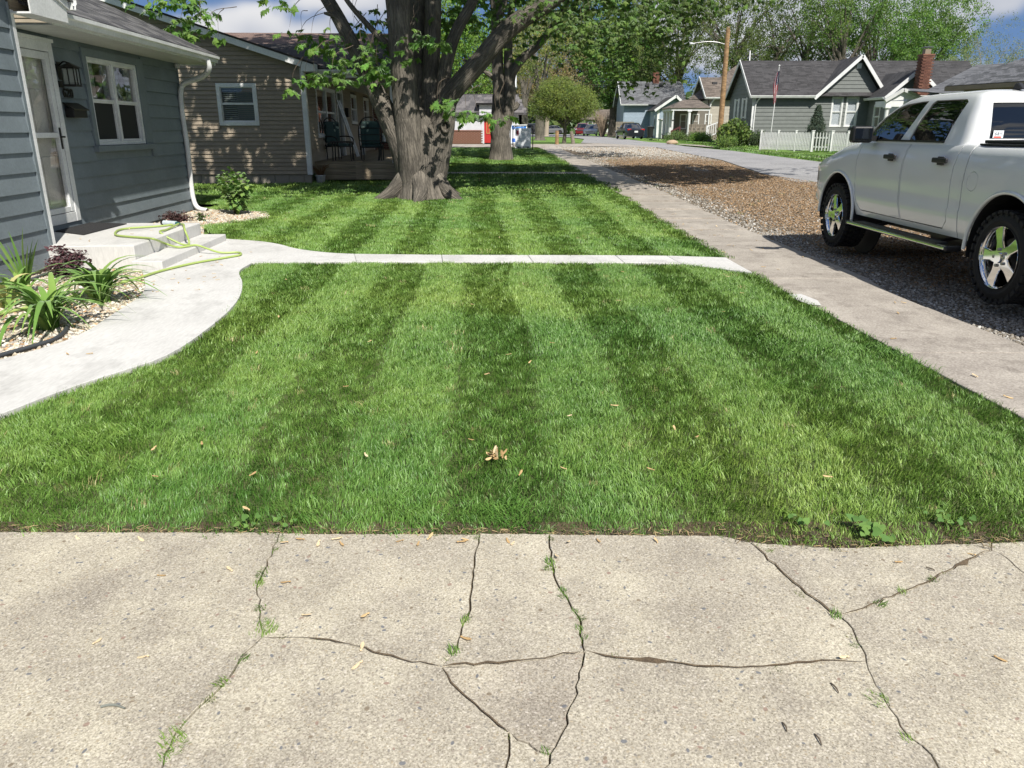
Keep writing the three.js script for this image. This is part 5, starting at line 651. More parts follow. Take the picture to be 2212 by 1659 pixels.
{
  const bg = 'trees behind the houses across the street';
  // second maple on the lawn
  const b2 = G(1082, 346), t2 = thing('maple_tree', 'dark forked maple trunk on the shaded lawn beside the theatre sign', 'tree'), Z = (x, y) => atZ(x, y, b2.z), r = mulberry(81), st = (p, q) => limb(p, q, 20, 8, bumpy(0.1, 4, 9));
  part('trunk', [st([V(b2.x, b2.y - 0.2, b2.z), Z(1082, 335), Z(1081, 300), Z(1080, 262), Z(1078, 200), Z(1074, 120), Z(1070, 0), V(b2.x - 1, 12, b2.z)], [0.62, 0.5, 0.42, 0.4, 0.26, 0.24, 0.22, 0.08]), st([Z(1084, 290), Z(1094, 250), Z(1101, 205), Z(1103, 165), Z(1125, 130), Z(1165, 95), V(4, 9, b2.z)], [0.3, 0.3, 0.26, 0.22, 0.18, 0.15, 0.06]), st([Z(1100, 180), Z(1098, 110), Z(1105, 20), V(b2.x + 1.5, 11, b2.z - 1)], [0.22, 0.18, 0.15, 0.06]), st([Z(1096, 238), Z(1112, 232), Z(1120, 222)], [0.12, 0.13, 0.1]), st([Z(1000, 128), Z(1040, 150), Z(1076, 175)], [0.05, 0.08, 0.12])], T.bark, t2);
  const l2 = []; for (const [c, rad, n] of [[V(-0.5, 11, -35), V(7.5, 5.2, 6.5), 2800], [V(4, 8.2, -35), V(5, 2.6, 5), 1000]]) for (let i = 0; i < n; i++) { const p = inEll(r, c, rad, 0.4); if (fbm3(p.x * 0.5, p.y * 0.5, p.z * 0.5, 2, 78) > 0.6) continue; l2.push([p, 1.5 + 0.8 * r()]); } for (const [x, y, rx, ry, n] of [[1150, 50, 60, 40, 30], [1240, 90, 60, 50, 26], [1310, 140, 50, 50, 30], [1350, 120, 50, 60, 30], [1110, 110, 20, 40, 14], [1020, 40, 50, 40, 40]]) for (let i = 0; i < n; i++) l2.push([inEll(r, Z(x, y), V(rx * 0.02, ry * 0.02, 2), 0), 1 + 0.5 * r()]);
  scatter('crown', t2, sprigGeo(8, 7, 0.26, 0.13), T.leaf, l2, mapleLeaf, 13); rebase(t2);
  tree('leafy_tree', 'bright green tree seen between the limbs of the large maple', gp(1000, 0, 62), { seed: 301, trunkH: 3, trunkR: 0.3, crown: [[0, 5.4, 0, 3.4, 3.4, 3, 900], [-1, 8, 0, 3, 2.6, 3, 500]], leaf: clumpMid, color: green(0.12, 0.24, 0.02), gap: 0.62 });
  tree('ornamental_tree', 'small round olive-green tree on the corner grass by two wooden posts', gp(1219, 0, 57).setY(HT(-57) - 0.05), { seed: 302, trunkH: 1.5, trunkR: 0.13, brR: 0.6, br: 9, crown: [[0, 2.75, 0, 2.3, 1.25, 2, 1500], [-0.5, 3.4, 0, 1.5, 0.95, 1.4, 650], [1.1, 2.4, 0, 1.4, 0.85, 1.3, 450], [-1.2, 2.5, 0, 1.35, 0.9, 1.2, 450]], leaf: clumpSmall, color: green(0.155, 0.215, 0.03, 0.5), gap: 0.6, gf: 1.4, shell: 0.2, bark: T.darkbark });
  tree('budding_tree', 'pale tan budding tree with bare twigs behind the round olive tree', gp(1180, 0, 105), { seed: 303, trunkH: 6, trunkR: 0.3, br: 26, brR: 0.16, crown: [[0, 9.5, 0, 6.5, 5.5, 5, 2200], [-5, 7, 0, 4.5, 4, 4, 1200], [4, 7, 0, 3.5, 3.6, 4, 1000]], leaf: clumpMid, color: green(0.30, 0.25, 0.12, 0.5), gap: 0.58, bark: std({ color: lin(0.34, 0.29, 0.22), roughness: 1 }), group: bg });
  tree('shade_tree', 'pale-barked street tree trunk at the corner of the cross street', gp(1166, 0, 72), { seed: 304, trunkH: 4, trunkR: 0.42, crown: [[0, 8, 0, 4, 3, 3, 500]], leaf: clumpMid, color: green(0.16, 0.2, 0.04), bark: T.bark });
  tree('shade_tree', 'short-trunked tree beside the mansard building', gp(1132, 0, 80), { seed: 305, trunkH: 4, trunkR: 0.4, crown: [[0, 8, 0, 4, 3, 3, 300]], leaf: clumpMid, color: green(0.16, 0.2, 0.04), bark: T.bark });
  tree('shade_tree', 'dense dark green tree left of the pale blue house', gp(1322, 0, 104), { seed: 306, trunkH: 4.5, trunkR: 0.55, crown: [[0, 8.5, 0, 5.8, 5, 5, 1700], [3, 10.5, 0, 4, 4, 4, 900], [-2, 14, 0, 5, 5, 5, 900], [2.5, 6.5, 1, 3.4, 2.6, 3, 600]], leaf: clumpBig, color: green(0.075, 0.18, 0.015), gap: 0.66, group: bg });
  for (const [px, d, s, label, tr, h, cr, col, leaf, lean] of [
    [1455, 98, 307, 'olive tree rising behind the beige porch house', 0.35, 8, [[0, 11, 0, 6, 5.5, 5, 900], [-2, 7.5, 0, 4, 3, 4, 450], [3, 14, 0, 5, 4, 5, 700]], green(0.12, 0.17, 0.03, 0.5), clumpMid, 0], [1555, 92, 308, 'tall loose olive tree behind the utility pole', 0.38, 9, [[0, 12, 0, 6.5, 6, 5, 1000], [4, 9, 0, 5, 4, 4, 700]], green(0.11, 0.155, 0.03, 0.5), clumpMid, 1],
    [1660, 88, 309, 'tall olive-green tree behind the left part of the grey gabled house', 0.35, 9, [[0, 11, 0, 6, 5.4, 5, 1000], [-3, 8, 0, 4, 3, 4, 500]], green(0.10, 0.15, 0.028, 0.5), clumpMid, 0], [1722, 86, 310, 'broad dark green tree behind the ridge of the grey gabled house', 0.35, 9, [[0, 11.5, 0, 4.4, 5.2, 5, 800], [1.5, 8.4, 0, 3, 2.6, 3, 400]], green(0.085, 0.15, 0.024, 0.5), clumpMid, 0],
    [1795, 80, 311, 'forked tree with a bare dark fork above the grey gable', 0.42, 7.4, [[0.8, 12, 0, 5, 4, 4, 500], [-2, 11, 0, 2.6, 3, 3, 260]], green(0.11, 0.2, 0.024), clumpMid, 0.3], [1880, 82, 312, 'wide green tree behind the brick chimney', 0.35, 6, [[0, 9.4, 0, 5.2, 4.6, 4, 1200], [3.5, 8, 0, 3.6, 3, 4, 650], [-2.5, 11, 0, 3.5, 3.4, 4, 500]], green(0.10, 0.21, 0.024), clumpMid, -0.6], [1975, 84, 313, 'green tree right of the brick chimney', 0.3, 6, [[0, 8.8, 0, 4.2, 3.4, 4, 800], [1.5, 11.5, 0, 4, 3, 4, 600]], green(0.11, 0.21, 0.026), clumpMid, 0]]) tree('yard_tree', label, gp(px, 0, d), { seed: s, trunkH: h, trunkR: tr, crown: cr, leaf, color: col, lean, gap: 0.57, br: 9, group: bg });
  tree('sparse_tree', 'sparse tree with grey twigs above the hipped shingle roof', gp(2110, 0, 70), { seed: 314, trunkH: 4, trunkR: 0.16, br: 7, brR: 0.18, crown: [[0, 6.2, 0, 3, 2.4, 3, 520], [1.5, 8, 0, 3.4, 2.2, 3, 260]], leaf: clumpSmall, color: green(0.2, 0.23, 0.09, 0.5), gap: 0.55, bark: std({ color: lin(0.2, 0.18, 0.16), roughness: 1 }), group: bg });
  tree('sparse_tree', 'thin pale budding tree beside the hipped shingle roof', gp(2060, 0, 74), { seed: 315, trunkH: 3, trunkR: 0.16, br: 12, brR: 0.2, crown: [[0, 5.4, 0, 2.4, 2.2, 2, 420]], leaf: clumpSmall, color: green(0.2, 0.23, 0.1, 0.4), gap: 0.58, group: bg });
  tree('overhanging_tree', 'tree whose dark leafy boughs hang over the hipped shingle roof', V(19.5, 0, -18), { seed: 316, trunkH: 5, trunkR: 0.3, lean: -1, crown: [[-4.4, 6.9, -4.5, 3.4, 1.1, 2.4, 110], [-2, 9, -1, 4, 2.4, 3, 600]], leaf: sprigGeo(9, 7, 0.3, 0.15), leafMat: T.leaf, color: green(0.08, 0.17, 0.03), gap: 0.62 });
  // far wood beyond the street
  const lw = []; const rw = mulberry(91); for (let i = 0; i < 5200; i++) { const x = -130 + 330 * rw(), z = -150 - 60 * rw(), hgt = 4 + 8 * fbm(x * 0.06, z * 0.04, 3, 0, 33); lw.push([V(x, 0.6 + hgt * rw(), z), 4 + 3 * rw()]); } const fw = scatter(uniq('far_wood'), scene, clumpBig, T.leafFar, lw, green(0.07, 0.12, 0.025, 0.5), 55); fw.userData.label = 'far mass of mixed green trees closing the street';
}
/* ---------- buildings across the street and at the corner ---------- */
const roofTex = tex(512, (u, v) => { const rows = 32, y = v * rows, j = Math.floor(y), x = u * 10 + (j % 2) * 0.5 + hash(j, 3, 7) * 0.3, i = Math.floor(x); const k = 0.72 + 0.34 * hash(((i % 10) + 10) % 10, j, 5) + 0.3 * (fbm(u * 120, v * 120, 2, 120, 151) - 0.5) - (y - j < 0.1 ? 0.16 : 0); return [k, k, k]; });
const roofMat = (r, g, b) => std({ color: lin(r, g, b), map: rep(roofTex, 0.25, 0.25), bumpMap: rep(roofTex, 0.25, 0.25), bumpScale: 0.02, roughness: 0.95 });
const F = { grey: [sidePaint(0.17, 0.185, 0.175), sidePaint(0.163, 0.178, 0.168)], greyRoof: roofMat(0.062, 0.06, 0.062), beige: [sidePaint(0.44, 0.40, 0.33)], brownR: roofMat(0.17, 0.14, 0.115), pale: [sidePaint(0.30, 0.38, 0.46)], paleRoof: roofMat(0.15, 0.155, 0.165), stucco: sidePaint(0.62, 0.62, 0.66, 0.8), red: sidePaint(0.50, 0.03, 0.03, 0.4), gold: std({ color: lin(0.45, 0.2, 0.07), roughness: 0.4 }), slate: [shingle(0.17, 0.16, 0.165), shingle(0.24, 0.225, 0.225), shingle(0.13, 0.125, 0.13)], tan: sidePaint(0.25, 0.2, 0.14), oldwood: std({ color: lin(0.27, 0.24, 0.2), map: rep(woodTex, 0.8, 1.4), roughness: 0.9 }), pole: std({ color: lin(0.36, 0.23, 0.12), map: rep(woodTex, 1.6, 0.4), bumpMap: rep(woodTex, 1.6, 0.4), bumpScale: 0.01, roughness: 0.9 }), roof3: [shingle(0.14, 0.145, 0.155), shingle(0.21, 0.215, 0.23), shingle(0.1, 0.105, 0.112)], shed: sidePaint(0.6, 0.62, 0.62) };
const xAt = (px, z) => atZ(px, 290, z).x, yAt = (py, z) => atZ(PX, py, z).y;
const quad = (a, b, c, d, th = 0.05) => panel([a, b, c, d], th);
/* grey gabled house */
{
  const h = thing('grey_house', 'grey lap-sided house with steep white-trimmed gables behind the picket fence', 'house'), z = -52, g = HT(z), x0 = 15.3, x1 = 23.4, eY = 3.62, rY = 5.87, zb = -57.5, zr = -54.75, pk = V(21.7, 5.82, z);
  const FW = new Wall(V(x0, 0, z), V(0, 0, 1)), LW = new Wall(V(x0, 0, zb), V(-1, 0, 0)), gl = 19.25, gr = 23.4;
  const wins = [[xAt(1788, z) - x0, xAt(1813, z) - x0, 1.72, 3.56], [xAt(1819, z) - x0, xAt(1846, z) - x0, 1.72, 3.56]];
  boardsTo(h, FW, g - 0.1, 5.7, 0.235, t => t < 3.5 ? [0, x1 - x0] : [gl - x0 + (t - 3.5) / 2.3 * (pk.x - gl), x1 - x0 - (t - 3.5) / 2.3 * (gr - pk.x)], wins, F.grey, 0.03);
  part('wall', [FW.box(0, x1 - x0, g - 0.3, 3.6, -0.35, -0.25), panel([V(gl, 3.5, z - 0.25), V(gr, 3.5, z - 0.25), pk.clone().setZ(z - 0.25)], 0.05), FW.box(0, x1 - x0, g - 0.3, 1.7, -0.2, -0.01), FW.box(0, wins[0][0], 1.7, 3.6, -0.2, -0.01), FW.box(wins[0][1], wins[1][0], 1.7, 3.6, -0.2, -0.01)], F.grey[1], h);
  for (const w of wins) windowUnit(h, FW, ...w, { frame: 0.1, sash: 0.05, back: -0.15, room: 0.9, upper: H.pane, lower: H.pane, blind: 0.05, blindMat: std({ color: lin(0.55, 0.6, 0.64), roughness: 0.6 }) });
  // left gable end
  boardsTo(h, LW, g - 0.1, 5.75, 0.235, t => t < eY ? [0, 5.5] : [(t - eY) / (rY - eY) * 2.75, 5.5 - (t - eY) / (rY - eY) * 2.75], [], F.grey, 0.03);
  part('wall', panel([V(x0 + 0.03, g, z), V(x0 + 0.03, g, zb), V(x0 + 0.03, eY, zb), V(x0 + 0.03, rY - 0.1, zr), V(x0 + 0.03, eY, z)].reverse(), 0.1), F.grey[1], h);
  for (const s of [1.9, 3.7]) { const w = windowUnit(h, LW, s - 0.3, s + 0.3, 2.3, 3.5, { frame: 0.08, sash: 0.05, proud: 0.06 }); for (const k of [-0.62, 0.32]) part('shutter', LW.rbox(s + k, s + k + 0.3, 2.25, 3.55, 0.01, 0.06), H.white, w); }
  part('corner_trim', [FW.box(-0.06, 0.16, g - 0.1, eY, 0, 0.05)], H.white, h); part('downspout', [tube([V(x0 + 0.35, eY - 0.1, z + 0.3), V(x0 + 0.15, eY - 0.5, z + 0.1), V(x0 + 0.12, eY - 1, z + 0.08), V(x0 + 0.1, g, z + 0.08)], 0.05)], H.white, h);
  part('roof', [quad(V(x0 - 0.3, eY - 0.05, z + 0.35), V(30, eY - 0.05, z + 0.35), V(30, rY, zr), V(x0 - 0.3, rY, zr)), quad(V(30, eY - 0.05, zb - 0.35), V(x0 - 0.3, eY - 0.05, zb - 0.35), V(x0 - 0.3, rY, zr), V(30, rY, zr)), quad(V(gl - 0.25, 3.45, z + 0.4), V(pk.x, pk.y + 0.12, z + 0.4), V(pk.x, pk.y + 0.12, zr - 1), V(gl - 0.25, 3.45, zr)), quad(V(pk.x, pk.y + 0.12, z + 0.4), V(gr + 0.25, 3.45, z + 0.4), V(gr + 0.25, 3.45, zr), V(pk.x, pk.y + 0.12, zr - 1))], F.greyRoof, h);
  part('rake_board', [bar(V(gl - 0.25, 3.42, z + 0.43), V(pk.x, pk.y + 0.08, z + 0.43), 0.04, 0.2), bar(V(pk.x, pk.y + 0.08, z + 0.43), V(gr + 0.25, 3.42, z + 0.43), 0.04, 0.2), bar(V(x0 - 0.33, eY - 0.1, z + 0.35), V(x0 - 0.33, rY - 0.04, zr), 0.04, 0.2), bar(V(x0 - 0.33, rY - 0.04, zr), V(x0 - 0.33, eY - 0.1, zb - 0.35), 0.04, 0.2)], H.white, h);
  part('gutter', gutterGeo(V(x0 - 0.3, eY - 0.02, z + 0.36), V(gl - 0.2, eY - 0.02, z + 0.36), V(0, 0, 1), 0.14), H.white, h); part('gable_vent', FW.rbox(pk.x - x0 - 0.15, pk.x - x0 + 0.15, 5.2, 5.5, 0, 0.06), H.white, h);
  // projecting right wing
  const zw = -49.5, a = xAt(1906, zw), b = xAt(2013, zw), m = (a + b) / 2, WW = new Wall(V(a, 0, zw), V(0, 0, 1)), SL = new Wall(V(a, 0, z + 0.0), V(-1, 0, 0)), we = 3.5, wp = 4.86, gw = HT(zw);
  const ww = [[0.05, 0.75, 1.5, 3.0]]; boardsTo(h, WW, gw - 0.1, 4.5, 0.235, t => t < we ? [0, b - a] : [(t - we) / (wp - we) * (m - a), b - a - (t - we) / (wp - we) * (b - m)], ww, F.grey, 0.03); part('wall', [WW.box(0, b - a, gw - 0.2, we, -0.35, -0.2), panel([V(a, we, zw - 0.2), V(b, we, zw - 0.2), V(m, wp, zw - 0.2)], 0.05)], F.grey[1], h); windowUnit(h, WW, ...ww[0], { frame: 0.1, sash: 0.05, curtain: true, upper: H.pane, lower: H.pane, back: -0.15 });
  const sw = [[0.9, 1.8, 1.6, 3.05]]; boardsTo(h, SL, gw - 0.1, we, 0.235, () => [0, 2.5], sw, F.grey, 0.03); part('wall', SL.box(0, 2.5, gw - 0.2, we, -0.35, -0.2), F.grey[1], h); windowUnit(h, SL, ...sw[0], { frame: 0.1, sash: 0.05, back: -0.15 });
  part('roof', [quad(V(a - 0.3, we - 0.1, zw + 0.35), V(m, wp + 0.1, zw + 0.35), V(m, wp + 0.1, zr), V(a - 0.3, we - 0.1, zr)), quad(V(m, wp + 0.1, zw + 0.35), V(b + 0.3, we - 0.1, zw + 0.35), V(b + 0.3, we - 0.1, zr), V(m, wp + 0.1, zr))], F.greyRoof, h);
  part('rake_board', [bar(V(a - 0.3, we - 0.15, zw + 0.37), V(m, wp + 0.06, zw + 0.37), 0.04, 0.2), bar(V(m, wp + 0.06, zw + 0.37), V(b + 0.3, we - 0.15, zw + 0.37), 0.04, 0.2)], H.white, h); part('downspout', [tube([V(a - 0.1, we - 0.15, zw + 0.25), V(a + 0.03, we - 0.5, zw + 0.1), V(a + 0.03, gw, zw + 0.08)], 0.06), gutterGeo(V(a - 0.3, we - 0.06, zw - 2.4), V(a - 0.3, we - 0.06, zw + 0.3), V(-1, 0, 0), 0.14)], H.white, h);
  // brick chimney
  const cx = xAt(1977, zw + 0.9), cy = 5.66, cw = 0.6, ch = part('chimney', box(cw - 0.03, cy - gw, cw - 0.03, cx, (cy + gw) / 2, zw + 0.75), H.mortar, h), bricks = [H.brick, H.brickB, H.brickC], bl = box(0.2, 0.07, 0.2); let nb = 0; const extra = [];
  for (let y = cy - 0.08; y > 2.4; y -= 0.083) { const j = Math.round((cy - y) / 0.083); for (const [dx, dz] of [[0, 1], [-1, 0]]) for (let i = 0; i < 3; i++) { const o = (i - 1) * 0.212 + (j % 2 ? 0.05 : -0.05), p = dx ? V(cx - cw / 2 + 0.075, y, zw + 0.75 + o) : V(cx + o, y, zw + 0.75 + cw / 2 - 0.075); const q = part('brick', bl, bricks[Math.floor(hash(i, j, dx + 5) * 3)], ch); q.position.copy(p); } }
  part('chimney_cap', [rbox(0.72, 0.1, 0.72, 0.02, cx, cy + 0.03, zw + 0.75)], H.brickC, ch); part('flue', [box(0.34, 0.3, 0.34, cx, cy + 0.22, zw + 0.75)], F.tan, ch); part('flue_hood', [box(0.48, 0.04, 0.48, cx, cy + 0.46, zw + 0.75)], steel, ch);
  rebase(h);
}
/* white porch house and the hipped house to its right */
{
  const h = thing('portico_house', 'low house with small white pedimented portico next to the grey gabled house', 'house'), z = -42, g = HT(z), P = (x, y, zz = z) => atZ(x, y, zz);
  part('roof', [panel([P(1956, 195, -42), P(2105, 206, -38), P(2105, 195, -40), P(1956, 194, -43)], 0.03), panel([P(2003, 194, -43), P(2120, 197, -40), P(2112, 139, -46)], 0.04), panel([P(2120, 197, -40), P(2230, 200, -37), P(2168, 136, -44.5), P(2112, 139, -46)], 0.04)], F.paleRoof, h);
  const a = P(1914, 218), b = P(1986, 209), m = P(1950, 196); part('pediment', [panel([a, V(b.x, a.y + 0.1, z), m], 0.2)], H.white, h); part('rake_board', [bar(V(a.x - 0.1, a.y, z + 0.1), V(m.x, m.y + 0.05, z + 0.1), 0.14, 0.16), bar(V(m.x, m.y + 0.05, z + 0.1), V(b.x + 0.1, a.y + 0.1, z + 0.1), 0.14, 0.16)], H.whiteB, h); part('entablature', span(a.x, b.x, a.y - 0.28, a.y, z - 1.2, z + 0.05), H.white, h);
  for (const x of [a.x + 0.1, (a.x + b.x) / 2, b.x - 0.1]) part('column', [rod(V(x, g, z), V(x, a.y - 0.28, z), 0.11, 0.09, 14), box(0.3, 0.08, 0.3, x, a.y - 0.31, z), box(0.3, 0.1, 0.3, x, g + 0.05, z)], H.white, h);
  part('gutter', gutterGeo(P(1986, 208, -41.8), P(2070, 208, -41.8), V(0, 0, 1), 0.15), H.white, h); part('wall', [span(b.x - 0.4, 31, g - 0.2, 3.25, -44.2, -42.4)], F.shed, h); rebase(h);
  const k = thing('hipped_house', 'brown-walled house with grey hipped shingle roof beyond the pickup truck', 'house'), p0 = V(18.4, 3.32, -35), e = V(1.5, 0, 5).normalize(), n = V(e.z, 0, -e.x), up = n.clone().add(V(0, 0.52, 0)).normalize(), L = 9, run = 5;
  const at = (s, t, y = 0) => p0.clone().addScaledVector(e, s).addScaledVector(n, t).add(V(0, y, 0));
  part('roof', [panel([at(0, 0), at(L, 0), at(L, 5, 2.6), at(5, 5, 2.6)], 0.05), panel([at(0, 0), at(5, 5, 2.6), at(0, 10)], 0.05)], F.roof3[2], k);
  shingles(k, at(0, 0, 0.01), e, up, L, run * 1.1, 0.31, 0.15, F.roof3, 290, (s, t) => t * 0.887 < s + 0.1 && s < 7);
  part('fascia', [bar(at(-0.02, -0.02, -0.09), at(L, -0.02, -0.09), 0.03, 0.17)], F.tan, k); part('soffit', [panel([at(0, 0, -0.17), at(L, 0, -0.17), at(L, 0.5, -0.17), at(0.4, 0.5, -0.17)], 0.02)], F.tan, k); part('wall', [panel([at(0.5, 0.5, -3.1), at(L, 0.5, -3.1), at(L, 0.5, -0.18), at(0.5, 0.5, -0.18)], 0.2), panel([at(0.5, 0.5, -3.1), at(0.5, 0.5, -0.18), at(0.5, 9, -0.18), at(0.5, 9, -3.1)], 0.2)], sidePaint(0.16, 0.12, 0.085), k); rebase(k);
}
/* beige porch house */
{
  const h = thing('porch_house', 'beige house with white-columned corner porch behind the utility pole', 'house'), z = -72, g = HT(z), X = px => xAt(px, z), Y = py => yAt(py, z), ex = X(1526), e2 = X(1620), eY = Y(211), rY = Y(171) + 0.3, zb = z - 5, zr = z - 2.5;
  const FW = new Wall(V(ex, 0, z), V(0, 0, 1)); boardsTo(h, FW, g - 0.1, eY - 0.1, 0.12, () => [0, e2 - ex], [], F.beige, 0.02, true);
  part('wall', [FW.box(0, e2 - ex, g - 0.2, eY, -0.3, -0.02), panel([V(ex, eY - 0.2, z), V(ex, eY - 0.2, zb), V(ex, rY - 0.1, zr)].reverse(), 0.1), span(ex, ex + 0.1, g, eY, zb, z)], F.beige[0], h);
  part('roof', [quad(V(ex - 0.4, eY, z + 0.4), V(e2, eY, z + 0.4), V(e2, rY, zr), V(ex - 0.4, rY, zr)), quad(V(e2, eY, zb - 0.4), V(ex - 0.4, eY, zb - 0.4), V(ex - 0.4, rY, zr), V(e2, rY, zr)), panel([atZ(1502, 214, -75), atZ(1547, 172, -78), atZ(1594, 139, -80), atZ(1640, 170, -76)].reverse(), 0.05), panel([atZ(1487, 214, -74), atZ(1520, 214, -72.5), atZ(1517, 190, -75)], 0.04)], F.brownR, h);
  part('rake_board', [bar(V(ex - 0.43, eY - 0.05, z + 0.4), V(ex - 0.43, rY - 0.02, zr), 0.05, 0.22), bar(V(ex - 0.43, rY - 0.02, zr), V(ex - 0.43, eY - 0.05, zb - 0.4), 0.05, 0.22)], H.white, h); part('gutter', gutterGeo(V(ex - 0.4, eY + 0.03, z + 0.42), V(e2, eY + 0.03, z + 0.42), V(0, 0, 1), 0.15), H.white, h); part('downspout', tube([V(ex + 0.5, eY, z + 0.4), V(ex + 0.15, eY - 0.6, z + 0.1), V(ex + 0.1, g, z + 0.08)], 0.07), H.white, h); part('roof_vent', box(0.4, 0.25, 0.3, X(1545), Y(178), z - 1.6), F.greyRoof, h);
  // porch
  const zp = -68, px0 = xAt(1449, zp), px1 = xAt(1529, zp), pY = yAt(233, zp), pt = yAt(220, zp), gp0 = HT(zp);
  part('porch_roof', [panel([V(px0 - 0.2, pY, zp + 0.2), V(px1 + 0.1, pY, zp + 0.2), V(px1 - 0.4, pt + 0.25, zp - 2.5), V(px0 + 1.4, pt + 0.25, zp - 2.5)], 0.06), panel([V(px0 - 0.2, pY, zp - 4), V(px0 - 0.2, pY, zp + 0.2), V(px0 + 1.4, pt + 0.25, zp - 2.5)], 0.06)], F.brownR, h); part('porch_beam', [span(px0 - 0.1, px1, pY - 0.22, pY - 0.03, zp - 0.1, zp + 0.12), span(px0 - 0.1, px0 + 0.1, pY - 0.22, pY - 0.03, zp - 4, zp)], H.white, h); part('porch_floor', span(px0, px1, gp0 - 0.1, gp0 + 0.4, zp - 4, zp), F.tan, h); part('porch_ceiling', span(px0, px1, pY - 0.1, pY - 0.04, zp - 4, zp - 0.1), H.whiteB, h);
  for (const [x, zz] of [[px0 + 0.1, zp - 3.8], [px0 + 0.1, zp - 2.4], [px0 + 0.1, zp - 1.1], [xAt(1486, zp), zp]]) part('column', [rod(V(x, gp0 + 0.4, zz), V(x, pY - 0.2, zz), 0.13, 0.13, 12), box(0.34, 0.1, 0.34, x, pY - 0.25, zz), box(0.34, 0.12, 0.34, x, gp0 + 0.46, zz)], H.white, h);
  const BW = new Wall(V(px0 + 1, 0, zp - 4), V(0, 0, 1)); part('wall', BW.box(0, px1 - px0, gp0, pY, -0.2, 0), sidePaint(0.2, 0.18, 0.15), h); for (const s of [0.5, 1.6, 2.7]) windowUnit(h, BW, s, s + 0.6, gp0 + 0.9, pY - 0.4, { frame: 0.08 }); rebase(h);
  const fz = -64, fence = thing('board_fence', 'weathered grey board fence in front of the beige porch house', 'fence'); { const a = xAt(1489, fz), b = xAt(1556, fz), n = Math.round((b - a) / 0.17); for (let i = 0; i < n; i++) part('board', box(0.14, 1.25 + 0.04 * hash(i, 2), 0.03, a + i * 0.17, HT(fz) + 1.1, fz + (i % 2) * 0.09), F.oldwood, fence); part('rail', [box(b - a, 0.09, 0.05, (a + b) / 2, HT(fz) + 0.75, fz + 0.045), box(b - a, 0.09, 0.05, (a + b) / 2, HT(fz) + 1.45, fz + 0.045)], F.oldwood, fence); rebase(fence); fence.position.y = HT(fz) - 0.02; }
  const rl = thing('handrail', 'white ramp handrail beside the round green bush', 'railing'), rz = -60; { const A = atZ(1527, 277, rz), B = atZ(1556, 266, rz), g2 = HT(rz); part('rail', [bar(A, B, 0.06, 0.08), bar(A.clone().add(V(0, -0.75, 0)), B.clone().add(V(0, -0.75, 0)), 0.06, 0.06)], H.white, rl); for (let i = 0; i <= 6; i++) { const p = A.clone().lerp(B, i / 6); part(i % 6 ? 'baluster' : 'post', i % 6 ? box(0.05, 0.72, 0.04, p.x, p.y - 0.38, rz) : box(0.11, 1.15, 0.11, p.x, p.y - 0.5, rz), H.white, rl); } rebase(rl); rl.position.y = HT(rz); }
  const dl = thing('handrail', 'dark red handrail at the porch steps of the beige house', 'railing'), dm = sidePaint(0.09, 0.02, 0.02); { const A = atZ(1449, 284, -66), B = atZ(1470, 274, -66); part('rail', bar(A, B, 0.09, 0.12), dm, dl); part('post', span(A.x, A.x + 0.12, HT(-66), A.y, -66.05, -65.95), dm, dl); part('post', span(B.x - 0.12, B.x, HT(-66), B.y, -66.05, -65.95), dm, dl); rebase(dl); }
}
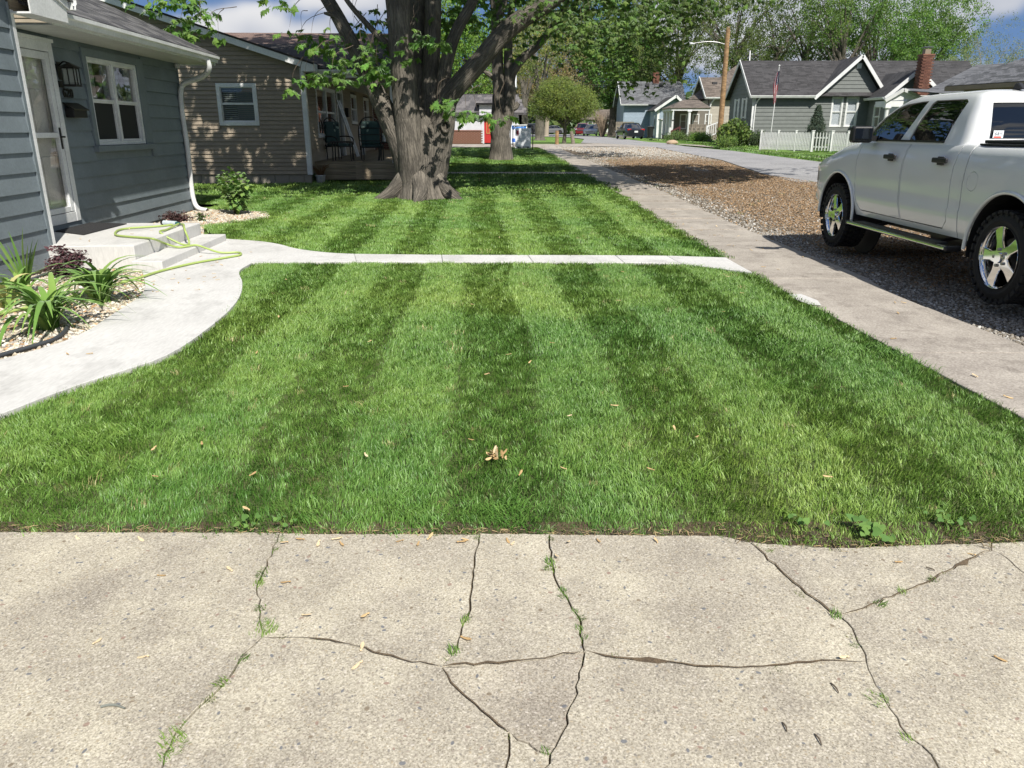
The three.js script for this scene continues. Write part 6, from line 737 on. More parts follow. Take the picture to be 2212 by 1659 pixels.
/* pale blue house */
{
  const h = thing('pale_blue_house', 'pale blue-grey two-part house at the bend of the street', 'house'), z = -92, g = HT(z), X = px => xAt(px, z), a = X(1347), b = X(1440), eY = yAt(224, z), rY = yAt(183, z) + 0.5, FW = new Wall(V(a, 0, z), V(0, 0, 1)), zr = z - 3, zb = z - 6;
  boardsTo(h, FW, g - 0.1, eY, 0.14, () => [0, b - a], [], F.pale, 0.025, true); part('wall', [FW.box(0, b - a, g - 0.2, eY, -0.3, -0.02), panel([V(a, g, z), V(a, eY, z), V(a, rY - 0.1, zr), V(a, eY, zb), V(a, g, zb)].reverse(), 0.1)], F.pale[0], h);
  part('roof', [quad(V(a - 0.5, eY - 0.1, z + 0.5), V(b + 2, eY - 0.1, z + 0.5), V(b + 2, rY, zr), V(a - 0.5, rY, zr)), quad(V(b + 2, eY - 0.1, zb - 0.5), V(a - 0.5, eY - 0.1, zb - 0.5), V(a - 0.5, rY, zr), V(b + 2, rY, zr))], F.paleRoof, h); part('rake_board', [bar(V(a - 0.53, eY - 0.15, z + 0.5), V(a - 0.53, rY - 0.05, zr), 0.05, 0.25), bar(V(a - 0.53, rY - 0.05, zr), V(a - 0.53, eY - 0.15, zb - 0.5), 0.05, 0.25)], H.white, h); part('gutter', gutterGeo(V(a - 0.5, eY - 0.05, z + 0.52), V(X(1395), eY - 0.05, z + 0.52), V(0, 0, 1), 0.16), H.white, h);
  const SL = new Wall(V(a, 0, zb), V(-1, 0, 0)); windowUnit(h, SL, 2.5, 3.4, 2.6, 4.2, { frame: 0.12 });
  for (const px of [1370, 1400, 1430]) part('roof_vent', box(0.4, 0.3, 0.4, X(px), rY - 0.4, zr + 0.8), F.greyRoof, h); part('chimney', box(0.7, 1.6, 0.7, X(1420), rY + 0.2, zr), H.brick, h);
  const zw = -87, c = xAt(1418, zw), d = xAt(1478, zw), m = xAt(1454, zw), we = yAt(236, zw), wp = yAt(210, zw), WW = new Wall(V(c, 0, zw), V(0, 0, 1)), SW = new Wall(V(c, 0, z), V(-1, 0, 0));
  boardsTo(h, WW, g - 0.1, wp, 0.14, t => t < we ? [0, d - c] : [(t - we) / (wp - we) * (m - c), d - c - (t - we) / (wp - we) * (d - m)], [[1.6, 2.4, 2.4, 3.7]], F.pale, 0.025, true); part('wall', [WW.box(0, d - c, g - 0.2, we, -0.3, -0.1), panel([V(c, we - 0.1, zw - 0.1), V(d, we - 0.1, zw - 0.1), V(m, wp, zw - 0.1)], 0.05)], F.pale[0], h); windowUnit(h, WW, 1.6, 2.4, 2.4, 3.7, { frame: 0.1 });
  boardsTo(h, SW, g - 0.1, we, 0.14, () => [0, 5], [], F.pale, 0.025, true); part('wall', SW.box(0, 5, g - 0.2, we, -0.3, -0.05), F.pale[0], h); windowUnit(h, SW, 1.2, 2.0, 1.9, 3.4, { frame: 0.1, proud: 0.05 }); const dr = part('door', SW.rbox(3.2, 4.1, g + 0.2, g + 2.3, 0.01, 0.06), H.white, h); part('pane', SW.box(3.35, 3.95, g + 0.9, g + 2.1, 0.06, 0.065), H.darkpane, dr);
  part('roof', [quad(V(c - 0.4, we - 0.1, zw + 0.5), V(m, wp + 0.15, zw + 0.5), V(m, wp + 0.15, zr), V(c - 0.4, we - 0.1, zr)), quad(V(m, wp + 0.15, zw + 0.5), V(d + 0.4, we - 0.1, zw + 0.5), V(d + 0.4, we - 0.1, zr), V(m, wp + 0.15, zr))], F.greyRoof, h); part('rake_board', [bar(V(c - 0.4, we - 0.15, zw + 0.53), V(m, wp + 0.1, zw + 0.53), 0.05, 0.25), bar(V(m, wp + 0.1, zw + 0.53), V(d + 0.4, we - 0.15, zw + 0.53), 0.05, 0.25)], H.white, h); part('corner_trim', WW.box(-0.05, 0.2, g, we, 0, 0.06), H.white, h); rebase(h);
  const s = thing('garden_shed', 'small white flat-topped shed beside the pale blue house', 'shed'), sz = -78, sa = xAt(1425, sz), sb = xAt(1456, sz); part('wall', [rbox(sb - sa, 1.7, 1.4, 0.03, (sa + sb) / 2, HT(sz) + 0.85, sz)], F.shed, s); part('roof', rbox(sb - sa + 0.2, 0.1, 1.6, 0.02, (sa + sb) / 2, HT(sz) + 1.75, sz), H.whiteB, s); part('door', [rbox((sb - sa) * 0.4, 1.5, 0.04, 0.01, sa + (sb - sa) * 0.7, HT(sz) + 0.8, sz + 0.71)], H.white, s); rebase(s);
  const bz = -84, bn = thing('wheeled_bin', 'dark wheeled bin against the pale blue house', 'bin', V(xAt(1404, bz), HT(bz), bz)); part('body', plain(new THREE.CylinderGeometry(0.42, 0.34, 1.0, 4, 1).rotateY(Math.PI / 4)).translate(0, 0.55, 0), blackPlastic, bn); part('lid', rbox(0.66, 0.09, 0.7, 0.03, 0, 1.1, 0), blackPlastic, bn); for (const q of [-0.25, 0.25]) part('wheel', xCyl(q - 0.03, q + 0.03, 0.12, 0.25, 0.12, 14), rubber, bn);
  const f = thing('board_fence', 'brown board fence beside the dark parked sedan', 'fence'), fz = -86, fa = xAt(1331, fz), fb = xAt(1370, fz), n = Math.round((fb - fa) / 0.16); for (let i = 0; i < n; i++) part('board', box(0.145, 1.6 + 0.05 * hash(i, 6), 0.03, fa + i * 0.16, HT(fz) + 0.8, fz), F.oldwood, f); part('rail', [box(fb - fa, 0.09, 0.05, (fa + fb) / 2, HT(fz) + 0.4, fz - 0.04), box(fb - fa, 0.09, 0.05, (fa + fb) / 2, HT(fz) + 1.3, fz - 0.04)], F.oldwood, f); rebase(f);
}
/* far street-end houses */
for (const [px0, px1, top, d, mat, roof, label] of [[1095, 1255, 262, 165, sidePaint(0.45, 0.44, 0.42), F.greyRoof, 'far grey house at the end of the street'], [1255, 1330, 258, 150, sidePaint(0.34, 0.3, 0.26), F.brownR, 'far tan house behind the parked cars'], [1040, 1100, 255, 175, sidePaint(0.5, 0.5, 0.5), F.brownR, 'far pale house left of the street end']]) {
  const h = thing('far_house', label, 'house', V(0, 0, 0), 0, 'houses at the end of the street'), z = -d, a = xAt(px0, z), b = xAt(px1, z), g = HT(z), e = yAt(top, z), W = new Wall(V(a, 0, z), V(0, 0, 1)); part('wall', span(a, b, g, e, z - 6, z), mat, h); part('roof', [quad(V(a - 0.4, e, z + 0.5), V(b + 0.4, e, z + 0.5), V(b + 0.4, e + 1.8, z - 3), V(a - 0.4, e + 1.8, z - 3)), quad(V(b + 0.4, e, z - 6.5), V(a - 0.4, e, z - 6.5), V(a - 0.4, e + 1.8, z - 3), V(b + 0.4, e + 1.8, z - 3))], roof, h); for (let s = 1.2; s < b - a - 1.4; s += 2.9) windowUnit(h, W, s, s + 0.9, g + 0.9, g + 2.2, { frame: 0.12, proud: 0.06 }); part('porch_rail', span(a + 1, b - 1, g + 0.3, g + 0.9, z + 1.2, z + 1.25), H.whiteB, h); rebase(h);
}
/* corner building with the red door */
{
  const h = thing('mansard_building', 'low pale building with shingled mansard, brick base and red door', 'building'), z = -55, g = HT(z) - 0.02, xr = xAt(1127, z), xl = -10, W = new Wall(V(xl, 0, z), V(0, 0, 1)), L = xr - xl, d0 = xAt(1046, z) - xl, d1 = xAt(1067, z) - xl, mb = yAt(244, z), mt = yAt(204, z), bt = yAt(281, z), S = -xl;
  part('wall', [W.box(0, d0 - 0.2, g, mb + 0.1, -0.3, 0), W.box(d1 + 0.2, L, g, mb + 0.1, -0.3, 0), W.box(d0 - 0.2, d1 + 0.2, g + 2.1, mb + 0.1, -0.3, 0), span(xl, xr, g, mb, z - 8, z - 7.8), span(xr - 0.2, xr, g, mb, z - 8, z)], F.stucco, h);
  const bk = [], bb = W.box(0, 0.001, 0, 0.001, 0, 0.001); let row = 0; for (let y = g; y < bt - 0.08; y += 0.078, row++) for (let s = d0 - 5.2 - (row % 2) * 0.11; s < d0 - 0.3; s += 0.222) bk.push(W.box(s, s + 0.21, y, y + 0.068, 0.004, 0.05)); part('brick_base', bk, H.brickC, h).userData.kind = 'stuff'; part('mortar', W.box(d0 - 5.4, d0 - 0.25, g, bt - 0.02, -0.01, 0.035), H.mortar, h); part('brick_ledge', [W.box(d0 - 5.4, d0 - 0.2, bt - 0.08, bt, 0, 0.08)], H.brickC, h);
  const dr = part('door', W.rbox(d0, d1, g + 0.05, g + 2.1, -0.08, -0.03), F.red, h); part('door_frame', [W.box(d0 - 0.2, d0, g, g + 2.2, -0.1, 0.03), W.box(d1, d1 + 0.2, g, g + 2.2, -0.1, 0.03)], F.stucco, dr);
  const cx = (d0 + d1) / 2; part('door_window', [W.geo(plain(new THREE.TorusGeometry(0.16, 0.03, 6, 20, Math.PI)).translate(cx, g + 1.6, -0.02)), W.box(cx - 0.19, cx - 0.13, g + 0.7, g + 1.6, -0.03, 0), W.box(cx + 0.13, cx + 0.19, g + 0.7, g + 1.6, -0.03, 0), W.box(cx - 0.19, cx + 0.19, g + 0.64, g + 0.7, -0.03, 0), W.box(cx - 0.02, cx + 0.02, g + 0.7, g + 1.7, -0.03, -0.005), W.geo(new THREE.OctahedronGeometry(0.12).scale(0.5, 2, 0.1).translate(cx, g + 1.2, -0.02))], F.gold, dr);
  const s0 = d0 - 5.4, up = V(0, mt - mb, -1.1).normalize(); part('mansard', [panel([W.at(0, mb, 0.35), W.at(L + 0.35, mb, 0.35), W.at(L - 0.25, mt, -0.75), W.at(0, mt, -0.75)], 0.05), panel([W.at(L + 0.35, mb, 0.35), W.at(L + 0.35, mb, -8), W.at(L - 0.25, mt, -8), W.at(L - 0.25, mt, -0.75)], 0.05), W.box(0, L - 0.2, mt - 0.02, mt + 0.06, -8, -0.7), W.box(0, L + 0.3, mb - 0.12, mb, 0, 0.34)], F.slate[2], h);
  shingles(h, W.at(s0, mb, 0.36), V(1, 0, 0), up, L - s0 + 0.3, Math.hypot(mt - mb, 1.1), 0.3, 0.19, F.slate, 300, (s, t) => s < L - s0 + 0.25 - t * 0.35);
  part('door_hood', W.box(d0 - 0.5, d1 + 0.4, mb + 0.5, mb + 0.62, -0.4, 0.6), H.iron, h); part('door_bay', W.box(d0 - 0.3, d1 + 0.3, mb - 0.15, mb + 0.5, -0.2, 0.36), F.stucco, h);
  for (const s of [d0 - 0.75, d1 + 0.9]) part('wall_lamp', [W.geo(plain(new THREE.CylinderGeometry(0.09, 0.05, 0.24, 6)).translate(s, g + 1.75, 0.14)), W.geo(new THREE.ConeGeometry(0.12, 0.12, 6).translate(s, g + 1.93, 0.14)), W.box(s - 0.03, s + 0.03, g + 1.6, g + 1.9, 0, 0.1)], H.iron, h); rebase(h);
  const H2 = thing('flagpole', 'slim metal pole with a small white flag by the mansard building', 'flagpole', V(xAt(1103, -53.5), HT(-53.5), -53.5)), ft = yAt(150, -53.5) - HT(-53.5); part('pole', rod(V(0, 0, 0), V(0, ft, 0), 0.04, 0.025), steel, H2); const fg = new THREE.PlaneGeometry(0.6, 0.9, 8, 8), fa = fg.attributes.position; for (let i = 0; i < fa.count; i++) { const x = fa.getX(i); fa.setZ(i, 0.1 * Math.sin(x * 12)); fa.setX(i, x * 0.55); fa.setY(i, fa.getY(i) - Math.abs(x) * 0.3); } fg.computeVertexNormals(); part('flag', plain(fg).translate(0.22, ft - 0.55, 0), std({ color: lin(0.75, 0.77, 0.8), roughness: 0.9 }), H2);
}
/* signs */
{
  const b = G(1130, 324.5), z = b.z, g = b.y, xa = xAt(1108, z), xb = xAt(1151, z), ty = yAt(272, z);
  const s = thing('theatre_sign', 'white community theatre sign hanging in a black metal frame', 'sign'), im = H.iron;
  part('post', rod(V(xa, g - 0.05, z), V(xa, ty, z), 0.028), im, s); part('post', rod(V(xb, g - 0.05, z), V(xb, ty, z), 0.028), im, s); part('crossbar', rod(V(xa, ty, z), V(xb, ty, z), 0.028), im, s); part('brackets', [tube([V(xa, ty - 0.25, z), V(xa + 0.1, ty - 0.08, z), V(xa + 0.25, ty, z)], 0.015), tube([V(xb, ty - 0.25, z), V(xb - 0.1, ty - 0.08, z), V(xb - 0.25, ty, z)], 0.015)], im, s);
  const t1 = canvasTex(512, 640, (c, w, h) => { c.fillStyle = '#e8eaee'; c.fillRect(0, 0, w, h); const r = mulberry(3); c.fillStyle = '#8e1f2c'; c.beginPath(); c.moveTo(36, 70); c.lineTo(118, 70); c.lineTo(118, 185); c.quadraticCurveTo(90, 240, 40, 245); c.lineTo(36, 236); c.quadraticCurveTo(70, 215, 74, 190); c.lineTo(36, 190); c.fill(); c.fillStyle = '#2c2430'; for (let i = 0; i < 14; i++) c.fillRect(42 + r() * 66, 78 + r() * 100, 8 + r() * 10, 4 + r() * 7); c.fillStyle = '#5d626b'; c.textAlign = 'center'; c.font = 'bold 40px serif'; c.fillText('CENTENNIAL', 320, 104); c.fillText('COMMUNITY', 318, 164); c.fillText('THEATRE', 318, 224); c.font = 'italic 26px serif'; c.fillStyle = '#6b7079'; c.fillText('Quality, affordable', 262, 318); c.fillText('COMMUNITY THEATRE', 262, 352); c.fillText('Tickets and Show Reservations', 256, 416); c.font = '30px serif'; c.fillText('1 - 765 - 000 - 0007', 256, 456); c.fillStyle = '#1b232b'; c.fillRect(36, 590, 434, 40); c.fillStyle = '#dfe3e6'; c.font = 'bold 28px sans-serif'; c.fillText('620 North Street', 256, 620); });
  const pa = xAt(1113, z), pb = xAt(1147, z), y0 = yAt(320, z), y1 = yAt(277, z), pg = new THREE.PlaneGeometry(pb - pa, y1 - y0); const bd = part('board', box(pb - pa, y1 - y0, 0.02, (pa + pb) / 2, (y0 + y1) / 2, z), H.white, s); part('print', plain(pg).translate((pa + pb) / 2, (y0 + y1) / 2, z + 0.0125), std({ map: t1, roughness: 0.5 }), bd); part('chains', [rod(V(pa + 0.1, y1, z), V(pa + 0.1, ty, z), 0.008, 0.008, 5), rod(V(pb - 0.1, y1, z), V(pb - 0.1, ty, z), 0.008, 0.008, 5)], im, s); rebase(s);
  const z2 = -50.5, w = thing('welcome_sign', 'blue and white welcome sign board standing behind the theatre sign', 'sign'), wa = xAt(1103.5, z2), wb = xAt(1138.5, z2), v0 = yAt(310, z2), v1 = yAt(269, z2);
  const t2 = canvasTex(512, 600, (c, ww, hh) => { c.fillStyle = '#eef1f4'; c.fillRect(0, 0, ww, hh); c.fillStyle = '#2f74c4'; c.fillRect(20, 18, 472, 130); c.fillStyle = '#3f6fc8'; c.fillRect(20, 440, 472, 130); c.fillStyle = '#f4f7fa'; c.textAlign = 'center'; c.font = 'bold 52px sans-serif'; c.fillText('WELCOME TO', 256, 70); c.font = 'bold 56px sans-serif'; c.textAlign = 'left'; c.fillText('1 F', 74, 134); });
  const bd2 = part('board', box(wb - wa, v1 - v0, 0.06, (wa + wb) / 2, (v0 + v1) / 2, z2), H.white, w); part('print', plain(new THREE.PlaneGeometry(wb - wa - 0.04, v1 - v0 - 0.04)).translate((wa + wb) / 2, (v0 + v1) / 2, z2 + 0.034), std({ map: t2, roughness: 0.5 }), bd2); for (const x of [wa + 0.08, wb - 0.08]) part('post', box(0.08, v1 - HT(z2), 0.08, x, (v1 + HT(z2)) / 2, z2 - 0.09), H.white, w); rebase(w); w.position.y = HT(z2);
}
/* posts, pole, wires, flag */
{
  const P1 = G(1203, 311.5), P2 = G(1239, 310.5); for (const [p, tp, lean, label] of [[P1, 282, 0, 'upright weathered wooden post left of the round olive tree'], [P2, 284, -0.18, 'leaning dark wooden post right of the round olive tree']]) { const hgt = yAt(tp, p.z) - p.y, o = thing('wooden_post', label, 'post', p); part('post', [limb([V(0, -0.1, 0), V(lean * 0.5, hgt * 0.5, 0), V(lean, hgt, 0)], [0.13, 0.125, 0.12], 10, 3, bumpy(0.06, 3, 4)), plain(new THREE.CircleGeometry(0.12, 10)).rotateX(-Math.PI / 2).translate(lean, hgt, 0)], lean ? F.oldwood : F.pole, o); }
  const b = G(1553, 313.5), z = b.z, o = thing('utility_pole', 'tall brown wooden utility pole carrying a street lamp', 'pole'), A = V(b.x, b.y - 0.2, z), B = atZ(1573, 64, z), at = f => A.clone().lerp(B, f);
  part('pole', [limb([A, at(0.3), at(0.6), at(0.93), B], [0.19, 0.17, 0.155, 0.14, 0.135], 14, 6, bumpy(0.08, 3, 8)), ...[0, 1, 2, 3].map(k => rod(B.clone().add(V((k - 1.5) * 0.05, -0.1, 0)), B.clone().add(V((k - 1.5) * 0.055, 0.1 + 0.12 * hash(k, 9), 0)), 0.04, 0.01, 5))], F.pole, o);
  const q0 = atZ(1569, 97, z), q1 = atZ(1530, 90, z), q2 = atZ(1497, 94, z); part('lamp_arm', tube([q0, atZ(1552, 92, z), q1, q2], 0.035, 8, 8), steel, o); const hd = part('lamp_head', plain(new THREE.SphereGeometry(0.22, 14, 10)).scale(1.5, 0.42, 0.7).translate(q2.x - 0.22, q2.y - 0.02, z), sidePaint(0.6, 0.62, 0.62), o); part('lamp_lens', plain(new THREE.SphereGeometry(0.14, 12, 8, 0, 6.3, 1.57, 1.57)).scale(1.3, 0.7, 0.8).translate(q2.x - 0.25, q2.y - 0.06, z), H.frosted, hd); rebase(o);
  const wm = std({ color: lin(0.1, 0.1, 0.1), roughness: 0.8 }); const wire = (a, c, sag, label) => { const m = a.clone().lerp(c, 0.5).add(V(0, -sag, 0)); solo('overhead_wire', tube([a, m, c], 0.014, 5, 12), wm, label, 'wire', 'overhead wires'); };
  wire(atZ(1572, 70, z), atZ(1470, 92, -110), 0.4, 'thin wire running from the utility pole top up the street'); wire(atZ(1180, 183, -110), atZ(1522, 177, -74), 0.3, 'overhead wire above the pale blue house'); wire(atZ(1180, 179, -110), atZ(1530, 174, -74), 0.3, 'overhead wire above the pale blue house'); 
  const b2 = gp(1613, 0, 60), o2 = thing('metal_pole', 'thin grey metal pole behind the grey house ridge', 'pole'); part('pole', rod(b2, atZ(1620, 110, -62), 0.09, 0.07), steel, o2); rebase(o2);
  const fz = -47.5, fb = V(xAt(1664, fz), HT(fz), fz), ft = atZ(1683.5, 143, fz), fp = thing('flagpole', 'leaning white flagpole with a furled stars and stripes flag', 'flagpole'); part('pole', rod(fb, ft, 0.028, 0.02, 8), H.white, fp); part('finial', new THREE.SphereGeometry(0.05, 10, 8).translate(ft.x, ft.y + 0.03, fz), H.white, fp);
  const flagT = canvasTex(256, 256, (c, w, h) => { for (let i = 0; i < 13; i++) { c.fillStyle = i % 2 ? '#e8e6e4' : '#b3203a'; c.fillRect(i * w / 13, 0, w / 13 + 1, h); } c.fillStyle = '#26305c'; c.fillRect(0, 0, w * 7 / 13, h * 0.42); c.fillStyle = '#e8e8ee'; for (let i = 0; i < 6; i++) for (let j = 0; j < 7; j++) c.fillRect(8 + i * 22, 6 + j * 15, 5, 5); });
  const pg = new THREE.PlaneGeometry(1, 1, 16, 20), pa = pg.attributes.position, tp = fb.clone().lerp(ft, 0.95), bt = fb.clone().lerp(ft, 0.57); for (let i = 0; i < pa.count; i++) { const u = pa.getX(i) + 0.5, v = pa.getY(i) + 0.5, w = 0.08 + 0.15 * Math.sin(v * 3) * (0.6 + 0.4 * v), c = bt.clone().lerp(tp, v); pa.setXYZ(i, c.x - (u - 0.15) * w * 1.1, c.y - 0.12 * u, c.z + 0.03 + 0.09 * Math.sin(u * 15 + v * 3)); } pg.computeVertexNormals(); part('flag', plain(pg), std({ map: flagT, roughness: 0.9 }), fp); rebase(fp);
}
/* picket fence */
{
  const A = V(xAt(1645, -45), HT(-45), -45), B = V(xAt(1893, -41.5), HT(-41.5), -41.5), f = thing('picket_fence', 'white picket fence in front of the grey gabled house', 'fence'), d = B.clone().sub(A), L = Math.hypot(d.x, d.z), yaw = Math.atan2(-d.z, d.x), pk = new THREE.Shape([[-0.028, 0.06], [0.028, 0.06], [0.028, 0.93], [0, 1.0], [-0.028, 0.93]].map(a => new THREE.Vector2(...a))), pg = plain(new THREE.ExtrudeGeometry(pk, { depth: 0.025, bevelEnabled: false })).rotateY(yaw), gate = thing('picket_gate', 'white picket gate between two thick fence posts', 'gate');
  const at = s => { const q = A.clone().addScaledVector(d, s / L); q.y = HT(q.z); return q; }, gA = 2.85, gB = 3.75;
  for (let s = 0.05; s < L; s += 0.08) { const g = s > gA && s < gB; if (g && Math.round(s / 0.08) % 2) continue; const m = part('picket', pg, H.white, g ? gate : f); m.position.copy(at(s)); }
  for (const [s0, s1, par] of [[0, gA, f], [gA + 0.05, gB - 0.05, gate], [gB, L, f]]) for (const y of [0.25, 0.72]) { const p = at(s0), q = at(s1); part('rail', bar(V(p.x, p.y + y, p.z - 0.03), V(q.x, q.y + y, q.z - 0.03), 0.03, 0.08), H.white, par); }
  for (const [s, w] of [[0, 0.09], [0.95, 0.09], [1.9, 0.09], [gA - 0.05, 0.13], [gB + 0.05, 0.13], [4.6, 0.09], [L, 0.09]]) { const p = at(s); part('post', [box(w, 1.06, w, p.x, p.y + 0.53, p.z - 0.03).applyMatrix4(new THREE.Matrix4()), box(w + 0.04, 0.04, w + 0.04, p.x, p.y + 1.07, p.z - 0.03)], H.white, f); }
  rebase(f); rebase(gate);
}
/* shrubs across the street */
function bush(name, label, base, rx, ry, n, leaf, col, seed, o = {}) { const t = thing(name, label, o.category ?? 'shrub', base, 0, o.group), r = mulberry(seed), list = [], st = []; for (let i = 0; i < n; i++) { const p = inEll(r, V(0, ry * 0.95, 0), V(rx, ry, rx), 0.5); if (p.y < 0.02) continue; const k = 0.85 + 0.3 * fbm3(p.x * 3, p.y * 3, p.z * 3, 2, seed); list.push([V(p.x * k, p.y * k, p.z * k), 0.7 + 0.6 * r()]); } for (let k = 0; k < 9; k++) { const a = r() * 6.28; st.push(limb([V(0, -0.05, 0), V(Math.cos(a) * rx * 0.3, ry * 0.6, Math.sin(a) * rx * 0.3), V(Math.cos(a) * rx * 0.7, ry * 1.3, Math.sin(a) * rx * 0.7)], [0.03 * rx + 0.01, 0.02 * rx + 0.004, 0.003], 5, 2)); } part('stems', st, T.twig, t); scatter('foliage', t, leaf, T.leafFar, list, col, seed + 1); return t; }
{
  const at = (px, py) => { const p = G(px, py); p.y = HT(p.z); return p; };
  bush('round_bush', 'large round green bush beside the utility pole', V(xAt(1586, -51), HT(-51), -51), 0.72, 0.68, 900, clumpMid, green(0.10, 0.17, 0.02), 501); bush('shrub', 'low dark shrub at the corner of the grey house', V(xAt(1637, -50.5), HT(-50.5), -50.5), 0.6, 0.4, 200, clumpSmall, green(0.05, 0.09, 0.02), 502); bush('shrub', 'loose green shrub below the board fence', V(xAt(1510, -62), HT(-62), -62), 0.9, 0.28, 300, clumpSmall, green(0.09, 0.14, 0.03), 503); bush('shrub', 'bright green fern-like plants in front of the board fence', V(xAt(1513, -59), HT(-59), -59), 0.7, 0.25, 240, clumpSmall, green(0.13, 0.24, 0.03), 504); bush('shrub', 'low plants at the porch steps of the beige house', V(xAt(1462, -64), HT(-64), -64), 0.9, 0.3, 160, clumpSmall, green(0.1, 0.17, 0.03), 505); bush('shrub', 'grassy plant clump at the foot of the round bush', V(xAt(1570, -48.5), HT(-48.5), -48.5), 0.5, 0.28, 120, clumpSmall, green(0.12, 0.21, 0.03), 506);
  const tw = thing('twiggy_shrub', 'bare tan twiggy shrub in front of the silver sedan', 'shrub', V(xAt(1301, -96), HT(-96), -96)), r = mulberry(71), tg = []; for (let i = 0; i < 150; i++) { const a = r() * 6.28, o = r() * 0.5, l = 1.8 + r() * 1.2; tg.push(tube([V(Math.cos(a) * o * 0.4, 0, Math.sin(a) * o * 0.4), V(Math.cos(a) * (o + 0.3), l * 0.6, Math.sin(a) * (o + 0.3)), V(Math.cos(a) * (o + 0.9 * r() + 0.2), l, Math.sin(a) * (o + 0.6))], [0.03, 0.02, 0.008], 3, 2)); } part('twigs', tg, std({ color: lin(0.22, 0.17, 0.12), roughness: 1 }), tw);
  // spruce
  const sp = thing('spruce_tree', 'small blue-green spruce behind the picket fence', 'tree', V(xAt(1762, -45.5), HT(-45.5), -45.5)), rs = mulberry(72), hh = 2.15, ls = []; part('trunk', rod(V(0, -0.05, 0), V(0, hh, 0), 0.07, 0.01), T.darkbark, sp); for (let i = 0; i < 1500; i++) { const t = Math.pow(rs(), 0.75), y = t * hh, w = (1 - t) * 1.0 * (0.75 + 0.25 * Math.sin(t * 38)), a = rs() * 6.28, q = w * (0.45 + 0.55 * Math.sqrt(rs())); ls.push([V(Math.cos(a) * q, y + 0.1 - q * 0.12, Math.sin(a) * q), 0.7 + 0.5 * rs()]); } const nd = (() => { const r2 = mulberry(9), g = []; for (let i = 0; i < 22; i++) { const a = r2() * 6.28, l = 0.05 + 0.05 * r2(); g.push(bar(V(0, 0, 0), V(Math.cos(a) * l, (r2() - 0.3) * l, Math.sin(a) * l), 0.004, 0.004)); } return merge(g); })(); scatter('foliage', sp, clumpTiny, T.leafFar, ls, green(0.075, 0.115, 0.075), 73);
  for (const [px, py, s, label] of [[1452, 311, 0.5, 'pale boulder on the verge by the driveway'], [1500, 305, 0.4, 'garden rock at the edge of the plants'], [1512, 306, 0.5, 'dark garden rock before the handrail'], [1528, 307, 0.35, 'small garden rock beside the utility pole']]) { const p = G(px, py), g = new THREE.IcosahedronGeometry(s * 0.6, 2), a = g.attributes.position; for (let i = 0; i < a.count; i++) { const v = V(a.getX(i), a.getY(i), a.getZ(i)), k = 0.75 + 0.5 * fbm3(v.x * 3 + px, v.y * 3, v.z * 3, 3, 5); a.setXYZ(i, v.x * k * 1.3, v.y * k * 0.6, v.z * k); } g.computeVertexNormals(); const m = solo('garden_rock', plain(g), std({ color: px < 1460 ? lin(0.4, 0.3, 0.2) : lin(0.17, 0.15, 0.14), roughness: 1 }), label, 'rock', 'garden rocks'); m.position.set(p.x, HT(p.z) + 0.08, p.z); }
  // verge grass across the street
  const vg = [V(13.4, 0, -28), V(30, 0, -28), V(30, 0, -75), V(12.2, 0, -75), V(12.3, 0, -45)]; grassField('verge_grass', 'green grass verge and yards across the street', vg, -27, -75, 12, 30, 0.3, tuftGeo(5, 26, 0.24, 0.04, 0.09, 0.03, 0.4), 105, (x, z) => Math.abs(x - (14.6 + (z + 47) * 0.21)) < 1.2 && z > -47 && x < 17);
}
/* ---------- planting bed, hose, plants ---------- */
const c2 = (x, y) => [x * 0.248, 329.2 + y * 0.248];
const pebble = (() => { const g = new THREE.IcosahedronGeometry(1, 0), a = g.attributes.position; for (let i = 0; i < a.count; i++) { const x = a.getX(i), y = a.getY(i), z = a.getZ(i), k = 0.8 + 0.4 * vn3(x * 2 + 3, y * 2, z * 2, 8); a.setXYZ(i, x * k, y * k * 0.62, z * k * 0.8); } g.computeVertexNormals(); return plain(g); })(), pebMat = std({ color: lin(1, 1, 1), roughness: 0.85 });
function strew(name, label, geo, mat, list, colorFn, seed, flat = true) { const im = new THREE.InstancedMesh(geo, mat, list.length), r = mulberry(seed), m = new THREE.Matrix4(), q = new THREE.Quaternion(), e = new THREE.Euler(), c = new THREE.Color(); im.name = uniq(name); im.userData = { kind: 'stuff', label }; im.castShadow = im.receiveShadow = true; list.forEach(([p, s], i) => { e.set((r() - 0.5) * (flat ? 0.9 : 3), r() * 6.283, (r() - 0.5) * (flat ? 0.9 : 3)); q.setFromEuler(e); m.compose(p, q, V(s * (0.7 + 0.6 * r()), s * (0.7 + 0.6 * r()), s)); im.setMatrixAt(i, m); const k = colorFn(r, p); c.setRGB(k[0], k[1], k[2]); im.setColorAt(i, c); }); scene.add(im); return im; }
const stoneTone = r => { const t = r(), k = 0.75 + 0.5 * r(); return t < 0.42 ? [0.46 * k, 0.40 * k, 0.30 * k] : t < 0.7 ? [0.62 * k, 0.58 * k, 0.5 * k] : t < 0.88 ? [0.3 * k, 0.27 * k, 0.24 * k] : [0.4 * k, 0.25 * k, 0.13 * k]; };
const fill = (poly, step, seed, dy, sz, test) => { const r = mulberry(seed), b = new THREE.Box3().setFromPoints(poly), out = []; for (let x = b.min.x; x < b.max.x; x += step) for (let z = b.min.z; z < b.max.z; z += step) { const px = x + (r() - 0.5) * step * 1.3, pz = z + (r() - 0.5) * step * 1.3, k = r(), s = sz * (0.55 + 0.8 * r()); if (!inside(poly, px, pz) || (test && !test(px, pz, k))) continue; out.push([V(px, HT(pz) + dy + s * 0.25, pz), s]); } return out; };
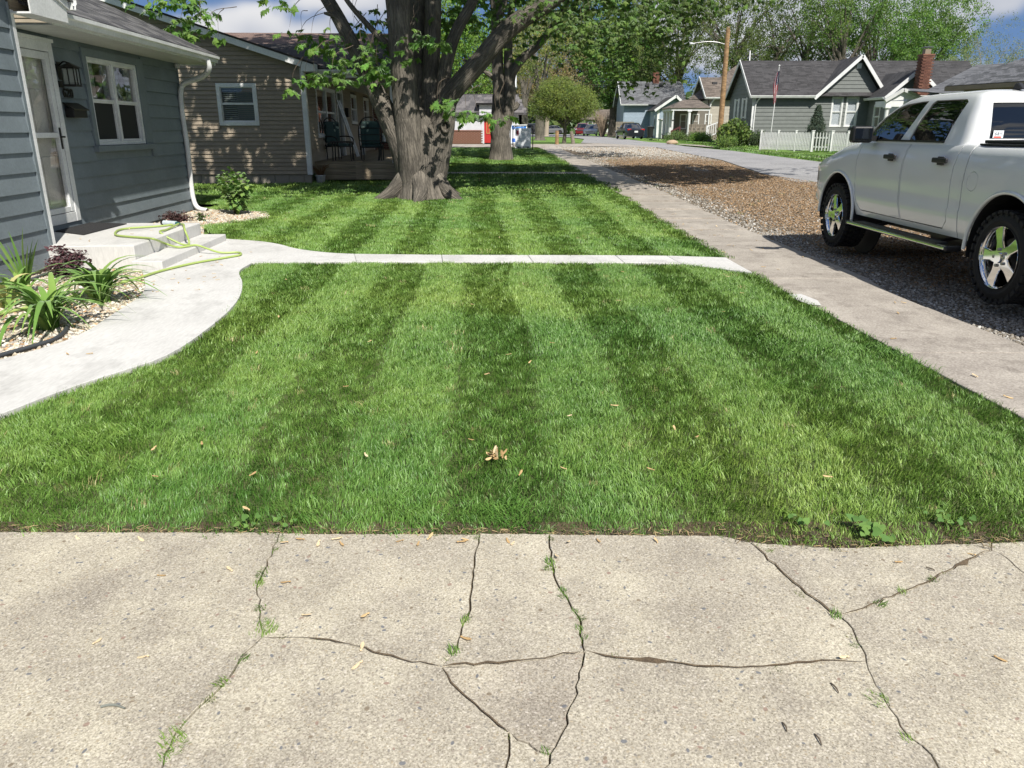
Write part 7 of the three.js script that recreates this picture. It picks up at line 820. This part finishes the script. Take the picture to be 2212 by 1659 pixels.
{
  const bed1 = [...onGround(bedEdge), toLocal(-4.05, 0, -9.42), toLocal(-5.06, 0, -9.5), toLocal(-5.06, 0, -5.2)], bed2 = [toLocal(-5.62, 0, -11.8), toLocal(-4.06, 0, -11.8), G(440, 492), G(520, 480), G(585, 470), G(578, 459), G(500, 455), toLocal(-5.55, 0, -16.3), toLocal(-5.62, 0, -16.1)];
  for (const [i, b] of [bed1, bed2].entries()) { setting('gravel_bed', sheet(b, -0.012), M.gravelbed); strew('pebbles', i ? 'tan pebbles around the green shrub beyond the steps' : 'tan and white pebbles in the planting bed by the house', pebble, pebMat, [...fill(b, i ? 0.026 : 0.02, 600 + i, -0.012, 0.017), ...fill(b, 0.03, 605 + i, 0.0, 0.019)], stoneTone, 610 + i); }
}
const along = (list, r, n = 8) => tube(list.map(([x, y, h]) => { const [a, b] = c2(x, y); return G(a, b, h + r); }), r, n, 7);
solo('garden_hose', along([[-60, 1425, 0.02], [150, 1372, 0.02], [500, 1290, 0.02], [800, 1205, 0.02], [980, 1157, 0.02], [1180, 1102, 0.035], [1400, 1032, 0.035], [1700, 962, 0.033], [1990, 912, 0.033], [2092, 892, 0.033], [2075, 871, 0.033], [1920, 872, 0.04], [1800, 836, 0.09], [1710, 808, 0.13], [1560, 826, 0.13], [1450, 797, 0.16], [1340, 755, 0.295], [1270, 745, 0.295], [1030, 724, 0.295], [1003, 703, 0.295], [1080, 665, 0.295], [1400, 641, 0.295], [1560, 624, 0.295], [1612, 682, 0.29], [1648, 788, 0.13], [1600, 804, 0.13], [1500, 762, 0.2], [1396, 697, 0.295], [1450, 673, 0.295], [1556, 622, 0.31]], 0.0135), std({ color: lin(0.33, 0.43, 0.12), roughness: 0.5 }), 'lime green garden hose looped over the concrete steps', 'hose');
solo('drip_hose', along([[250, 1112, 0.02], [420, 1052, 0.02], [560, 1017, 0.03], [700, 1013, 0.03], [850, 1032, 0.02], [1000, 1062, 0.02]], 0.014), std({ color: lin(0.075, 0.085, 0.09), roughness: 0.6 }), 'dark grey hose behind the burgundy shrub along the house', 'hose');
solo('drip_hose', tube([[-60, 800], [0, 777], [70, 757], [118, 741], [142, 722], [150, 705]].map(p => { const q = G(...p); q.y = 0.03; return q; }), 0.017, 8, 6), std({ color: lin(0.045, 0.05, 0.055), roughness: 0.6 }), 'dark hose end along the edge of the pebble bed beside the white walk', 'hose');
{
  const a = G(...c2(1428, 612), 0.325), b = G(...c2(1535, 618), 0.325), d = b.clone().sub(a), s = thing('spray_wand', 'white and blue hose spray wand lying on the landing edge', 'nozzle'); part('body', rod(a, b, 0.034, 0.032, 14), sidePaint(0.6, 0.68, 0.72, 0.3), s); part('head', rod(a.clone().addScaledVector(d, -0.18), a, 0.03, 0.038, 14), H.iron, s); part('grip', rod(b, b.clone().addScaledVector(d, 0.28), 0.024, 0.018, 12), std({ color: lin(0.02, 0.1, 0.09), roughness: 0.5 }), s); rebase(s);
}
function ribbon(len, w, rise, out, tw, fold = 0.3) { const P = [], I = [], n = 9; for (let i = 0; i <= n; i++) { const t = i / n, a = Math.PI * 0.5 * (1 - Math.pow(t, 1.2) * out), x = len * (t * 0.25 + 0.75 * Math.pow(t, 1.5) * Math.min(1, out)), y = len * rise * (t * 1.5 - Math.pow(t, 2.2) * out * 1.35), ww = w * Math.sin(Math.PI * Math.min(1, 0.22 + 0.78 * t)) * 0.5 + 0.001, z = tw * t * t; P.push(x, y + ww * fold, z - ww, x, y, z, x, y + ww * fold, z + ww); if (i) { const k = i * 3; I.push(k - 3, k - 2, k, k - 2, k + 1, k, k - 2, k - 1, k + 1, k - 1, k + 2, k + 1); } } const g = new THREE.BufferGeometry(); g.setAttribute('position', new THREE.Float32BufferAttribute(P, 3)); g.setIndex(I); g.computeVertexNormals(); return plain(g); }
{
  const lm = [lin(0.16, 0.30, 0.045), lin(0.12, 0.25, 0.035), lin(0.21, 0.34, 0.06)].map(c => phy({ color: c, transmission: 0.25, thickness: 0, roughness: 0.9 })), yl = phy({ color: lin(0.55, 0.52, 0.2), transmission: 0.25, thickness: 0, roughness: 0.9 });
  const rib = []; for (let k = 0; k < 10; k++) rib.push(ribbon(0.52, 0.032 + 0.006 * (k % 3), 0.8 + 0.04 * (k % 4), 0.75 + 0.12 * (k % 4), 0.05 * (k % 5 - 2)));
  const lily = (px, py, n, sc, seed, label) => { const p = G(px, py), t = thing('daylily', label, 'plant', V(p.x, 0.0, p.z), 0, 'daylilies in the pebble bed'), r = mulberry(seed); for (let i = 0; i < n; i++) { const m = part('leaf', rib[i % 10], lm[Math.floor(r() * 3)], t); m.position.set((r() - 0.5) * 0.14, 0, (r() - 0.5) * 0.14); m.rotation.set((r() - 0.5) * 0.3, r() * 6.283, (r() - 0.5) * 0.5 + 0.12); const s = sc * (0.6 + 0.6 * r()); m.scale.set(s, s, s * 1.1); } return t; };
  lily(104, 712, 66, 1.25, 701, 'daylily clump nearest the white walk with arching green straps'); lily(222, 655, 66, 1.2, 702, 'daylily clump beside the corner of the concrete steps'); lily(45, 640, 30, 0.85, 703, 'small strap-leaved clump against the house wall');
  const p = G(10, 668), t = thing('iris_plant', 'plant with broad yellowing leaves beside the daylilies', 'plant', V(p.x, 0, p.z)), r = mulberry(704); for (let i = 0; i < 12; i++) { const m = part('leaf', ribbon(0.36, 0.1, 0.95, 0.6, 0.02), i % 3 ? yl : lm[2], t); m.rotation.set(0, r() * 6.283, (r() - 0.5) * 0.5); m.position.set((r() - 0.5) * 0.1, 0, (r() - 0.5) * 0.1); const s = 0.7 + 0.5 * r(); m.scale.set(s, s, s); }
  const fan = G(48, 640); const ir = thing('iris_plant', 'upright fan of sword leaves by the blue-grey wall', 'plant', V(fan.x, 0, fan.z - 0.1)); for (let i = 0; i < 11; i++) { const m = part('leaf', ribbon(0.42, 0.04, 1.15, 0.18, 0), lm[i % 3], ir); m.rotation.set((r() - 0.5) * 0.2, (i % 2) * Math.PI + (r() - 0.5) * 0.6, (r() - 0.5) * 0.5); const s = 0.7 + 0.4 * r(); m.scale.set(s, s, s); }
  const ovate = s => { const P = [0, 0, 0], o = [[0, 0], [0.3, 0.25], [0.36, 0.5], [0.22, 0.8], [0, 1.05], [-0.22, 0.8], [-0.36, 0.5], [-0.3, 0.25]], I = []; P[2] = 0.45 * s; for (const [x, z] of o) P.push(x * s, Math.abs(x) * 0.3 * s - 0.15 * z * z * s, z * s); for (let i = 1; i <= 8; i++) I.push(0, i, i % 8 + 1); const g = new THREE.BufferGeometry(); g.setAttribute('position', new THREE.Float32BufferAttribute(P, 3)); g.setIndex(I); g.computeVertexNormals(); return plain(g); };
  const whorl = (seed, n, s, rad) => { const r2 = mulberry(seed), g = []; for (let i = 0; i < n; i++) g.push(ovate(s * (0.7 + 0.5 * r2())).rotateX((r2() - 0.3) * 0.8).rotateY(i / n * 6.283 + r2()).translate((r2() - 0.5) * rad, (r2() - 0.5) * rad, (r2() - 0.5) * rad)); return merge(g); };
  const leafy = (name, label, px, py, rx, h, n, geo, col, seed, mat = T.leaf, y0 = 0.25) => { const b = G(px, py), t2 = thing(name, label, 'shrub', V(b.x, HT(b.z), b.z)), r2 = mulberry(seed), st = [], ls = []; for (let k = 0; k < 14; k++) { const a = r2() * 6.283, q = rx * (0.2 + 0.75 * r2()), tp = V(Math.cos(a) * q, h * (0.45 + 0.55 * r2()) * (1 - 0.3 * q / rx), Math.sin(a) * q); st.push(limb([V(Math.cos(a) * 0.03, -0.02, Math.sin(a) * 0.03), tp.clone().multiplyScalar(0.55).add(V(0, 0.06, 0)), tp], [0.009, 0.006, 0.003], 5, 3)); for (let i = 0; i < n / 14; i++) { const f = y0 + (1 - y0) * r2(), c = tp.clone().multiplyScalar(f).add(V((r2() - 0.5) * 0.14, (r2() - 0.5) * 0.08, (r2() - 0.5) * 0.14)); ls.push([c, 0.75 + 0.5 * r2()]); } } part('stems', st, T.twig, t2); scatter('foliage', t2, geo, mat, ls, col, seed + 1); return t2; };
  leafy('green_shrub', 'leafy light green shrub on pebbles past the white downspout', 511, 464, 0.36, 0.98, 170, whorl(1, 5, 0.10, 0.06), green(0.15, 0.28, 0.05), 711); leafy('burgundy_shrub', 'burgundy shrub beside the concrete steps above the pebbles', 154, 598, 0.27, 0.44, 260, whorl(2, 6, 0.042, 0.05), (r3) => { const k = 0.7 + 0.7 * r3(); return [0.085 * k, 0.022 * k, 0.03 * k]; }, 712); leafy('burgundy_shrub', 'low burgundy shrub against the wall beyond the landing', 382, 480, 0.3, 0.24, 220, whorl(3, 6, 0.035, 0.05), (r3) => { const k = 0.7 + 0.7 * r3(); return [0.10 * k, 0.03 * k, 0.028 * k]; }, 713); leafy('seedling', 'small green sprig at the foot of the white downspout', 435, 478, 0.07, 0.2, 40, whorl(4, 5, 0.03, 0.02), green(0.1, 0.2, 0.03), 714);
}
/* ---------- gravel, litter, weeds, seeds ---------- */
{
  const v = [V(swR(-3) - 0.1, 0, -3), V(8.9, 0, -3), V(8.9, 0, -22), ...roadL.slice(3, 6).map(p => p.clone().add(V(-0.15, 0, 0))), V(swR(-40), 0, -40), V(swR(-22), 0, -22), V(swR(-13) - 0.1, 0, -13), V(swR(-8) - 0.05, 0, -8)];
  const grav = r => { const k = 0.6 + 0.6 * r(), t = r(); return t < 0.55 ? [0.30 * k, 0.275 * k, 0.235 * k] : t < 0.72 ? [0.5 * k, 0.48 * k, 0.44 * k] : [0.2 * k, 0.17 * k, 0.13 * k]; };
  strew('verge_gravel', 'pale crushed gravel under and beside the pickup truck', pebble, pebMat, [...fill(v, 0.028, 801, -0.03, 0.0165, (x, z) => z > -13), ...fill(v, 0.06, 802, -0.03, 0.026, (x, z) => z <= -13 && z > -40)], grav, 803); const vf = [V(swR(-37) + 1.5, 0, -37), ...roadL.slice(4, 7).map(p => p.clone().add(V(-0.15, 0, 0))), G(1170, 317), V(swR(-48), 0, -48)]; strew('corner_gravel', 'pale gravel where the verge meets the corner pavement', pebble, pebMat, fill(vf, 0.09, 804, -0.03, 0.042, (x, z, k) => k < sstep(36.5, 42, -z + 3 * (fbm(x * 0.7, z * 0.7, 3, 0, 44) - 0.5))), r => { const k = 0.7 + 0.5 * r(); return r() < 0.25 ? [0.26 * k, 0.19 * k, 0.12 * k] : [0.40 * k, 0.375 * k, 0.33 * k]; }, 805);
  const flake = (() => { const g = ribbonLeaf(0.036, 0.014); return g; })();
  const lit = fill(v, 0.03, 811, 0.0, 1.0, (x, z, k) => { const d = -z, e = sstep(0.0, 0.9, x - swR(z) - 0.5 * fbm(x, z, 3, 0, 18)) , m = sstep(7.5, 10.5, d + (fbm(x * 0.8, z * 0.8, 3, 0, 19) - 0.5) * 4) * (1 - sstep(30, 40, d)); return k < m * (0.06 + 0.94 * e) * 0.9 * (0.25 + 0.75 * sstep(0.2, 0.42, fbm(x * 0.9, z * 0.5, 3, 0, 20))); });
  strew('leaf_litter', 'orange-brown maple seed litter spread over the gravel verge', flake, std({ color: lin(1, 1, 1), roughness: 0.9 }), lit.map(([p, s]) => [p.setY(HT(p.z) - 0.022 + 0.02 * hash(Math.round(p.x * 997), Math.round(p.z * 991), 3)), s]), r => { const k = 0.6 + 0.8 * r(); return r() < 0.6 ? [0.30 * k, 0.195 * k, 0.105 * k] : [0.2 * k, 0.135 * k, 0.08 * k]; }, 812);
  // sparse verge weeds
  const w = fill(v, 0.5, 815, -0.03, 0.8, (x, z, k) => k < 0.12); strew('verge_weeds', 'sparse weeds sprouting in the gravel verge', tuftGeo(31, 26, 0.09, 0.02, 0.05, 0.006, 0.5), grassMat, w.map(([p, s]) => [p.setY(HT(p.z) - 0.02), 1]), r => [0.1, 0.15, 0.03], 816);
}
function ribbonLeaf(L, W) { const P = [0, 0.004, -L / 2, W / 2, 0.012, -L * 0.1, W * 0.35, 0.006, L * 0.35, 0, 0.01, L / 2, -W * 0.3, 0.0, L * 0.3, -W * 0.35, 0.006, -L * 0.15, 0, 0.014, 0], I = [6, 0, 1, 6, 1, 2, 6, 2, 3, 6, 3, 4, 6, 4, 5, 6, 5, 0], g = new THREE.BufferGeometry(); g.setAttribute('position', new THREE.Float32BufferAttribute(P, 3)); g.setIndex(I); g.computeVertexNormals(); return plain(g); }
{
  // winged maple seed: nut and papery wing, solid
  const seedGeo = (() => { const sh = new THREE.Shape([[0, -0.004], [0.012, -0.005], [0.03, -0.004], [0.044, 0.003], [0.04, 0.01], [0.026, 0.011], [0.01, 0.006]].map(a => new THREE.Vector2(...a))), g = plain(new THREE.ExtrudeGeometry(sh, { depth: 0.0012, bevelEnabled: false })).rotateX(-Math.PI / 2), a = g.attributes.position; for (let i = 0; i < a.count; i++) { const x = a.getX(i); a.setY(i, a.getY(i) + 0.004 + 4 * (x - 0.02) * (x - 0.02)); } g.computeVertexNormals(); return merge([g, new THREE.SphereGeometry(0.0055, 6, 4).scale(1.3, 0.7, 0.9).translate(-0.002, 0.005, 0)]); })();
  const sm2 = [lin(0.56, 0.40, 0.2), lin(0.44, 0.29, 0.13), lin(0.66, 0.52, 0.32)].map(c => std({ color: c, roughness: 0.85 })), r = mulberry(91);
  const drop = (p, label, group, s = 1) => { const m = solo('maple_seed', seedGeo, sm2[Math.floor(r() * 3)], label, 'maple seed', group); m.position.copy(p); m.rotation.set((r() - 0.5) * 0.4, r() * 6.283, (r() - 0.5) * 0.4); m.scale.setScalar(s * (0.85 + 0.4 * r())); };
  for (const [x, y] of [[342, 1244], [203, 1391], [319, 1419], [500, 1234], [625, 1258], [655, 1330], [795, 1327], [780, 1405], [780, 1432], [998, 1378], [1830, 1420], [2150, 1420], [1200, 2000 - 800], [620, 1172], [655, 1166], [690, 1170], [720, 1166], [735, 1172], [870, 1168], [905, 1172], [925, 1165], [990, 1172], [1010, 1167], [1095, 1165], [1110, 1172], [1230, 1170], [1290, 1166], [1420, 1172], [165, 1160], [300, 1162], [1935, 1215], [2105, 1200]]) { const p = G(x, y, 0.018); drop(p, 'dry tan maple seed lying on the cracked pavement', 'maple seeds on the pavement', 0.7); }
  for (let i = 0; i < 80; i++) { const near = i < 42, z = near ? -2.95 - Math.pow(r(), 1.3) * 6.2 : -10.2 - r() * 8, x = (r() * 2 - 1) * (-z * 0.6), pl = near ? lawnNear : lawnMid; if (!inside(pl, x, z)) continue; drop(V(x, HT(z) + 0.036, z), near ? 'dry tan maple seed caught in the grass before the white walk' : 'dry tan maple seed caught in the grass beyond the white walk', near ? 'maple seeds on the near lawn' : 'maple seeds on the back lawn', 0.85); }
  for (let i = 0; i < 34; i++) { const z = -4.2 - r() * 11, x = lerp(swL(z) + 0.1, swR(z) - 0.05, r()); drop(V(x, HT(z) + 0.014, z), 'dry brown maple seed lying on the sidewalk', 'maple seeds on the sidewalk'); }
  const wp = onGround([[60, 800], [160, 745], [260, 690], [330, 640], [480, 640], [500, 590], [560, 545], [420, 560], [340, 600], [180, 820]]), bb = new THREE.Box3().setFromPoints(wp); for (let i = 0; i < 70; i++) { const x = lerp(bb.min.x, bb.max.x, r()), z = lerp(bb.min.z, bb.max.z, r()); if (inside(wp, x, z)) drop(V(x, 0.033, z), 'dry brown maple seed lying on the white front walk', 'maple seeds on the front walk', 0.9); }
  for (let i = 0; i < 14; i++) { const x = 0.4 + 2.6 * r() * 0, z = 0; const q = toLocal(lerp(-5.4, -4.1, r()), 0.294, lerp(-9.6, -11.6, r())); drop(q, 'dry brown maple seed lying on the concrete landing', 'maple seeds on the landing', 0.9); }
  const tw = [[217, 1527], [232, 1523], [250, 1523], [270, 1530]].map(p => G(...p, 0.021)); solo('twig', tube(tw, [0.004, 0.0042, 0.004, 0.0025], 6, 6), std({ color: lin(0.16, 0.17, 0.15), roughness: 0.9 }), 'small curved grey-green twig on the left pavement slab', 'twig');
  for (const [a, b, l] of [[[1795, 1475], [1812, 1497], 'straight'], [[2000, 1225], [2020, 1232], 'pale'], [[1760, 1585], [1775, 1610], 'short'], [[1690, 1560], [1700, 1580], 'tiny']]) solo('twig', tube([G(...a, 0.02), G((a[0] + b[0]) / 2 + 3, (a[1] + b[1]) / 2, 0.024), G(...b, 0.02)], [0.002, 0.0025, 0.0015], 5, 4), T.twig, `${l} thin dark twig on the right pavement slabs`, 'twig');
  { const p = G(1077, 1006), t = thing('seed_heap', 'small brown heap of old seeds sitting in the grass', 'seed heap', V(p.x, 0.03, p.z)); for (let i = 0; i < 14; i++) { const m = part('seed', seedGeo, sm2[i % 3], t); m.position.set((r() - 0.5) * 0.07, 0.01 + 0.02 * r(), (r() - 0.5) * 0.05); m.rotation.set(r() * 2, r() * 6, r() * 2); } }
  // grass tufts in the cracks
  const tg = [tuftGeo(41, 46, 0.022, 0.018, 0.042, 0.0034, 0.45), tuftGeo(42, 70, 0.036, 0.02, 0.045, 0.0036, 0.5), tuftGeo(43, 34, 0.016, 0.012, 0.03, 0.0032, 0.6)], gm = [lin(0.10, 0.18, 0.03), lin(0.14, 0.23, 0.035), lin(0.13, 0.15, 0.045)].map(c => std({ color: c, vertexColors: true, roughness: 0.6 }));
  const weeds = [[602, 1172, 1], [590, 1192, 0], [574, 1233, 0], [568, 1246, 0], [557, 1268, 0], [560, 1300, 2], [565, 1318, 0], [560, 1352, 1], [558, 1378, 1], [574, 1366, 1], [598, 1380, 2], [520, 1431, 0], [508, 1450, 2], [487, 1481, 0], [476, 1492, 2], [456, 1513, 0], [440, 1530, 2], [392, 1572, 1], [384, 1580, 1], [380, 1606, 1], [373, 1620, 1], [364, 1645, 0], [1012, 1333, 0], [1006, 1350, 0], [984, 1416, 0], [976, 1432, 2], [1187, 1167, 0], [1190, 1222, 0], [1191, 1232, 0], [1217, 1284, 0], [1222, 1295, 0], [1246, 1328, 0], [1250, 1340, 0], [1256, 1366, 0], [1260, 1385, 0], [1266, 1404, 2], [1254, 1430, 2], [1182, 1632, 0], [640, 1388, 2], [690, 1390, 2], [1650, 1450, 2], [1676, 1448, 0], [1742, 1470, 2], [1722, 1284, 2], [1732, 1292, 2], [1806, 1338, 0], [1845, 1383, 2], [1852, 1400, 0], [1895, 1508, 1], [1904, 1522, 1], [1964, 1606, 0], [1990, 1632, 2], [1884, 1314, 1], [1896, 1312, 0], [1940, 1291, 1], [1952, 1287, 0], [2018, 1258, 0], [2048, 1246, 2], [1656, 1194, 0], [1036, 1166, 0], [1096, 1592, 2], [1330, 1430, 2]];
  for (const [i, [x, y, k]] of weeds.entries()) { const p = G(x, y, 0.005), m = solo('crack_weed', tg[k], gm[k === 2 ? 2 : Math.floor(r() * 2)], 'tuft of green weed growing in a pavement crack', 'weed', 'weeds in the pavement cracks'); m.position.set(p.x, -0.004, p.z); m.rotation.y = r() * 6.283; m.scale.setScalar((k === 1 ? 0.65 : 0.75) + 0.4 * r()); }
  // broadleaf weeds at the lawn edge
  const heart = (s) => { const o = [[0, 0], [0.34, -0.16], [0.52, 0.1], [0.44, 0.45], [0.2, 0.75], [0, 0.95], [-0.2, 0.75], [-0.44, 0.45], [-0.52, 0.1], [-0.34, -0.16]], P = [0, 0, 0.35 * s], I = []; for (const [x, z] of o) P.push(x * s, 0.2 * Math.abs(x) * s - 0.1 * z * z * s, z * s); for (let i = 1; i <= 10; i++) I.push(0, i, i % 10 + 1); const g = new THREE.BufferGeometry(); g.setAttribute('position', new THREE.Float32BufferAttribute(P, 3)); g.setIndex(I); g.computeVertexNormals(); return plain(g); }, hg = heart(0.05), hm = [lin(0.08, 0.18, 0.03), lin(0.12, 0.23, 0.04)].map(c => phy({ color: c, transmission: 0.2, thickness: 0, roughness: 0.85 }));
  for (const [x, y, n, s, label] of [[1868, 1158, 16, 0.72, 'large'], [1890, 1174, 6, 0.66, 'sprawling'], [1742, 1146, 6, 0.55, 'pale'], [2058, 1138, 12, 0.5, 'bushy'], [541, 1150, 8, 0.5, 'drooping'], [622, 1143, 7, 0.4, 'compact'], [880, 950, 4, 0.5, 'lone'], [1255, 838, 4, 0.5, 'mid-lawn'], [2000, 1126, 5, 0.45, 'upright']]) { const p = G(x, y), t = thing('broadleaf_weed', `${label} broad-leaved weed growing in the lawn grass`, 'weed', V(p.x, 0.0, p.z), 0, 'broad-leaved weeds in the lawn'); for (let i = 0; i < n; i++) { const a = r() * 6.283, q = 0.02 + 0.05 * r(), m = part('leaf', hg, hm[i % 2], t); m.position.set(Math.cos(a) * q, 0.025 + 0.04 * r(), Math.sin(a) * q); m.rotation.set(0.2 + 0.9 * r(), a, (r() - 0.5) * 1.2); m.scale.setScalar(s * (0.6 + 0.6 * r())); } part('stems', Array.from({ length: 5 }, (_, i) => rod(V(0, -0.01, 0), V(Math.cos(i * 1.3) * 0.04, 0.06, Math.sin(i * 1.3) * 0.04), 0.0018, 0.0014, 4)), gm[1], t); }
  // dry clippings and bare soil along the pavement edge
  const ed = [...EL, ...E2, ...E3, ...E4, ...E5, ...E6], cl = []; for (let i = 0; i < 1500; i++) { const q = ed[Math.floor(r() * ed.length)], wide = q.x > 0.85 && q.x < 1.35 ? 0.07 : 0.025; cl.push([V(q.x + (r() - 0.5) * 0.06, 0.004 + 0.02 * r(), q.z - 0.01 + (r() - 0.65) * wide * 2), 1]); } strew('dry_clippings', 'dry grass clippings and crumbs along the pavement edge', box(0.002, 0.0012, 0.03), std({ color: lin(1, 1, 1), roughness: 1 }), cl, q => { const k = 0.6 + 0.7 * q(); return q() < 0.5 ? [0.36 * k, 0.27 * k, 0.14 * k] : [0.12 * k, 0.1 * k, 0.07 * k]; }, 96);
  // sand and dirt lying in the closed cracks
  { const dm = std({ map: rep(dirtTex, 4), color: lin(0.95, 0.9, 0.85), bumpMap: rep(fineBump, 6), bumpScale: 0.004, roughness: 1 }), out = []; for (const [ci, c] of [CD1, CD2, CD3, CF, CE, CG].entries()) { const L2 = [], R2 = []; c.forEach((p, i) => { const a = c[Math.max(0, i - 1)], b = c[Math.min(c.length - 1, i + 1)], d = b.clone().sub(a).normalize(), n = V(-d.z, 0, d.x), w = 0.001 + 0.004 * Math.pow(vn(i * 0.35, ci * 9.1, 0, 61), 1.5) + 0.016 * sstep(0.8, 0.95, vn(i * 0.16, ci * 5.3, 0, 62)), e = i === 0 || i === c.length - 1 ? 0 : 1; L2.push(p.clone().addScaledVector(n, w * e * (0.6 + 0.8 * hash(i, ci, 1)))); R2.push(p.clone().addScaledVector(n, -w * e * (0.6 + 0.8 * hash(i, ci, 2)))); }); for (let i = 0; i + 1 < c.length; i++) { const g = new THREE.BufferGeometry(), q0 = [L2[i], R2[i], R2[i + 1], L2[i], R2[i + 1], L2[i + 1]], up = (q0[1].z - q0[0].z) * (q0[2].x - q0[0].x) - (q0[1].x - q0[0].x) * (q0[2].z - q0[0].z) + (q0[4].z - q0[3].z) * (q0[5].x - q0[3].x) - (q0[4].x - q0[3].x) * (q0[5].z - q0[3].z), q = up >= 0 ? q0 : [q0[0], q0[2], q0[1], q0[3], q0[5], q0[4]]; g.setAttribute('position', new THREE.Float32BufferAttribute(q.flatMap(v => [v.x, 0.0195, v.z]), 3)); g.setAttribute('uv', new THREE.Float32BufferAttribute(q.flatMap(v => [v.x, v.z]), 2)); g.setAttribute('normal', new THREE.Float32BufferAttribute(q.flatMap(() => [0, 1, 0]), 3)); out.push(g); } } const m = setting('crack_dirt', merge(out), dm); }
  setting('bare_soil', sheet(onGround([[1560, 1166], [1660, 1148], [1760, 1152], [1850, 1172], [1840, 1190], [1700, 1188], [1600, 1176]]), 0.008), std({ map: rep(dirtTex, 3), color: lin(0.62, 0.56, 0.5), bumpMap: rep(fineBump, 5), bumpScale: 0.01, roughness: 1 }));
  setting('concrete_patch', sheet(onGround([[1704, 639], [1730, 638], [1766, 652], [1774, 663], [1748, 661], [1716, 649]]), 0.0145), M.newc, 'pale repair patch on the sidewalk edge');
}

renderer.render(scene, camera);
